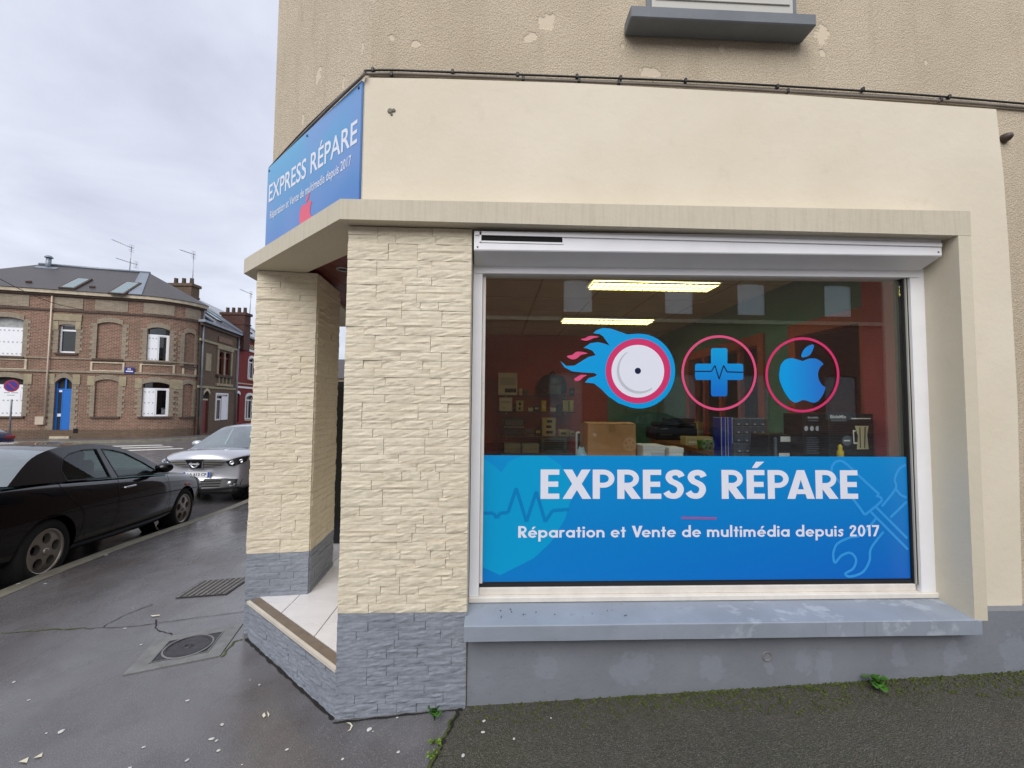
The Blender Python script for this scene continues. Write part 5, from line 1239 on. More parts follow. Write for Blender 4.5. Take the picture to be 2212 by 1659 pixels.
# bands and cornice
zb1 = f1(900, 640)[1]; zb2 = f1(640, 968)[1]; zb3 = f1(640, 1064)[1]
for nm, z0, z1, d, m in (('cornice', EZ-.02, EZ+.16, .24, 'trim_stone'), ('cornice', EZ-.12, EZ-.021, .14, 'trim_dark'), ('string_course', zb1-.05, zb1+.05, .06, 'trim_dark'), ('string_course', zb2-.05, zb2+.04, .05, 'brick_grey'), ('string_course', zb3-.05, zb3+.06, .07, 'brick_grey')):
    pbox(P1, 0, P1.len, z0, z1, .001, d, .4).build(nm, m, h1)
pbox(P1, 0, P1.len, HZ-.3, HZ+.45, .001, .03, .4).build('base_course', 'brick_brown', h1)
fz0, fz1 = zb1+.06, EZ-.13
for x0, x1 in ((-90, 215), (395, 610), (700, 940), (1055, 1280), (1360, 1470)):
    a, c = f1(x0, 560)[0], f1(x1, 580)[0]; pbox(P1, a, c, fz0+.05, fz1-.05, .001, .03, .4).build('frieze_panel', 'brick_grey', h1)
a, c, z0, z1 = rect1(395, 603, 640, 690); pbox(P1, a, c, z0, z1, .001, .06, .4).build('lintel_panel', 'trim_yellow', h1)
for x0, x1 in ((388, 430), (556, 596)): a, c, z0, z1 = rect1(x0, x1, 690, 755); pbox(P1, a, c, z0, z1, .023, .045, .4).build('shoulder_stone', 'trim_yellow', h1)
for x0, x1, yt, yb in ((664, 914, 992, 1060), (1025, 1278, 1008, 1082), (1332, 1434, 1030, 1098), (-95, 200, 965, 1045)):
    a, c, z0, z1 = rect1(x0, x1, yt, yb); mb = MB(); e = .09
    pbox(P1, a, c, z0, z0+e*.7, .001, .05, .4, mb); pbox(P1, a, c, z1-e*.7, z1, .001, .05, .4, mb); pbox(P1, a, a+e, z0+e*.7, z1-e*.7, .001, .05, 1, mb); pbox(P1, c-e, c, z0+e*.7, z1-e*.7, .001, .05, 1, mb); mb.build('apron_frame', 'trim_stone', h1)
# windows
a, c, z0, z1 = RC['U1']; zt2 = f1(60, 735)[1]; shutters(P1, a, c, z0, zt2, -.12, h1, 3, 8); backing(P1, a, c, zt2, z1, -.17, 'curtain', h1, 'transom_light')
a, c, z0, z1 = RC['L1']; zt2 = f1(60, 1155)[1]; shutters(P1, a, c, z0, zt2, -.12, h1, 3, 8); backing(P1, a, c, zt2, z1, -.17, 'room_dark', h1, 'transom_light')
a, c, z0, z1 = RC['U2']; casement(P1, a, c, z0+.02, z1, -.18, h1, lerp(z0, z1, .8), True, False)
for k in ('U4', 'L4'):
    a, c, z0, z1 = RC[k]; m_ = lerp(a, c, .5); zt2 = lerp(z0, z1, .8 if k == 'L4' else .77)
    casement(P1, m_-.03, c, z0+.02, zt2, -.18, h1, None, True, False); shutters(P1, a, m_-.03, z0+.02, zt2-.02, -.14, h1, 3, 3); pbox(P1, c-.13, c, z0+.02, zt2-.02, -.115, -.07, 2).build('folded_shutter', 'pvc_white', h1)
    w_ = backing(P1, a, c, zt2, z1, -.16, 'room_dark', h1, 'transom_light'); pbox(P1, a, c, zt2-.02, zt2+.05, -.14, -.1, .4).build('transom_bar', 'pvc_white', h1)
    pbox(P1, a+.05, c-.05, zt2+.06, z1-.02, -.158, -.15, .4).build('pane', 'house_glass', h1)
# blue door
a, c, z0, z1 = RC['D']; zt2 = f1(455, 1197)[1]
d_ = place('door', pbox(P1, lerp(a, c, .42), c-.05, HZ+.12, zt2, -.16, -.11, 2).mesh('door', 'blue_door'), h1)
mb = MB(); pbox(P1, a, a+.06, HZ+.12, z1-.25, -.17, -.1, 2, mb); pbox(P1, c-.05, c, HZ+.12, z1-.25, -.17, -.1, 2, mb); pbox(P1, a+.06, c-.05, zt2, zt2+.08, -.17, -.101, 2, mb); pbox(P1, lerp(a, c, .5), lerp(a, c, .6), zt2+.08, z1-.02, -.17, -.102, 2, mb); pbox(P1, lerp(a, c, .35), lerp(a, c, .418), HZ+.12, zt2, -.17, -.103, 2, mb); mb.build('door_frame', 'blue_door', h1)
pbox(P1, a+.06, lerp(a, c, .12), HZ+.12, zt2, -.165, -.112, 2).build('narrow_leaf', 'blue_door', h1); pbox(P1, lerp(a, c, .12), lerp(a, c, .35), HZ+.25, zt2-.1, -.16, -.14, 2).build('door_light', 'room_dark', h1)
mb = MB(); pbox(P1, lerp(a, c, .12), lerp(a, c, .35), HZ+1.15, HZ+1.3, -.139, -.12, 2, mb); mb.build('letter_box', 'pvc_white', d_)
backing(P1, a, c, zt2+.08, z1, -.17, 'room_dark', h1, 'fanlight')
pbox(P1, a-.05, c+.05, HZ-.1, HZ+.115, -.2, .12, 2).build('doorstep', 'trim_stone', h1)
# pipes, gas box, vent
def vpipe(P, s, z0, z1, d, r, m, parent, nm='downpipe'): mb = MB(); mb.tube([P.at(s, d, z0), P.at(s, d, z1)], r, 8); return mb.build(nm, m, parent)
sx = f1(362, 1000)[0]; vpipe(P1, sx, f1(338, 1400)[1], EZ-.15, .1, .035, 'beige_pipe', h1)
a, c, z0, z1 = rect1(272, 334, 1390, 1448); pbox(P1, a, c, z0, z1, .001, .16, .4).build('gas_box', 'beige_pipe', h1)
sx = P1.len-.15; vpipe(P1, sx, HZ+1.1, EZ-.1, .1, .05, 'zinc', h1); vpipe(P1, sx, HZ+.02, HZ+1.1, .1, .055, 'trim_dark', h1)
a, c, z0, z1 = rect1(540, 572, 1478, 1510); pbox(P1, a, c, z0, z1, .031, .05, .4).build('vent_grille', 'black_void', h1)
# street-name plaque
a, c, z0, z1 = rect1(916, 990, 1031, 1075); t = thing('street_plaque', 'small blue enamel street name plaque on the brick corner house', 'sign', P1.at((a+c)/2, .03, z0))
pbox(P1, a, c, z0, z1, .075, .09, .4).build('plate', 'plaque_blue', t)
for nm, tx, u0, u1, zz, hh in (('lettering', 'RUE', .34, .66, .58, .1),):
    text_on(nm, tx, 'pvc_white', t, P1.at(lerp(a, c, u0), .093, lerp(z0, z1, zz)), P1.at(lerp(a, c, u1), .093, lerp(z0, z1, zz)), hh, Vector((0, -1, 0)), .02)
mb = MB(); 
for k in range(7): x = lerp(a, c, .18+.095*k); pbox(P1, x, x+.055, lerp(z0, z1, .25), lerp(z0, z1, .43), .0905, .094, 2, mb)
mb.build('name_line', 'pvc_white', t)
# roof
def up(p, z): return Vector((p.x, p.y, z))
RD = 2.7; RZr = EZ+2.75
ea = [P1.at(s, .3, EZ+.165) for s in [0]+[SB]+[lerp(SB, P1.len, k/10) for k in range(1, 11)]]
PR = Path([A1+nin*RD, A1+dirS*30+nin*RD])
def ridge(x, y): s_, z_ = PR.find(*Zm(x, y)); return up(PR.at(s_), z_)
r1 = ridge(285, 274); r2 = ridge(1100, 346); RZr = (r1.z+r2.z)/2; r1.z = r2.z = RZr
backc = up(r2+nin*RD, 0); backl = A1+nin*(RD*2)
rf = MB(); rf.add([ea[0], ea[1], r2, r1], [(0, 1, 2, 3)])
for q0, q1 in zip(ea[1:-1], ea[2:]): rf.add([q0, q1, r2], [(0, 1, 2)])
rf.add([ea[0], r1, up(backl, EZ+.165)], [(0, 1, 2)]); rf.add([r1, r2, up(backc, EZ+.165), up(backl, EZ+.165)], [(0, 1, 2, 3)]); rf.add([ea[-1], up(backc, EZ+.165), r2], [(0, 1, 2)])
roof = rf.build('roof', 'slate', h1)
mb = MB(); mb.prism([(q.x, q.y) for q in [P1.at(s, .05) for s in [0, SB]+[lerp(SB, P1.len, k/6) for k in range(1, 7)]]]+[(backc.x, backc.y), (backl.x, backl.y)], EZ+.1, EZ+.15); mb.build('eaves_deck', 'trim_stone', roof)
def on_roof(u, v, lift=.0):             # u along eave 0..1 (ea0->ea1), v up the slope
    e0, e1 = ea[0].lerp(ea[1], u), None
    # plane through ea0, ea1 rising to the ridge
    sd_ = (ea[1]-ea[0]).normalized(); upv = (r1-ea[0]); upv = upv-sd_*upv.dot(sd_); nn = sd_.cross(upv).normalized()
    if nn.z < 0: nn = -nn
    return ea[0]+(ea[1]-ea[0])*u+upv*v+nn*lift
sd_ = (ea[1]-ea[0]).normalized(); upv = (r1-ea[0]); upv = upv-sd_*upv.dot(sd_); rn = sd_.cross(upv).normalized(); rn = rn if rn.z > 0 else -rn; upl = upv.length; un = upv.normalized()
def roof_hit(x, y): d = ray(*Zm(x, y)); t = (ea[0]-CPOS).dot(rn)/d.dot(rn); q = CPOS+d*t; return (q-ea[0]).dot(sd_), (q-ea[0]).dot(un)
for x0, x1, yt, yb in ((440, 585, 380, 455), (800, 945, 408, 495)):
    u0, v0 = roof_hit(x0-12, yb); u1, _ = roof_hit(x1-20, yb); _, v1 = roof_hit((x0+x1)/2, yt)
    Mx = lambda u, v, l: ea[0]+sd_*u+un*v+rn*l
    fr_ = MB(); fr_.slab([(u0, v0), (u1, v0), (u1, v1), (u0, v1)], ea[0], sd_, un, rn, .001, .09); sk = fr_.build('skylight', 'trim_dark', roof)
    g = MB(); e = .09; g.slab([(u0+e, v0+e), (u1-e, v0+e), (u1-e, v1-e), (u0+e, v1-e)], ea[0], sd_, un, rn, .091, .1); g.build('skylight_pane', 'windscreen_glass', roof)
    g = MB(); g.slab([(u0+e, v0+e), (u1-e, v0+e), (u1-e, v1-e), (u0+e, v1-e)], ea[0], sd_, un, rn, .0901, .0905); g.build('skylight_blind', 'pale_blue_cloth', roof)
for x, y in ((215, 410), (680, 447)):
    u, v = roof_hit(x, y); MB().slab([(u-.12, v-.06), (u+.12, v-.06), (u+.08, v+.08), (u-.08, v+.08)], ea[0], sd_, un, rn, .001, .1).build('roof_vent', 'trim_dark', roof)
hs = MB(); hs.slab([((ea[1]-ea[0]).dot(sd_)-.62, (ea[1]-ea[0]).dot(un)+.02), ((ea[1]-ea[0]).dot(sd_)-.02, (ea[1]-ea[0]).dot(un)+.02), ((r2-ea[0]).dot(sd_)-.02, (r2-ea[0]).dot(un)-.03), ((r2-ea[0]).dot(sd_)-.5, (r2-ea[0]).dot(un)-.03)], ea[0], sd_, un, rn, .004, .04); hs.build('hip_flashing', 'zinc', roof)
mb = MB(); mb.tube([r1+Vector((0, 0, .04)), r2+Vector((0, 0, .04))], .07, 6); mb.build('ridge', 'zinc', roof)
u, v = roof_hit(345, 300); q = ea[0]+sd_*u+un*(v+.1)
mb = MB(); mb.tube([q-Vector((0, 0, .2)), q+Vector((0, 0, .55))], .12, 10); mb.lathe([(.2, .55), (.16, .62), (.12, .66), (0, .7)], q, (0, 0, 1), 10); mb.slab([(u-.5, v-.2), (u+.5, v-.2), (u+.5, v+.1), (u-.5, v+.1)], ea[0], sd_, un, rn, .002, .03); mb.build('flue_pipe', 'zinc', roof)
# far pavement in front of it
mb = MB(); pbox(P1, 0, P1.len, HZ-.3, HZ, .0, 1.7, .6, mb); struct(mb.build('pavement', 'road_asphalt'))
mb = MB(); pbox(P1, 0, P1.len, HZ-.3, HZ+.004, 1.701, 1.86, .6, mb); struct(mb.build('kerb', 'kerb_stone'))

# ---- row along the side street
def Zn(x, y): return ((440+x/2.2115)/1.736, (950+y/2.2115)/1.736)
dr_ = Vector((sin(radians(-10)), cos(radians(-10)), 0))
c0 = CEND+dr_*.03
def street_point(px): P_ = Path([c0, c0+dr_*30]); return P_.find(px, 800)[0]
s2 = street_point(Zn(990, 700)[0]); s3 = s2+7.5
def rowhouse(name, label, sA, sB, ezpx, wallm):
    P = Path([c0+dr_*sA, c0+dr_*sB]); h = thing(name, label, 'house', (*(c0+dr_*((sA+sB)/2))[:2], HZ), 'row houses along the side street'); return P, h
P2, h2 = rowhouse('row_house', 'narrow dark brown brick house with twin arched window and dark red door', -.5, s2, 0, 0)
def f2(x, y): return P2.find(*Zn(x, y))
EZ2 = (f2(780, 598)[1]+f2(960, 668)[1])/2
def rect2(f, x0, x1, yt, yb): xm = (x0+x1)/2; return f(x0, (yt+yb)/2)[0], f(x1, (yt+yb)/2)[0], f(xm, yb)[1], f(xm, yt)[1]
W2 = {'Ua': rect2(f2, 836, 882, 815, 1008), 'Ub': rect2(f2, 893, 936, 825, 1012), 'W': rect2(f2, 815, 905, 1172, 1382), 'D': rect2(f2, 706, 756, 1140, 1490)}
r2_ = {'Ua': .1, 'Ub': .1, 'W': .02, 'D': .25}
wall_mesh(P2, 0, P2.len, HZ-.6, EZ2, [(*W2[k], r2_[k], .18) for k in W2]).build('wall', 'brick_brown', h2, recalc=False)
for k in ('Ua', 'Ub'): a, c, z0, z1 = W2[k]; casement(P2, a, c, z0, z1, -.16, h2, lerp(z0, z1, .75), True, True, 'dark_red_door')
a, c, z0, z1 = W2['W']; casement(P2, a, c, z0, z1, -.1, h2, lerp(z0, z1, .82), True, True)
mb = MB(); pbox(P2, a-.1, a, z0, z1, .001, .05, 2, mb); pbox(P2, c, c+.1, z0, z1, .001, .05, 2, mb); pbox(P2, a-.1, c+.1, z1, z1+.1, .001, .051, 2, mb); mb.build('window_surround', 'pvc_white', h2)
pbox(P2, lerp(a, c, .52), c, z0, z1-.1, -.03, .02, 2).build('shutter', 'pvc_white', h2)
a, c, z0, z1 = W2['D']; zt2 = lerp(HZ, z1, .78)
d_ = pbox(P2, a, c, HZ-.3, zt2, -.16, -.1, 2).build('door', 'dark_red_door', h2); pbox(P2, a, c, zt2, zt2+.1, -.17, -.05, 2).build('door_transom', 'trim_stone', h2); backing(P2, a, c, zt2+.1, z1, -.15, 'room_dark', h2, 'fanlight'); arch(P2, a, c, z1-.25, .25, .16, .05, 'trim_stone', h2)
a, _, z0, _ = W2['Ua']; _, c, _, z1 = W2['Ub']
mb = MB(); pbox(P2, a-.22, a-.02, z0, z1+.1, .001, .06, 2, mb); pbox(P2, c+.02, c+.22, z0, z1+.1, .001, .06, 2, mb); pbox(P2, a-.3, c+.3, z1+.11, z1+.32, .001, .1, 2, mb); mb.build('window_surround', 'trim_yellow', h2)
pbox(P2, W2['Ua'][1]+.01, W2['Ub'][0]-.01, z0, z1, -.1, .03, 2).build('mullion', 'trim_yellow', h2)
pbox(P2, a-.3, c+.3, z0-.16, z0-.02, .001, .14, 2).build('window_sill', 'trim_dark', h2)
zz = f2(880, 1090)[1]; pbox(P2, a-.3, c+.3, zz-.1, zz+.06, .001, .12, 2).build('balcony_ledge', 'trim_yellow', h2)
for k in range(4): x = lerp(a-.2, c+.2, (k+.5)/4); pbox(P2, x-.05, x+.05, zz+.06, z0-.17, .001, .08, 2).build('baluster', 'trim_yellow', h2)
zp = f2(880, 720)[1]; pbox(P2, a-.15, c+.15, zp-.18, zp+.18, .001, .05, 2).build('frieze_panel', 'brick_red', h2)
for zq, d in ((f2(880, 1120)[1], .06), (zp-.4, .08), (EZ2-.12, .16)): pbox(P2, 0, P2.len, zq-.07, zq+.07, .001, d, 2).build('string_course', 'trim_yellow' if d < .1 else 'trim_dark', h2)
pbox(P2, 0, P2.len, EZ2, EZ2+.14, -.1, .28, 2).build('gutter', 'zinc', h2)
a, c, z0, z1 = rect2(f2, 728, 772, 830, 975); pbox(P2, a, c, z0, z1, .001, .05, 2).build('wall_panel', 'trim_yellow', h2)
vpipe(P2, P2.len-.1, HZ, EZ2, .1, .05, 'zinc', h2)
P3, h3 = rowhouse('row_house', 'crimson painted brick house with white bands beyond the dark brick one', s2+.01, s3, 0, 0)
def f3(x, y): return P3.find(*Zn(x, y))
EZ3 = f3(1080, 705)[1]
W3 = {'U': rect2(f3, 1086, 1134, 870, 1042), 'W': rect2(f3, 1062, 1122, 1178, 1375), 'D': rect2(f3, 978, 1010, 1160, 1400)}
wall_mesh(P3, 0, P3.len, HZ-.6, EZ3, [(*W3[k], .15, .16) for k in W3]).build('wall', 'brick_crimson', h3, recalc=False)
for k in ('U', 'W'):
    a, c, z0, z1 = W3[k]; casement(P3, a, c, z0, z1, -.14, h3, lerp(z0, z1, .8), True, True); arch(P3, a, c, z1-.15, .15, .2, .05, 'pvc_white', h3); pbox(P3, a-.12, a, z0, z1-.1, .001, .04, 2).build('window_surround', 'pvc_white', h3); pbox(P3, c, c+.12, z0, z1-.1, .001, .04, 2).build('window_surround', 'pvc_white', h3); pbox(P3, a-.1, c+.1, z0-.12, z0-.01, -.05, .1, 2).build('window_sill', 'trim_stone', h3)
a, c, z0, z1 = W3['D']; pbox(P3, a, c, HZ-.3, z1, -.14, -.08, 2).build('door', 'dark_red_door', h3); arch(P3, a, c, z1-.15, .15, .18, .05, 'pvc_white', h3)
for zq, hh_, m in ((f3(1080, 1115)[1], .07, 'pvc_white'), (f3(1080, 800)[1], .09, 'pvc_white'), (f3(1080, 1085)[1], .04, 'trim_stone'), (EZ3-.1, .08, 'trim_dark')): pbox(P3, 0, P3.len, zq-hh_, zq+hh_, .001, .06, 2).build('string_course', m, h3)
mb = MB(); z_ = f3(1040, 755)[1]
for k in range(16): x = .25+k*.45; q = P3.at(x, .03, z_); mb.lathe([(.17, 0), (.17, .03), (.1, .03), (.1, 0)], q, P3.at(x, 1.03, z_)-q, 12, False)
mb.build('frieze_rings', 'trim_stone', h3)
pbox(P3, 0, P3.len, EZ3, EZ3+.14, -.1, .28, 2).build('gutter', 'zinc', h3)
mat('wet_slate', srgb(104, 108, 116), .22, var=.15, vscale=5)
for P, h, ez, hh_, t0, rd_ in ((P2, h2, EZ2, 2.15, 1.0, 2.7), (P3, h3, EZ3, 2.9, 0, 3.6)):
    e0, e1, rr0, rr1 = P.at(t0, .25, ez+.145), P.at(P.len, .25, ez+.145), P.at(t0, -rd_, ez+hh_), P.at(P.len, -rd_, ez+hh_); bb0, bb1 = P.at(t0, -2*rd_, ez), P.at(P.len, -2*rd_, ez)
    mb = MB(); mb.add([e0, e1, rr1, rr0, bb1, bb0], [(0, 1, 2, 3), (3, 2, 4, 5), (0, 3, 5), (1, 4, 2)]); rf = mb.build('roof', 'wet_slate', h)
    for t_ in (t0+.02, P.len-.05): mb = MB(); mb.tube([P.at(t_, .25, ez+.2), P.at(t_, -rd_, ez+hh_+.06)], .08, 6); mb.build('verge_flashing', 'zinc', rf)
    a_ = P.at(P.len*.4, -.75, 0); n3 = Vector((0, 0, 1))
    sdv = dr_; upv2 = (rr0-e0).normalized(); rn2 = sdv.cross(upv2).normalized(); rn2 = rn2 if rn2.z > 0 else -rn2; uu = P.len*.42
    MB().slab([(uu, .9), (uu+.75, .9), (uu+.75, 1.9), (uu, 1.9)], e0, sdv, upv2, rn2, .01, .08).build('skylight', 'trim_dark', rf); MB().slab([(uu+.08, .98), (uu+.67, .98), (uu+.67, 1.82), (uu+.08, 1.82)], e0, sdv, upv2, rn2, .081, .09).build('skylight_pane', 'pale_blue_cloth', rf)
def chimney(name, label, base, top, wx, wy, dirv, npots, m, group='brick chimney stacks'):
    t = thing(name, label, 'chimney', base, group); ang = atan2(dirv.y, dirv.x); M = Matrix.Translation(Vector((base.x, base.y, 0)))@Matrix.Rotation(ang, 4, 'Z')
    mb = MB(); mb.uv = []
    for (sx, sy, z0, z1) in ((1, 1, base.z, top-.18), (1.06, 1.1, top-.9, top-.8), (1.12, 1.2, top-.1799, top)):
        k0 = len(mb.v); mb.box(-wx/2*sx, wx/2*sx, -wy/2*sy, wy/2*sy, z0, z1, M); mb.uv += [(v[0]+v[1], v[2]) for v in mb.v[k0:]]
    mb.build('stack', m, t)
    for k in range(npots):
        q = M@Vector((lerp(-wx/2, wx/2, (k+.5)/npots), 0, 0)); mb = MB(); mb.lathe([(.13, 0), (.11, .35), (.12, .42), (.08, .42), (.08, .1)], (q.x, q.y, top), (0, 0, 1), 10); mb.build('chimney_pot', 'trim_dark', t)
    return t
# stack between the corner house and the row: surveyed at the party wall
def at_depth(px, py, d): r_ = ray(px, py); return CPOS+r_*(d/r_.dot(CF))
k0, k1 = at_depth(*Zm(1252, 420), 27.5), at_depth(*Zm(1440, 430), 27.5)
kb = at_depth(*Zm(1350, 640), 27.5); cx_k = (k0+k1)/2
chimney('chimney_stack', 'wide brown brick chimney with three pots behind the corner house roof', Vector((cx_k.x, cx_k.y, kb.z-1.5)), cx_k.z, (k1-k0).length*.92, .7, CR, 3, 'brick_brown')
k0, k1 = at_depth(*Zm(1640, 610), 31), at_depth(*Zm(1822, 640), 31); cx_k = (k0+k1)/2; kb = at_depth(*Zm(1730, 760), 31)
chimney('chimney_stack', 'dark red brick chimney with pots on the farther row house', Vector((cx_k.x, cx_k.y, kb.z-1.5)), cx_k.z-.1, (k1-k0).length*.92, .7, CR, 4, 'brick_dark')
# rooftop aerials
def aerial(label, base, top, arms, tilt):
    t = thing('television_aerial', label, 'aerial', base, 'television aerials on the roofs'); mb = MB(); mb.tube([base, top], .022, 6); mb.build('mast', 'steel', t)
    for (za, l0, l1, dz) in arms:
        o = base.lerp(top, za); a_ = o-CR*l0+Vector((0, 0, dz)); c_ = o+CR*l1-Vector((0, 0, dz*l1/max(l0, .01))); mb = MB(); mb.tube([a_, c_], .018, 5)
        n_ = 9
        for k in range(n_):
            q = a_.lerp(c_, (k+.5)/n_); mb.tube([q-CF*.18+Vector((0, 0, .0)), q+CF*.18], .008, 4); mb.tube([q-Vector((0, 0, .05)), q+Vector((0, 0, .05))], .007, 4)
        mb.build('antenna_boom', 'steel', t)
        mb = MB()
        for k in range(-2, 3):
            if k: q = c_-CR*.1+Vector((0, 0, .11*k)); mb.tube([q-CF*.2, q+CF*.2], .009, 4)
        mb.tube([c_-CR*.1-Vector((0, 0, .24)), c_-CR*.1+Vector((0, 0, .24))], .009, 4); mb.build('reflector', 'steel', t)
d1_, d2_, d3_ = 28, 27.4, 31
aerial('tall aerial with two booms above the ridge of the corner house', at_depth(*Zm(948, 345), d1_), at_depth(*Zm(962, 150), d1_), ((.98, 1.3, .12, .55), (.42, .95, .5, .3)), 0)
aerial('tall single boom aerial fixed to the wide brown chimney', at_depth(*Zm(1408, 470), d2_), at_depth(*Zm(1418, 200), d2_), ((.99, .9, .1, .3),), 0)
aerial('small aerial on the dark red chimney of the farther house', at_depth(*Zm(1828, 650), d3_), at_depth(*Zm(1838, 490), d3_), ((.98, .8, .1, .35),), 0)
# overhead wire across the corner house
a_, c_ = at_depth(*Zm(-60, 350), 17), at_depth(*Zm(620, 610), 22.6)
t = thing('overhead_wire', 'thin dark overhead wire crossing in front of the corner house eaves', 'wire', a_); mb = MB(); mb.tube([a_.lerp(c_, k/10)-Vector((0, 0, .25*sin(pi*k/10))) for k in range(11)], .014, 5); mb.build('wire', 'cable_black', t)
# house on our side across the front street, behind the viewer: it is what the shop window mirrors
YB = -12.6
PB = Path([(22, YB), (-12, YB)]); hb = thing('street_house', 'dark brick house with white shuttered windows mirrored in the shop window', 'house', (3, YB, 0))
opsb = []
for xc in (3.5, 7.9, 11.1, -1.2, 15): opsb.append((22-xc-.62, 22-xc+.62, 5.6, 7.0, .05, .15))
for xc in (3.0, 7.9, 11.1, -1.2, 15): opsb.append((22-xc-.7, 22-xc+.7, .1 if xc in (3.0,) else 1.1, 3.0, .05, .15))
wall_mesh(PB, 0, 34, -.4, 7.4, opsb, step=1.5).build('wall', 'brick_red', hb, recalc=False)
for o in opsb: pbox(PB, o[0], o[1], o[2], o[3], -.12, -.06, 2).build('shutter', 'pvc_white' if o[2] > 4 else 'curtain', hb)
pbox(PB, 0, 34, 5.2, 5.36, .001, .08, 4).build('string_course', 'trim_stone', hb); pbox(PB, 0, 34, 7.4, 7.55, -.3, .3, 4).build('cornice', 'trim_stone', hb)
mb = MB(); mb.add([(22, YB+.3, 7.55), (-12, YB+.3, 7.55), (-12, YB-4, 9.3), (22, YB-4, 9.3), (22, YB-8, 7.55), (-12, YB-8, 7.55)], [(0, 1, 2, 3), (3, 2, 5, 4)]); mb.build('roof', 'slate', hb)

# ================================================================== CARS
def paint(name, col, rough=.25, metal=0., flake=0.):
    b = NB(name); b.set('Base Color', col); b.set('Roughness', rough); b.set('Metallic', metal); b.set('Coat Weight', 1.); b.set('Coat Roughness', .03); b.set('Specular IOR Level', .5 if metal else .05)
    if flake: b.bump(b.noise(400, 2), .04, .002)
    return b.m
paint('paint_black', (.003, .003, .004), .3); paint('paint_silver', srgb(196, 198, 204), .32, .55, 1); paint('paint_blue', srgb(24, 28, 66), .3)
mat('tyre', (.014, .014, .014), .8, var=.2, vscale=30); mat('alloy', srgb(176, 170, 160), .35, metal=.75, var=.08); mat('brake_dark', (.01, .01, .01), .7, var=0)
mat('car_trim', (.016, .016, .017), .5, var=.1); mat('chrome', srgb(215, 216, 220), .12, metal=1., var=0); mat('seat_cloth', srgb(52, 52, 54), .9, var=.1)
mat('amber_lens', srgb(206, 84, 20), .25, var=0); mat('red_lens', srgb(140, 10, 12), .25, var=0); mat('plate_white', srgb(224, 226, 230), .4, var=0); mat('plate_blue', srgb(30, 80, 170), .4, var=0)
mat('lamp_chrome', srgb(190, 192, 196), .2, metal=.8, var=0); mat('seam_black', (.004, .004, .004), .8, var=0)
def eval_mesh(me, name, subs=0, cutters=()):
    o = bpy.data.objects.new('tmp', me); COL.objects.link(o); tmp = [o]
    if subs: md = o.modifiers.new('s', 'SUBSURF'); md.levels = subs; md.render_levels = subs
    for cme in cutters:
        co = bpy.data.objects.new('tmpc', cme); COL.objects.link(co); tmp.append(co); md = o.modifiers.new('b', 'BOOLEAN'); md.operation = 'DIFFERENCE'; md.object = co; md.solver = 'EXACT'
    dg = bpy.context.evaluated_depsgraph_get(); out = bpy.data.meshes.new_from_object(o.evaluated_get(dg)); out.name = name
    for q in tmp: bpy.data.objects.remove(q)
    return out
def holed(outline, holes):               # flat polygon with holes -> verts, tris (2-D)
    bm = bmesh.new(); edges = []
    for lp in [outline]+holes:
        vs = [bm.verts.new((x, y, 0)) for x, y in lp]; edges += [bm.edges.new((vs[i], vs[(i+1) % len(vs)])) for i in range(len(vs))]
    bmesh.ops.triangle_fill(bm, edges=edges, use_beauty=True); bm.verts.ensure_lookup_table(); bm.verts.index_update()
    V_ = [(v.co.x, v.co.y) for v in bm.verts]; F_ = [tuple(v.index for v in f.verts) for f in bm.faces]; bm.free(); return V_, F_
def rim_mesh(r, style, m):
    mb = MB(); lip = [(r, -.06), (r, .012), (r*.97, .02), (r*.9, .014), (r*.88, -.012)]
    mb.lathe(lip, (0, 0, 0), (0, 1, 0), 36)
    n = 36; out = [(r*.885*cos(2*pi*k/n), r*.885*sin(2*pi*k/n)) for k in range(n)]; holes = []
    if style == 'holes':
        for k in range(5): a = 2*pi*k/5+.31; holes.append([(r*.57*cos(a)+r*.235*cos(2*pi*j/16), r*.57*sin(a)+r*.235*sin(2*pi*j/16)) for j in range(16)])
    else:
        for k in range(5):
            a = 2*pi*k/5; holes.append([(r*q*cos(a+d), r*q*sin(a+d)) for q, d in ((.3, -.3), (.8, -.42), (.8, -.2), (.8, 0), (.8, .2), (.8, .42), (.3, .3))])
    V_, F_ = holed(out, holes); f3d = lambda p: (p[0], (.0 if style == 'holes' else -.01)+.012*(1-(p[0]**2+p[1]**2)/(r*r)), p[1])
    mb.add([f3d(p) for p in V_], F_, False)
    for h_ in holes:
        k = len(h_); mb.add([f3d(p) for p in h_]+[(p[0]*.97, f3d(p)[1]-.05, p[1]*.97) for p in h_], [(i, (i+1) % k, k+(i+1) % k, k+i) for i in range(k)], True)
    mb.lathe([(r*.16, .01), (r*.15, .022), (r*.1, .026), (0, .027)], (0, 0, 0), (0, 1, 0), 16)
    return mb.mesh('rim', m)
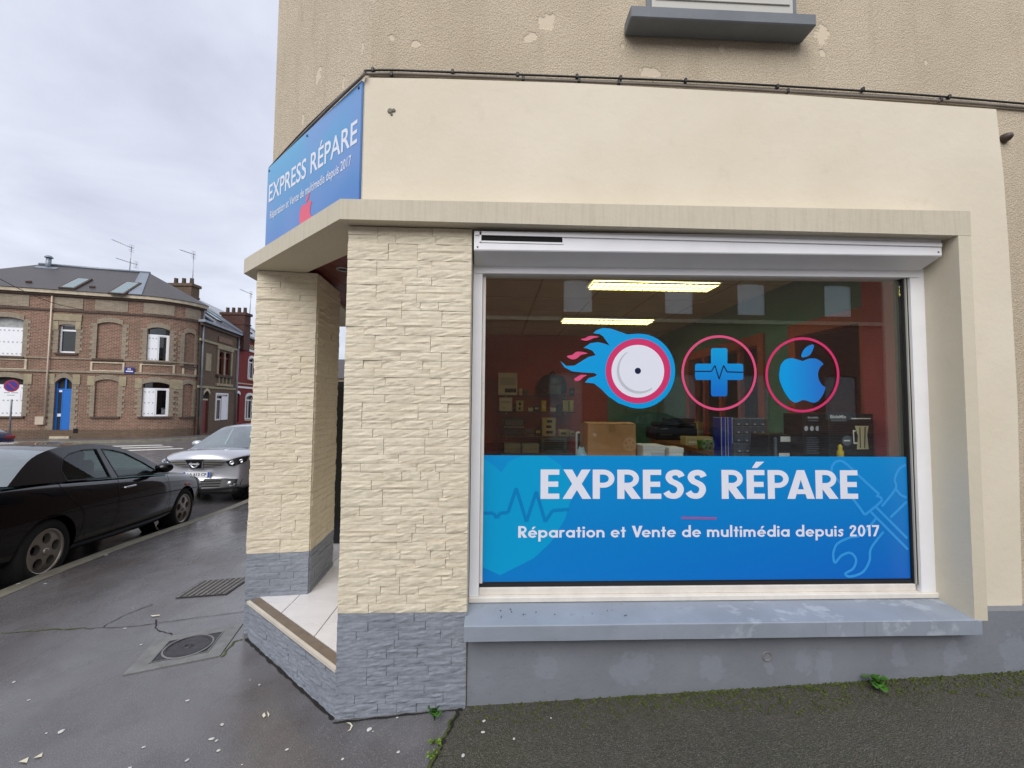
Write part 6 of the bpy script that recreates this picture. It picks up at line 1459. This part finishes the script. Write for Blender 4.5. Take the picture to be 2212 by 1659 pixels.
def make_car(name, label, S, group='cars parked along the kerb'):
    t = thing(name, label, 'car', (0, 0, 0), group); LOCAL.add(t.name); WB, Wd = S['wb'], S['w']
    mb = MB(); vs = []; fs = []; rings = []
    for (x, zt, w_, z0, cr_, zs_) in S['body']:
        half = [(0, z0), (w_*.78, z0), (w_*.93, z0+.05), (w_*.985, z0+(zs_-z0)*.45), (w_, zs_), (w_*.985, lerp(zs_, zt, .62)), (w_*.945, zt-.025), (w_*.80, zt+.004), (w_*.45, zt+cr_*.8), (0, zt+cr_)]
        ring = [(x+(S['bulge']*(1-(y/Wd)**2) if x > WB+.3 else -S['bulge']*.6*(1-(y/Wd)**2) if x < -.45 else 0), y, z) for y, z in half]+[(x+(S['bulge']*(1-(y/Wd)**2) if x > WB+.3 else -S['bulge']*.6*(1-(y/Wd)**2) if x < -.45 else 0), -y, z) for y, z in half[-2:0:-1]]
        rings.append(ring)
    n = len(rings[0]); vs = [p_ for r_ in rings for p_ in r_]
    for i in range(len(rings)-1):
        for k in range(n): fs.append((i*n+k, i*n+(k+1) % n, (i+1)*n+(k+1) % n, (i+1)*n+k))
    fs += [tuple(reversed(range(n))), tuple(range(len(vs)-n, len(vs)))]
    mb.add(vs, fs, True); me = mb.mesh('body', S['paint']); cuts = []
    for x in (0, WB):
        for sy in (-1, 1):
            cm = MB(); cm.lathe([(0, -.3), (S['ra'], -.3), (S['ra'], .3), (0, .3)], (x, sy*(Wd-.1), S['rt']), (0, 1, 0), 40, True)
            cuts.append(cm.mesh('cut', 'car_trim'))
    body = eval_mesh(me, 'body', 2, cuts)
    for p_ in body.polygons: p_.use_smooth = True
    bo = place('body', body, t)
    try: body.set_sharp_from_angle(angle=radians(32))
    except Exception: pass
    # greenhouse: planar tapered sides with real openings
    zb, yb, zr, yr = S['belt']
    ysd = lambda z: yb+(z-zb)*(yr-yb)/(zr-zb)
    out = [(p_.x, p_.y) for p_ in catmull([(x, z, 0) for x, z in S['outline']], 4)]
    holes = [[(p_.x, p_.y) for p_ in catmull([(x, z, 0) for x, z in w_], 3, True)] if S.get('roundwin') else w_ for w_ in S['side_windows']]
    V_, F_ = holed(out, holes)
    for sy in (-1, 1):
        mb = MB(); k = len(V_); mb.add([(x, sy*ysd(z), z) for x, z in V_]+[(x, sy*(ysd(z)-.03), z) for x, z in V_], F_+[tuple(k+i for i in reversed(f)) for f in F_])
        for h_ in holes: kk = len(h_); mb.add([(x, sy*ysd(z), z) for x, z in h_]+[(x, sy*(ysd(z)-.03), z) for x, z in h_], [(i, (i+1) % kk, kk+(i+1) % kk, kk+i) for i in range(kk)])
        mb.build('side_frame', S['paint'], t)
        for h_ in holes:
            mb = MB(); mb.add([(x, sy*(ysd(z)-.012), z) for x, z in h_], [tuple(range(len(h_)))]); mb.build('side_window', 'car_glass', t)
        for h_ in holes:                       # rubber and trim round each window
            mb = MB(); kk = len(h_); c_ = (sum(p_[0] for p_ in h_)/kk, sum(p_[1] for p_ in h_)/kk); g_ = [(c_[0]+(x-c_[0])*1.04, c_[1]+(z-c_[1])*1.07) for x, z in h_]
            mb.add([(x, sy*(ysd(z)+.003), z) for x, z in h_]+[(x, sy*(ysd(z)+.003), z) for x, z in g_], [(i, (i+1) % kk, kk+(i+1) % kk, kk+i) for i in range(kk)]); mb.build('window_seal', 'car_trim', t)
    def span(pts, y_in=0., bulge=0., lift=0., axis=0, nn=10, crown=0.):
        vs = []; m_ = len(pts)
        for x, z in pts:
            for j in range(nn+1):
                u = -1+2*j/nn; vs.append((x+bulge*(1-u*u), u*(ysd(z)-y_in), z+lift+crown*(1-u*u)))
        return vs, [(i*(nn+1)+j, i*(nn+1)+j+1, (i+1)*(nn+1)+j+1, (i+1)*(nn+1)+j) for i in range(m_-1) for j in range(nn)]
    ia, ib = S['roof_idx']; oc = catmull([(x, z, 0) for x, z in S['outline']], 4)
    top = [(p_.x, p_.y) for p_ in oc[ia*4:ib*4+1]]
    mb = MB(); v_, f_ = span(top, 0, 0, .0, crown=S['crown']); mb.add(v_, f_, True); mb.build('roof', S['paint'], t)
    ws = [(p_.x, p_.y) for p_ in oc[:ia*4+1]]; mb = MB(); v_, f_ = span(ws, .0, S['wbulge']); 
    # blend bulge: full at the base, meeting the roof crown at the top
    nn = 11; v2 = []
    for i in range(len(ws)):
        k_ = 1-i/(len(ws)-1)
        for j in range(nn): x, y, z = v_[i*nn+j]; u = -1+2*j/(nn-1); v2.append((ws[i][0]+S['wbulge']*(1-u*u)*(.35+.65*k_), y, z+S['crown']*(1-u*u)*(1-k_)))
    mb.add(v2, f_, True); mb.build('windscreen', 'windscreen_glass', t)
    rw = [(p_.x, p_.y) for p_ in oc[ib*4:]]; v_, f_ = span(rw); v2 = []
    for i in range(len(rw)):
        k_ = i/(len(rw)-1)
        for j in range(nn): x, y, z = v_[i*nn+j]; u = -1+2*j/(nn-1); v2.append((x-S['wbulge']*.6*(1-u*u)*k_, y, z+S['crown']*(1-u*u)*(1-k_)))
    mb = MB(); mb.add(v2, f_, True); mb.build('rear_window', 'windscreen_glass', t)
    # cabin
    mb = MB(); x0, x1 = S['outline'][-1][0]+.12, S['outline'][0][0]-.1; mb.box(x0, x1, -yb+.08, yb-.08, zb-.04, zb+.022); mb.build('cabin_floor', 'seat_cloth', t)
    for x, ys_ in ((S['seats'][0], (-.36, .36)), (S['seats'][1], (-.4, 0, .4))):
        for y in ys_:
            mb = MB(); mb.bbox(x-.1, x+.02, y-.2, y+.2, zb-.02, zb+.22, .04); mb.bbox(x-.1, x-.01, y-.1, y+.1, zb+.20, zb+(.34 if x > .8 else .25), .03); mb.build('seat', 'seat_cloth', t)
    mb = MB(); mb.tube([(S['seats'][0]+.62+.1*cos(k*.52)*.4, .36+.17*sin(k*.52), zb+.08+.17*cos(k*.52)) for k in range(13)], .014, 5); mb.build('steering_wheel', 'car_trim', t)
    mb = MB(); mb.bbox(S['outline'][0][0]-.55, S['outline'][0][0]-.05, -yb+.1, yb-.1, zb-.03, zb+.05, .03); mb.build('dashboard', 'car_trim', t)
    # wheels
    rm = rim_mesh(S['rr'], S['rim'], 'alloy'); tm_ = MB(); rt, rr = S['rt'], S['rr']
    tm_.lathe([(rr*.98, -.17), (rt*.93, -.185), (rt, -.15), (rt, -.02), (rt*.985, .0), (rt*.9, .022), (rr*1.04, .024), (rr*.98, .012), (rr*.98, -.1)], (0, 0, 0), (0, 1, 0), 44); tme = tm_.mesh('tyre', 'tyre')
    bm_ = MB().lathe([(rr*.97, -.075), (0, -.07)], (0, 0, 0), (0, 1, 0), 24).mesh('brake_disc', 'brake_dark')
    for x in (0, WB):
        for sy in (-1, 1):
            tw = place('wheel', tme, t, (x, sy*(Wd-.055), rt), (0, 0, 0) if sy > 0 else (0, 0, pi)); place('rim', rm, tw); place('brake_disc', bm_, tw)
    # arch lips
    for x in (0, WB):
        for sy in (-1, 1):
            mb = MB(); 
            mb.lathe([(S['ra']-.002, -.32), (S['ra']-.002, -.1)], (x, sy*(Wd-.16), rt), (0, sy, 0), 40); mb.build('arch_liner', 'car_trim', t)
    # doors: seams, handles
    ysurf = lambda x, z: S['yside'](x, z)
    for sy in (-1, 1):
        for pts in S['seams']:
            mb = MB(); pp = catmull([(x, z, 0) for x, z in pts], 5); v_ = []
            for i, q in enumerate(pp):
                e_ = (pp[min(i+1, len(pp)-1)]-pp[max(i-1, 0)]).normalized(); nv = (-e_.y*.004, e_.x*.004)
                for sg_ in (-1, 1): v_.append((q.x+sg_*nv[0], sy*(ysurf(q.x, q.y)+.003), q.y+sg_*nv[1]))
            mb.add(v_, [(2*i, 2*i+1, 2*i+3, 2*i+2) for i in range(len(pp)-1)]); mb.build('door_seam', 'seam_black', t)
        for x, z in S['handles']:
            y = sy*(ysurf(x, z)); mb = MB(); mb.tube(catmull([(x-.1, y, z-.005), (x-.08, y+sy*.025, z), (x+.07, y+sy*.028, z+.008), (x+.1, y+sy*.002, z+.01)], 5), .012, 6); mb.build('door_handle', 'chrome', t)
        x, z = S['mirror']; y = sy*(ysd(z)+.02); mb = MB(); mb.lathe([(0, -.12), (.45, -.11), (.8, -.06), (1, 0), (.9, .06), (.4, .1), (0, .105)], (0, 0, 0), (1, 0, 0), 14)
        mb.v = [(x+p_[0]*.75, y+sy*.11+p_[1]*.115, z+.04+p_[2]*.075) for p_ in mb.v]; mb.tube([(x+.03, y-sy*.02, z-.02), (x+.01, y+sy*.08, z+.02)], .025, 6); mb.build('mirror', S.get('mirror_mat', S['paint']), t)
    return t
def interp(tab, x):
    for (a, va), (c, vc) in zip(tab[:-1], tab[1:]):
        if a <= x <= c: return lerp(va, vc, (x-a)/(c-a))
    return tab[0][1] if x < tab[0][0] else tab[-1][1]
# black saloon
wtab = [(-.9, .74), (-.5, .83), (0, .865), (.6, .874), (1.4, .875), (2.0, .872), (2.6, .862), (3.1, .82), (3.4, .7)]
def yside_sedan(x, z): w_ = interp(wtab, x); return w_*(1-.5*max(0, z-.62)**2*.75-.25*max(0, .45-z)**2)
SED = dict(wb=2.595, w=.8725, rt=.315, rr=.222, ra=.352, bulge=.14, paint='paint_black', rim='holes', crown=.035, wbulge=.14, mirror_mat='paint_black',
    body=[(-.90, .80, .70, .42, .02, .60), (-.86, .96, .76, .30, .02, .62), (-.7, 1.0, .81, .24, .03, .64), (-.4, 1.005, .845, .21, .03, .64), (0, 1.0, .868, .2, .02, .64), (.4, .985, .873, .19, .01, .64), (.9, .965, .8745, .18, 0, .64), (1.4, .95, .875, .18, 0, .64), (1.9, .93, .873, .18, 0, .63), (2.15, .915, .868, .19, .02, .62), (2.6, .875, .862, .2, .045, .60), (2.95, .83, .842, .21, .06, .57), (3.2, .76, .80, .22, .06, .53), (3.36, .66, .74, .25, .05, .48), (3.42, .56, .68, .3, .02, .45)],
    belt=(.95, .815, 1.37, .60), outline=[(2.12, .91), (1.76, 1.125), (1.38, 1.285), (1.08, 1.345), (.75, 1.365), (.42, 1.35), (.12, 1.30), (-.13, 1.21), (-.46, 1.0)], roof_idx=(2, 6),
    side_windows=[[(1.86, .945), (1.62, 1.095), (1.34, 1.235), (1.12, 1.283), (.95, 1.297), (1.0, .965)], [(.86, .968), (.85, 1.300), (.62, 1.295), (.42, 1.262), (.29, 1.20), (.21, 1.10), (.22, .99)]],
    seats=(1.0, .1), seams=[[(.93, .95), (.97, .6), (.94, .28)], [(.05, .97), (.2, .8), (.40, .62), (.43, .3)], [(2.0, .91), (2.1, .6), (2.05, .28)], [(-.55, .62), (0.2, .66), (1.2, .655), (2.3, .63), (3.0, .6)]],
    handles=[(1.14, .82)], mirror=(1.74, .975), yside=yside_sedan)
sed = make_car('parked_car', 'black saloon car with five hole alloy wheels parked nearest by the kerb', SED)
for sy in (-1, 1):
    x, z = 2.62, .69; y = sy*(yside_sedan(x, z)+.004); MB().bbox(x-.07, x+.06, min(y, y-sy*.01), max(y, y-sy*.01), z-.018, z+.018, .004).build('side_marker', 'amber_lens', sed)
    mb = MB(); mb.lathe([(0, -.03), (.6, -.02), (1, .01), (.7, .05), (0, .07)], (0, 0, 0), (1, 0, 0), 16); mb.v = [(3.25+p_[0]*1.6, sy*(.60+p_[1]*.15), .655+p_[2]*.085) for p_ in mb.v]; mb.build('headlight', 'lamp_chrome', sed)
    mb = MB(); mb.bbox(-.95, -.86, min(sy*.45, sy*.74), max(sy*.45, sy*.74), .78, .9, .02); mb.build('tail_light', 'red_lens', sed)
mb = MB(); mb.tube([(.16, 0, 1.32), (.15, 0, 1.42), (.10, 0, 1.53)], [.018, .014, .006], 6); mb.build('roof_antenna', 'car_trim', sed)
mb = MB(); mb.bbox(-.965, -.955, -.26, .26, .5, .61, .003); mb.build('number_plate', 'plate_white', sed)
rearH = Vector((-4.46, 4.42, .139)); frontH = Vector((-4.96, 6.95, -.062))
hd = (frontH-rearH).normalized(); lf_ = Vector((-hd.y, hd.x, 0)).normalized(); upn = hd.cross(lf_).normalized()
og = rearH+lf_*(.8725-.04)-upn*.315
sed.matrix_world = Matrix(((hd.x, lf_.x, upn.x, og.x), (hd.y, lf_.y, upn.y, og.y), (hd.z, lf_.z, upn.z, og.z), (0, 0, 0, 1)))
# silver crossover facing us
wt2 = [(-.8, .80), (0, .88), (1.3, .89), (2.6, .888), (3.1, .86), (3.4, .72)]
def yside_suv(x, z): return interp(wt2, x)*(1-.4*max(0, z-.75)**2*.75-.25*max(0, .5-z)**2)
SUV = dict(wb=2.63, w=.89, rt=.345, rr=.225, ra=.4, bulge=.36, paint='paint_silver', rim='spokes', crown=.05, wbulge=.2,
    body=[(-.82, .9, .76, .5, .02, .7), (-.78, 1.08, .82, .36, .02, .72), (-.5, 1.12, .86, .3, .02, .75), (0, 1.12, .885, .26, .01, .75), (.7, 1.09, .89, .24, 0, .75), (1.4, 1.06, .89, .24, 0, .75), (2.0, 1.04, .889, .24, 0, .75), (2.4, 1.10, .885, .25, .02, .75), (2.7, 1.10, .878, .26, .06, .76), (3.0, 1.07, .868, .29, .085, .75), (3.16, 1.04, .85, .32, .085, .73), (3.25, .99, .81, .345, .075, .70), (3.29, .93, .77, .37, .05, .66), (3.295, .89, .73, .38, .04, .62)],
    belt=(1.12, .83, 1.67, .62), outline=[(2.52, 1.09), (2.1, 1.34), (1.65, 1.57), (1.3, 1.64), (.9, 1.665), (.4, 1.65), (-.1, 1.60), (-.4, 1.49), (-.66, 1.2)], roof_idx=(2, 6),
    side_windows=[[(2.22, 1.14), (1.95, 1.31), (1.62, 1.49), (1.4, 1.55), (1.2, 1.57), (1.24, 1.15)], [(1.1, 1.155), (1.08, 1.57), (.7, 1.575), (.36, 1.545), (.2, 1.37), (.22, 1.18)]],
    seats=(1.35, .35), seams=[[(1.17, 1.07), (1.2, .7), (1.16, .36)], [(.3, 1.08), (.35, .85), (.46, .7)], [(2.3, 1.03), (2.36, .7), (2.28, .4)]], handles=[(1.36, .93), (.42, .95)], mirror=(2.08, 1.17), yside=yside_suv)
suv = make_car('parked_car', 'silver crossover facing the camera behind the black saloon', SUV)
# its front: V grille with ring badge, headlights, plate, lower intake, fog lamps, wipers
from mathutils.bvhtree import BVHTree
sb_ = [c_ for c_ in suv.children if c_.name.startswith('body')][0].data
BV = BVHTree.FromPolygons([v.co for v in sb_.vertices], [tuple(p_.vertices) for p_ in sb_.polygons])
def sx_(y, z):
    h_ = BV.ray_cast(Vector((6, y, z)), Vector((-1, 0, 0))); return h_[0].x if h_[0] else 3.2
def fpatch(nm, top, bot, m, lift=.006, nu=10, nv=4):
    def along(c_, u):
        k_ = u*(len(c_)-1); i_ = min(int(k_), len(c_)-2); return lerp(c_[i_][0], c_[i_+1][0], k_-i_), lerp(c_[i_][1], c_[i_+1][1], k_-i_)
    vs = []
    for j in range(nv+1):
        for i in range(nu+1):
            a_, b_ = along(top, i/nu), along(bot, i/nu); y, z = lerp(a_[0], b_[0], j/nv), lerp(a_[1], b_[1], j/nv); vs.append((sx_(y, z)+lift, y, z))
    mb = MB(); mb.add(vs, [(j*(nu+1)+i, j*(nu+1)+i+1, (j+1)*(nu+1)+i+1, (j+1)*(nu+1)+i) for j in range(nv) for i in range(nu)], True); return mb.build(nm, m, suv)
for sy in (-1, 1):
    fpatch('grille', [(sy*.16, 0.930), (sy*.36, 0.925), (sy*.555, 0.910)], [(sy*.10, 0.770), (sy*.3, 0.780), (sy*.47, 0.820)], 'car_trim', .006)
    for k in range(4): z_ = 0.913-.037*k; fpatch('grille_bar', [(sy*(.15-.013*k), z_), (sy*(.545-.022*k), z_-.006+.004*k)], [(sy*(.146-.013*k), z_-.014), (sy*(.54-.022*k), z_-.018+.004*k)], 'light_metal', .014, 8, 1)
    hl = fpatch('headlight', [(sy*.54, 0.895), (sy*.64, 0.950), (sy*.75, 0.990), (sy*.82, 1.000)], [(sy*.575, 0.810), (sy*.66, 0.800), (sy*.75, 0.835), (sy*.82, 0.890)], 'car_trim', .008)
    for yy, zz, rr_ in ((.64, 0.870, .048), (0.770, 0.900, .042), (0.835, 0.930, .025)):
        c_ = Vector((sx_(sy*yy, zz)+.012, sy*yy, zz)); mb = MB(); mb.lathe([(rr_, 0), (rr_*.85, .014), (rr_*.5, .006), (0, .003)], c_, (1, sy*.35, .1), 14); mb.build('headlamp_reflector', 'chrome', suv)
    fpatch('headlight_glass', [(sy*.54, 0.895), (sy*.64, 0.950), (sy*.75, 0.990), (sy*.82, 1.000)], [(sy*.575, 0.810), (sy*.66, 0.800), (sy*.75, 0.835), (sy*.82, 0.890)], 'lamp_glass', .03)
    c_ = Vector((sx_(sy*.62, .45)+.004, sy*.62, .45)); mb = MB(); mb.lathe([(.05, 0), (.04, .014), (0, .018)], c_, (1, sy*.3, 0), 14); mb.build('fog_lamp', 'lamp_chrome', suv)
    fpatch('badge_surround', [(sy*.195, 0.950), (sy*.17, 0.950)], [(sy*.12, 0.750), (sy*.098, 0.760)], 'chrome', .024, 2, 6)
fpatch('badge_plate', [(-.172, 0.950), (.172, 0.950)], [(-.1, 0.765), (.1, 0.765)], 'seam_black', .018)
fpatch('badge_surround', [(-.115, 0.767), (.115, 0.767)], [(-.12, 0.745), (.12, 0.745)], 'chrome', .025, 6, 1)
c_ = Vector((sx_(0, 0.860)+.02, 0, 0.860)); mb = MB(); mb.lathe([(.078, 0), (.078, .012), (.056, .014), (.056, 0)], c_, (1, 0, 0), 24); mb.box(c_.x+.004, c_.x+.017, -.1, .1, 0.843, 0.877); mb.build('ring_badge', 'chrome', suv)
fpatch('lower_bumper', [(-.80, .53), (-.5, .555), (.5, .555), (.80, .53)], [(-.76, .40), (-.5, .385), (.5, .385), (.76, .40)], 'car_trim', .005, 16, 5)
mb = MB(); mb.bbox(3.0, 3.42, -.72, .72, .22, .40, .06); mb.build('front_valance', 'car_trim', suv)
for k in range(3): z_ = .52-.05*k; fpatch('intake_bar', [(-.46, z_), (.46, z_)], [(-.46, z_-.022), (.46, z_-.022)], 'seam_black', .012, 8, 1)
PXc = sx_(0, .64)+.03
mb = MB(); mb.bbox(PXc-.03, PXc, -.26, .26, .585, .695, .003); mb.build('number_plate', 'plate_white', suv)
for y0, y1 in ((.215, .256), (-.256, -.215)): MB().box(PXc+.0005, PXc+.002, min(y0, y1), max(y0, y1), .588, .692).build('plate_band', 'plate_blue', suv)
text_on('plate_lettering', 'AA 613 CP', 'seam_black', suv, (PXc+.0025, -.195, .612), (PXc+.0025, .195, .612), .062, Vector((1, 0, 0)), .015)
for y0 in (-.55, .05): mb = MB(); mb.tube([(2.70, y0, 1.10), (2.68, y0+.05, 1.115), (2.62, y0+.45, 1.125)], .013, 5); mb.build('wiper', 'car_trim', suv)
def topz(x, y): h_ = BV.ray_cast(Vector((x, y, 3)), Vector((0, 0, -1))); return h_[0].z if h_[0] else 1.05
for sy in (-1, 1): mb = MB(); mb.tube([(x, sy*y, topz(x, sy*y)-.006) for x, y in ((2.6, .6), (2.8, .56), (3.0, .5), (3.15, .43), (3.25, .36))], .016, 6); mb.build('bonnet_crease', 'paint_silver', suv)
hd = Vector((.035, -.998, .05)).normalized(); lf_ = Vector((-hd.y, hd.x, 0)).normalized(); upn = hd.cross(lf_).normalized()
fr_ = Vector((-6.08, 8.75, gz(8.75)-.14)); og = fr_-hd*3.6
suv.matrix_world = Matrix(((hd.x, lf_.x, upn.x, og.x), (hd.y, lf_.y, upn.y, og.y), (hd.z, lf_.z, upn.z, og.z), (0, 0, 0, 1)))
def recol(root, frm, to):
    for ch in root.children:
        if ch.type == 'MESH' and ch.data.materials and ch.data.materials[0] and ch.data.materials[0].name == frm:
            ch.material_slots[0].link = 'OBJECT'; ch.material_slots[0].material = MATS[to]
# dark blue car of which only the tail shows at the left edge, and one mirrored in the shop window
bc = copy_tree(sed); bc['label'] = 'dark blue car half out of frame beyond the black saloon'; bc['group'] = 'cars parked along the kerb'; recol(bc, 'paint_black', 'paint_blue')
q = asp(-17.6, 14.1); hv_ = Vector((-1, .12, 0)).normalized(); lv = Vector((-hv_.y, hv_.x, 0)); zr_ = gz(14)-.14
og = q+hv_*.95
bc.matrix_world = Matrix(((hv_.x, lv.x, 0, og.x), (hv_.y, lv.y, 0, og.y), (0, 0, 1, zr_), (0, 0, 0, 1)))
mc_ = copy_tree(sed); mc_['label'] = 'dark car parked across the front street, seen only mirrored in the shop window'; mc_['group'] = 'cars parked across the street'
mc_.matrix_world = Matrix(((1, 0, 0, 4.4), (0, 1, 0, -9.4), (0, 0, 1, .06), (0, 0, 0, 1)))

# ================================================================== STREET SIGN, CROSSING, PLANTS
t = thing('no_parking_sign', 'round red and blue no parking sign with white plate on a grey post', 'sign', (0, 0, 0))
q = P1.at(f1(205, 1300)[0], 1.0, HZ); dsc = (q-CPOS).dot(CF); t.location = q
mat('sign_ring_red', srgb(150, 30, 60), .4, var=0); mat('sign_disc_blue', srgb(52, 36, 130), .4, var=0)
mb = MB(); zc1, zc2 = at_depth(*Zm(210, 1166), dsc).z, at_depth(*Zm(207, 1235), dsc).z
mb.tube([(q.x, q.y, HZ), (q.x, q.y, zc1+.3)], .035, 8); mb.build('post', 'zinc', t)
fn = P1.at(f1(205, 1300)[0], 2.0, HZ)-q; fn.normalize(); f_ = fn*.05
r_ = .30
mb = MB(); mb.lathe([(r_, 0), (r_, .02), (0, .02)], Vector((q.x, q.y, zc1))+f_, fn, 28, False); mb.build('disc', 'sign_ring_red', t)
mb = MB(); mb.lathe([(r_*.78, .021), (r_*.78, .024), (0, .024)], Vector((q.x, q.y, zc1))+f_, fn, 28, False); mb.build('blue_field', 'sign_disc_blue', t)
rt_ = Vector((-fn.y, fn.x, 0))
mb = MB(); mb.slab([(-r_*.8, -.035), (r_*.8, -.035), (r_*.8, .035), (-r_*.8, .035)], Vector((q.x, q.y, zc1))+f_, (rt_+Vector((0, 0, -1))).normalized(), (rt_+Vector((0, 0, 1))).normalized(), fn, .0245, .028); mb.build('slash', 'sign_ring_red', t)
mb = MB(); mb.slab([(-.36, -.21), (.36, -.21), (.36, .21), (-.36, .21)], Vector((q.x, q.y, zc2))+f_, rt_, (0, 0, 1), fn, 0, .015); pl_ = mb.build('plate', 'pvc_white', t)
mb = MB()
for u0, u1, v0, v1 in ((-.27, -.05, .1, .15), (.02, .27, .1, .15), (-.15, .15, -.02, .02)): mb.slab([(u0, v0), (u1, v0), (u1, v1), (u0, v1)], Vector((q.x, q.y, zc2))+f_, rt_, (0, 0, 1), fn, .0155, .017)
mb.build('plate_print', 'shutter_dot', t)
mat('road_paint', srgb(206, 204, 198), .6, var=.25, vscale=6)
crs = thing('zebra_crossing', 'worn white painted crossing bars on the road beyond the parked cars', 'crossing', (0, 0, 0))
def rz(y): return gz(y)-.14
for k, (x0, y0, x1, y1) in enumerate(((800, 1606, 1180, 1597), (850, 1620, 1250, 1609), (930, 1636, 1330, 1622))):
    pts = [(x0, y0), (x1, y1), (x1+20, y1+5), (x0+25, y0+6)]
    mb = MB(); vs = []
    for px, py in pts: v = onz(*Zm(px, py), -.505); vs.append((v.x, v.y, -.505+.005))
    mb.add(vs, [(0, 1, 2, 3)]); mb.build('stripe', 'road_paint', crs)
# weeds
mat('leaf_green', srgb(66, 112, 36), .5, var=.3, vscale=60); mat('leaf_pale', srgb(110, 140, 40), .5, var=.3, vscale=60)
def weed(label, base, n, size, m, up_=1.):
    t = thing('weed', label, 'weed', base, 'weeds at the foot of the wall'); st = MB()
    for k in range(n):
        a = R.uniform(0, 6.3) if up_ < 2 else R.uniform(3.3, 6.1); l_ = size*R.uniform(.5, 1); el_ = R.uniform(.5, 1.25)
        d = Vector((cos(a)*cos(el_), sin(a)*cos(el_)*.6-.25, sin(el_)*up_)); d.normalize(); e_ = base+d*l_*.55
        st.tube([base+Vector((0, 0, -.005)), base+d*l_*.3+Vector((0, 0, .01)), e_], .0013, 4)
        sd2 = d.cross(Vector((0, 0, 1))).normalized(); nv = sd2.cross(d).normalized(); mb = MB(); w_ = l_*.26; N_ = 6; vs = []
        for i in range(N_+1):
            u = i/N_; ww = w_*sin(pi*min(1, u*.93+.05))**.7*(1+.25*sin(u*19+k)); c_ = e_+d*(l_*.55*u)-Vector((0, 0, l_*.3*u*u))
            vs += [c_-sd2*ww+nv*ww*.35, c_, c_+sd2*ww+nv*ww*.35]
        mb.add(vs, [(3*i+j, 3*i+j+1, 3*i+j+4, 3*i+j+3) for i in range(N_) for j in range(2)], True); mb.build('leaf', m, t, recalc=False)
    st.build('stems', m, t)
def gpt(px, py, Y): v = ony(px, py, Y); return Vector((v.x, Y, hp(v.x, Y)))
weed('leafy green weed in the pavement joint by the stone pillar', gpt(938, 1578, 2.215)+Vector((0, 0, 0)), 16, .1, 'leaf_green', 2.)
weed('bushy green weed at the foot of the grey wall on the right', gpt(1893, 1488, 2.25), 24, .095, 'leaf_green')
q = onz(936, 1612, .03); weed('tiny yellow green sprig in the joint near the lower edge', Vector((q.x, q.y, hp(q.x, q.y))), 10, .045, 'leaf_pale')
q = onz(934, 1640, .03); weed('smaller yellow green sprig in the joint at the lower edge', Vector((q.x, q.y, hp(q.x, q.y))), 10, .04, 'leaf_pale')
# far end of the street seen through the porch
far = thing('far_house', 'pale far house at the end of the side street seen through the porch', 'house', (-17, 46, -.5))
MB().box(-20, -12.5, 45, 52, -.5, 4.2).build('wall', 'trim_stone', far); mb = MB(); mb.add([(-20.3, 44.6, 4.2), (-12.2, 44.6, 4.2), (-12.2, 52.4, 4.2), (-20.3, 52.4, 4.2), (-20.3, 48.5, 6.6), (-12.2, 48.5, 6.6)], [(0, 1, 5, 4), (2, 3, 4, 5), (1, 2, 5), (3, 0, 4)]); mb.build('roof', 'slate', far)
for x in (-18.5, -16.2, -14): w_ = MB().box(x-.5, x+.5, 44.94, 45.0, 1, 2.6).build('window', 'pvc_white', far); MB().box(x-.4, x+.4, 44.92, 44.938, 1.1, 2.5).build('pane', 'house_glass', w_)
tr = thing('street_tree', 'green tree beyond the far house at the end of the street', 'tree', (-15.5, 55, -.5))
mat('bark', srgb(70, 58, 46), .9, var=.2); mat('foliage', srgb(60, 84, 44), .7, var=.35, vscale=2)
mb = MB(); mb.tube([(-15.5, 55, -.5), (-15.4, 55, 2), (-15.6, 55, 4.5)], [.3, .22, .14], 8)
for k in range(6): a = k*1.05; mb.tube([(-15.5, 55, 3.4), (-15.5+1.5*cos(a), 55+1.5*sin(a), 5.8)], [.1, .03], 5)
mb.build('trunk', 'bark', tr)
mb = MB()
for k in range(1600):
    v = Vector((R.gauss(0, 1), R.gauss(0, 1), R.gauss(0, .8))); v = v.normalized()*R.random()**.4; v = v*(1+.4*mnoise.noise(v*2.2)); c_ = Vector((-15.5, 55, 6.3))+Vector((v.x*2.6, v.y*2.6, v.z*2.2)); s = R.uniform(.14, .3)
    a = Vector((R.uniform(-1, 1), R.uniform(-1, 1), R.uniform(-1, 1))).normalized(); e_ = a.orthogonal()*s; g_ = a.cross(e_); mb.add([c_-e_, c_+g_*.6, c_+e_, c_-g_*.6], [(0, 1, 2, 3)])
mb.build('crown', 'foliage', tr, recalc=False)
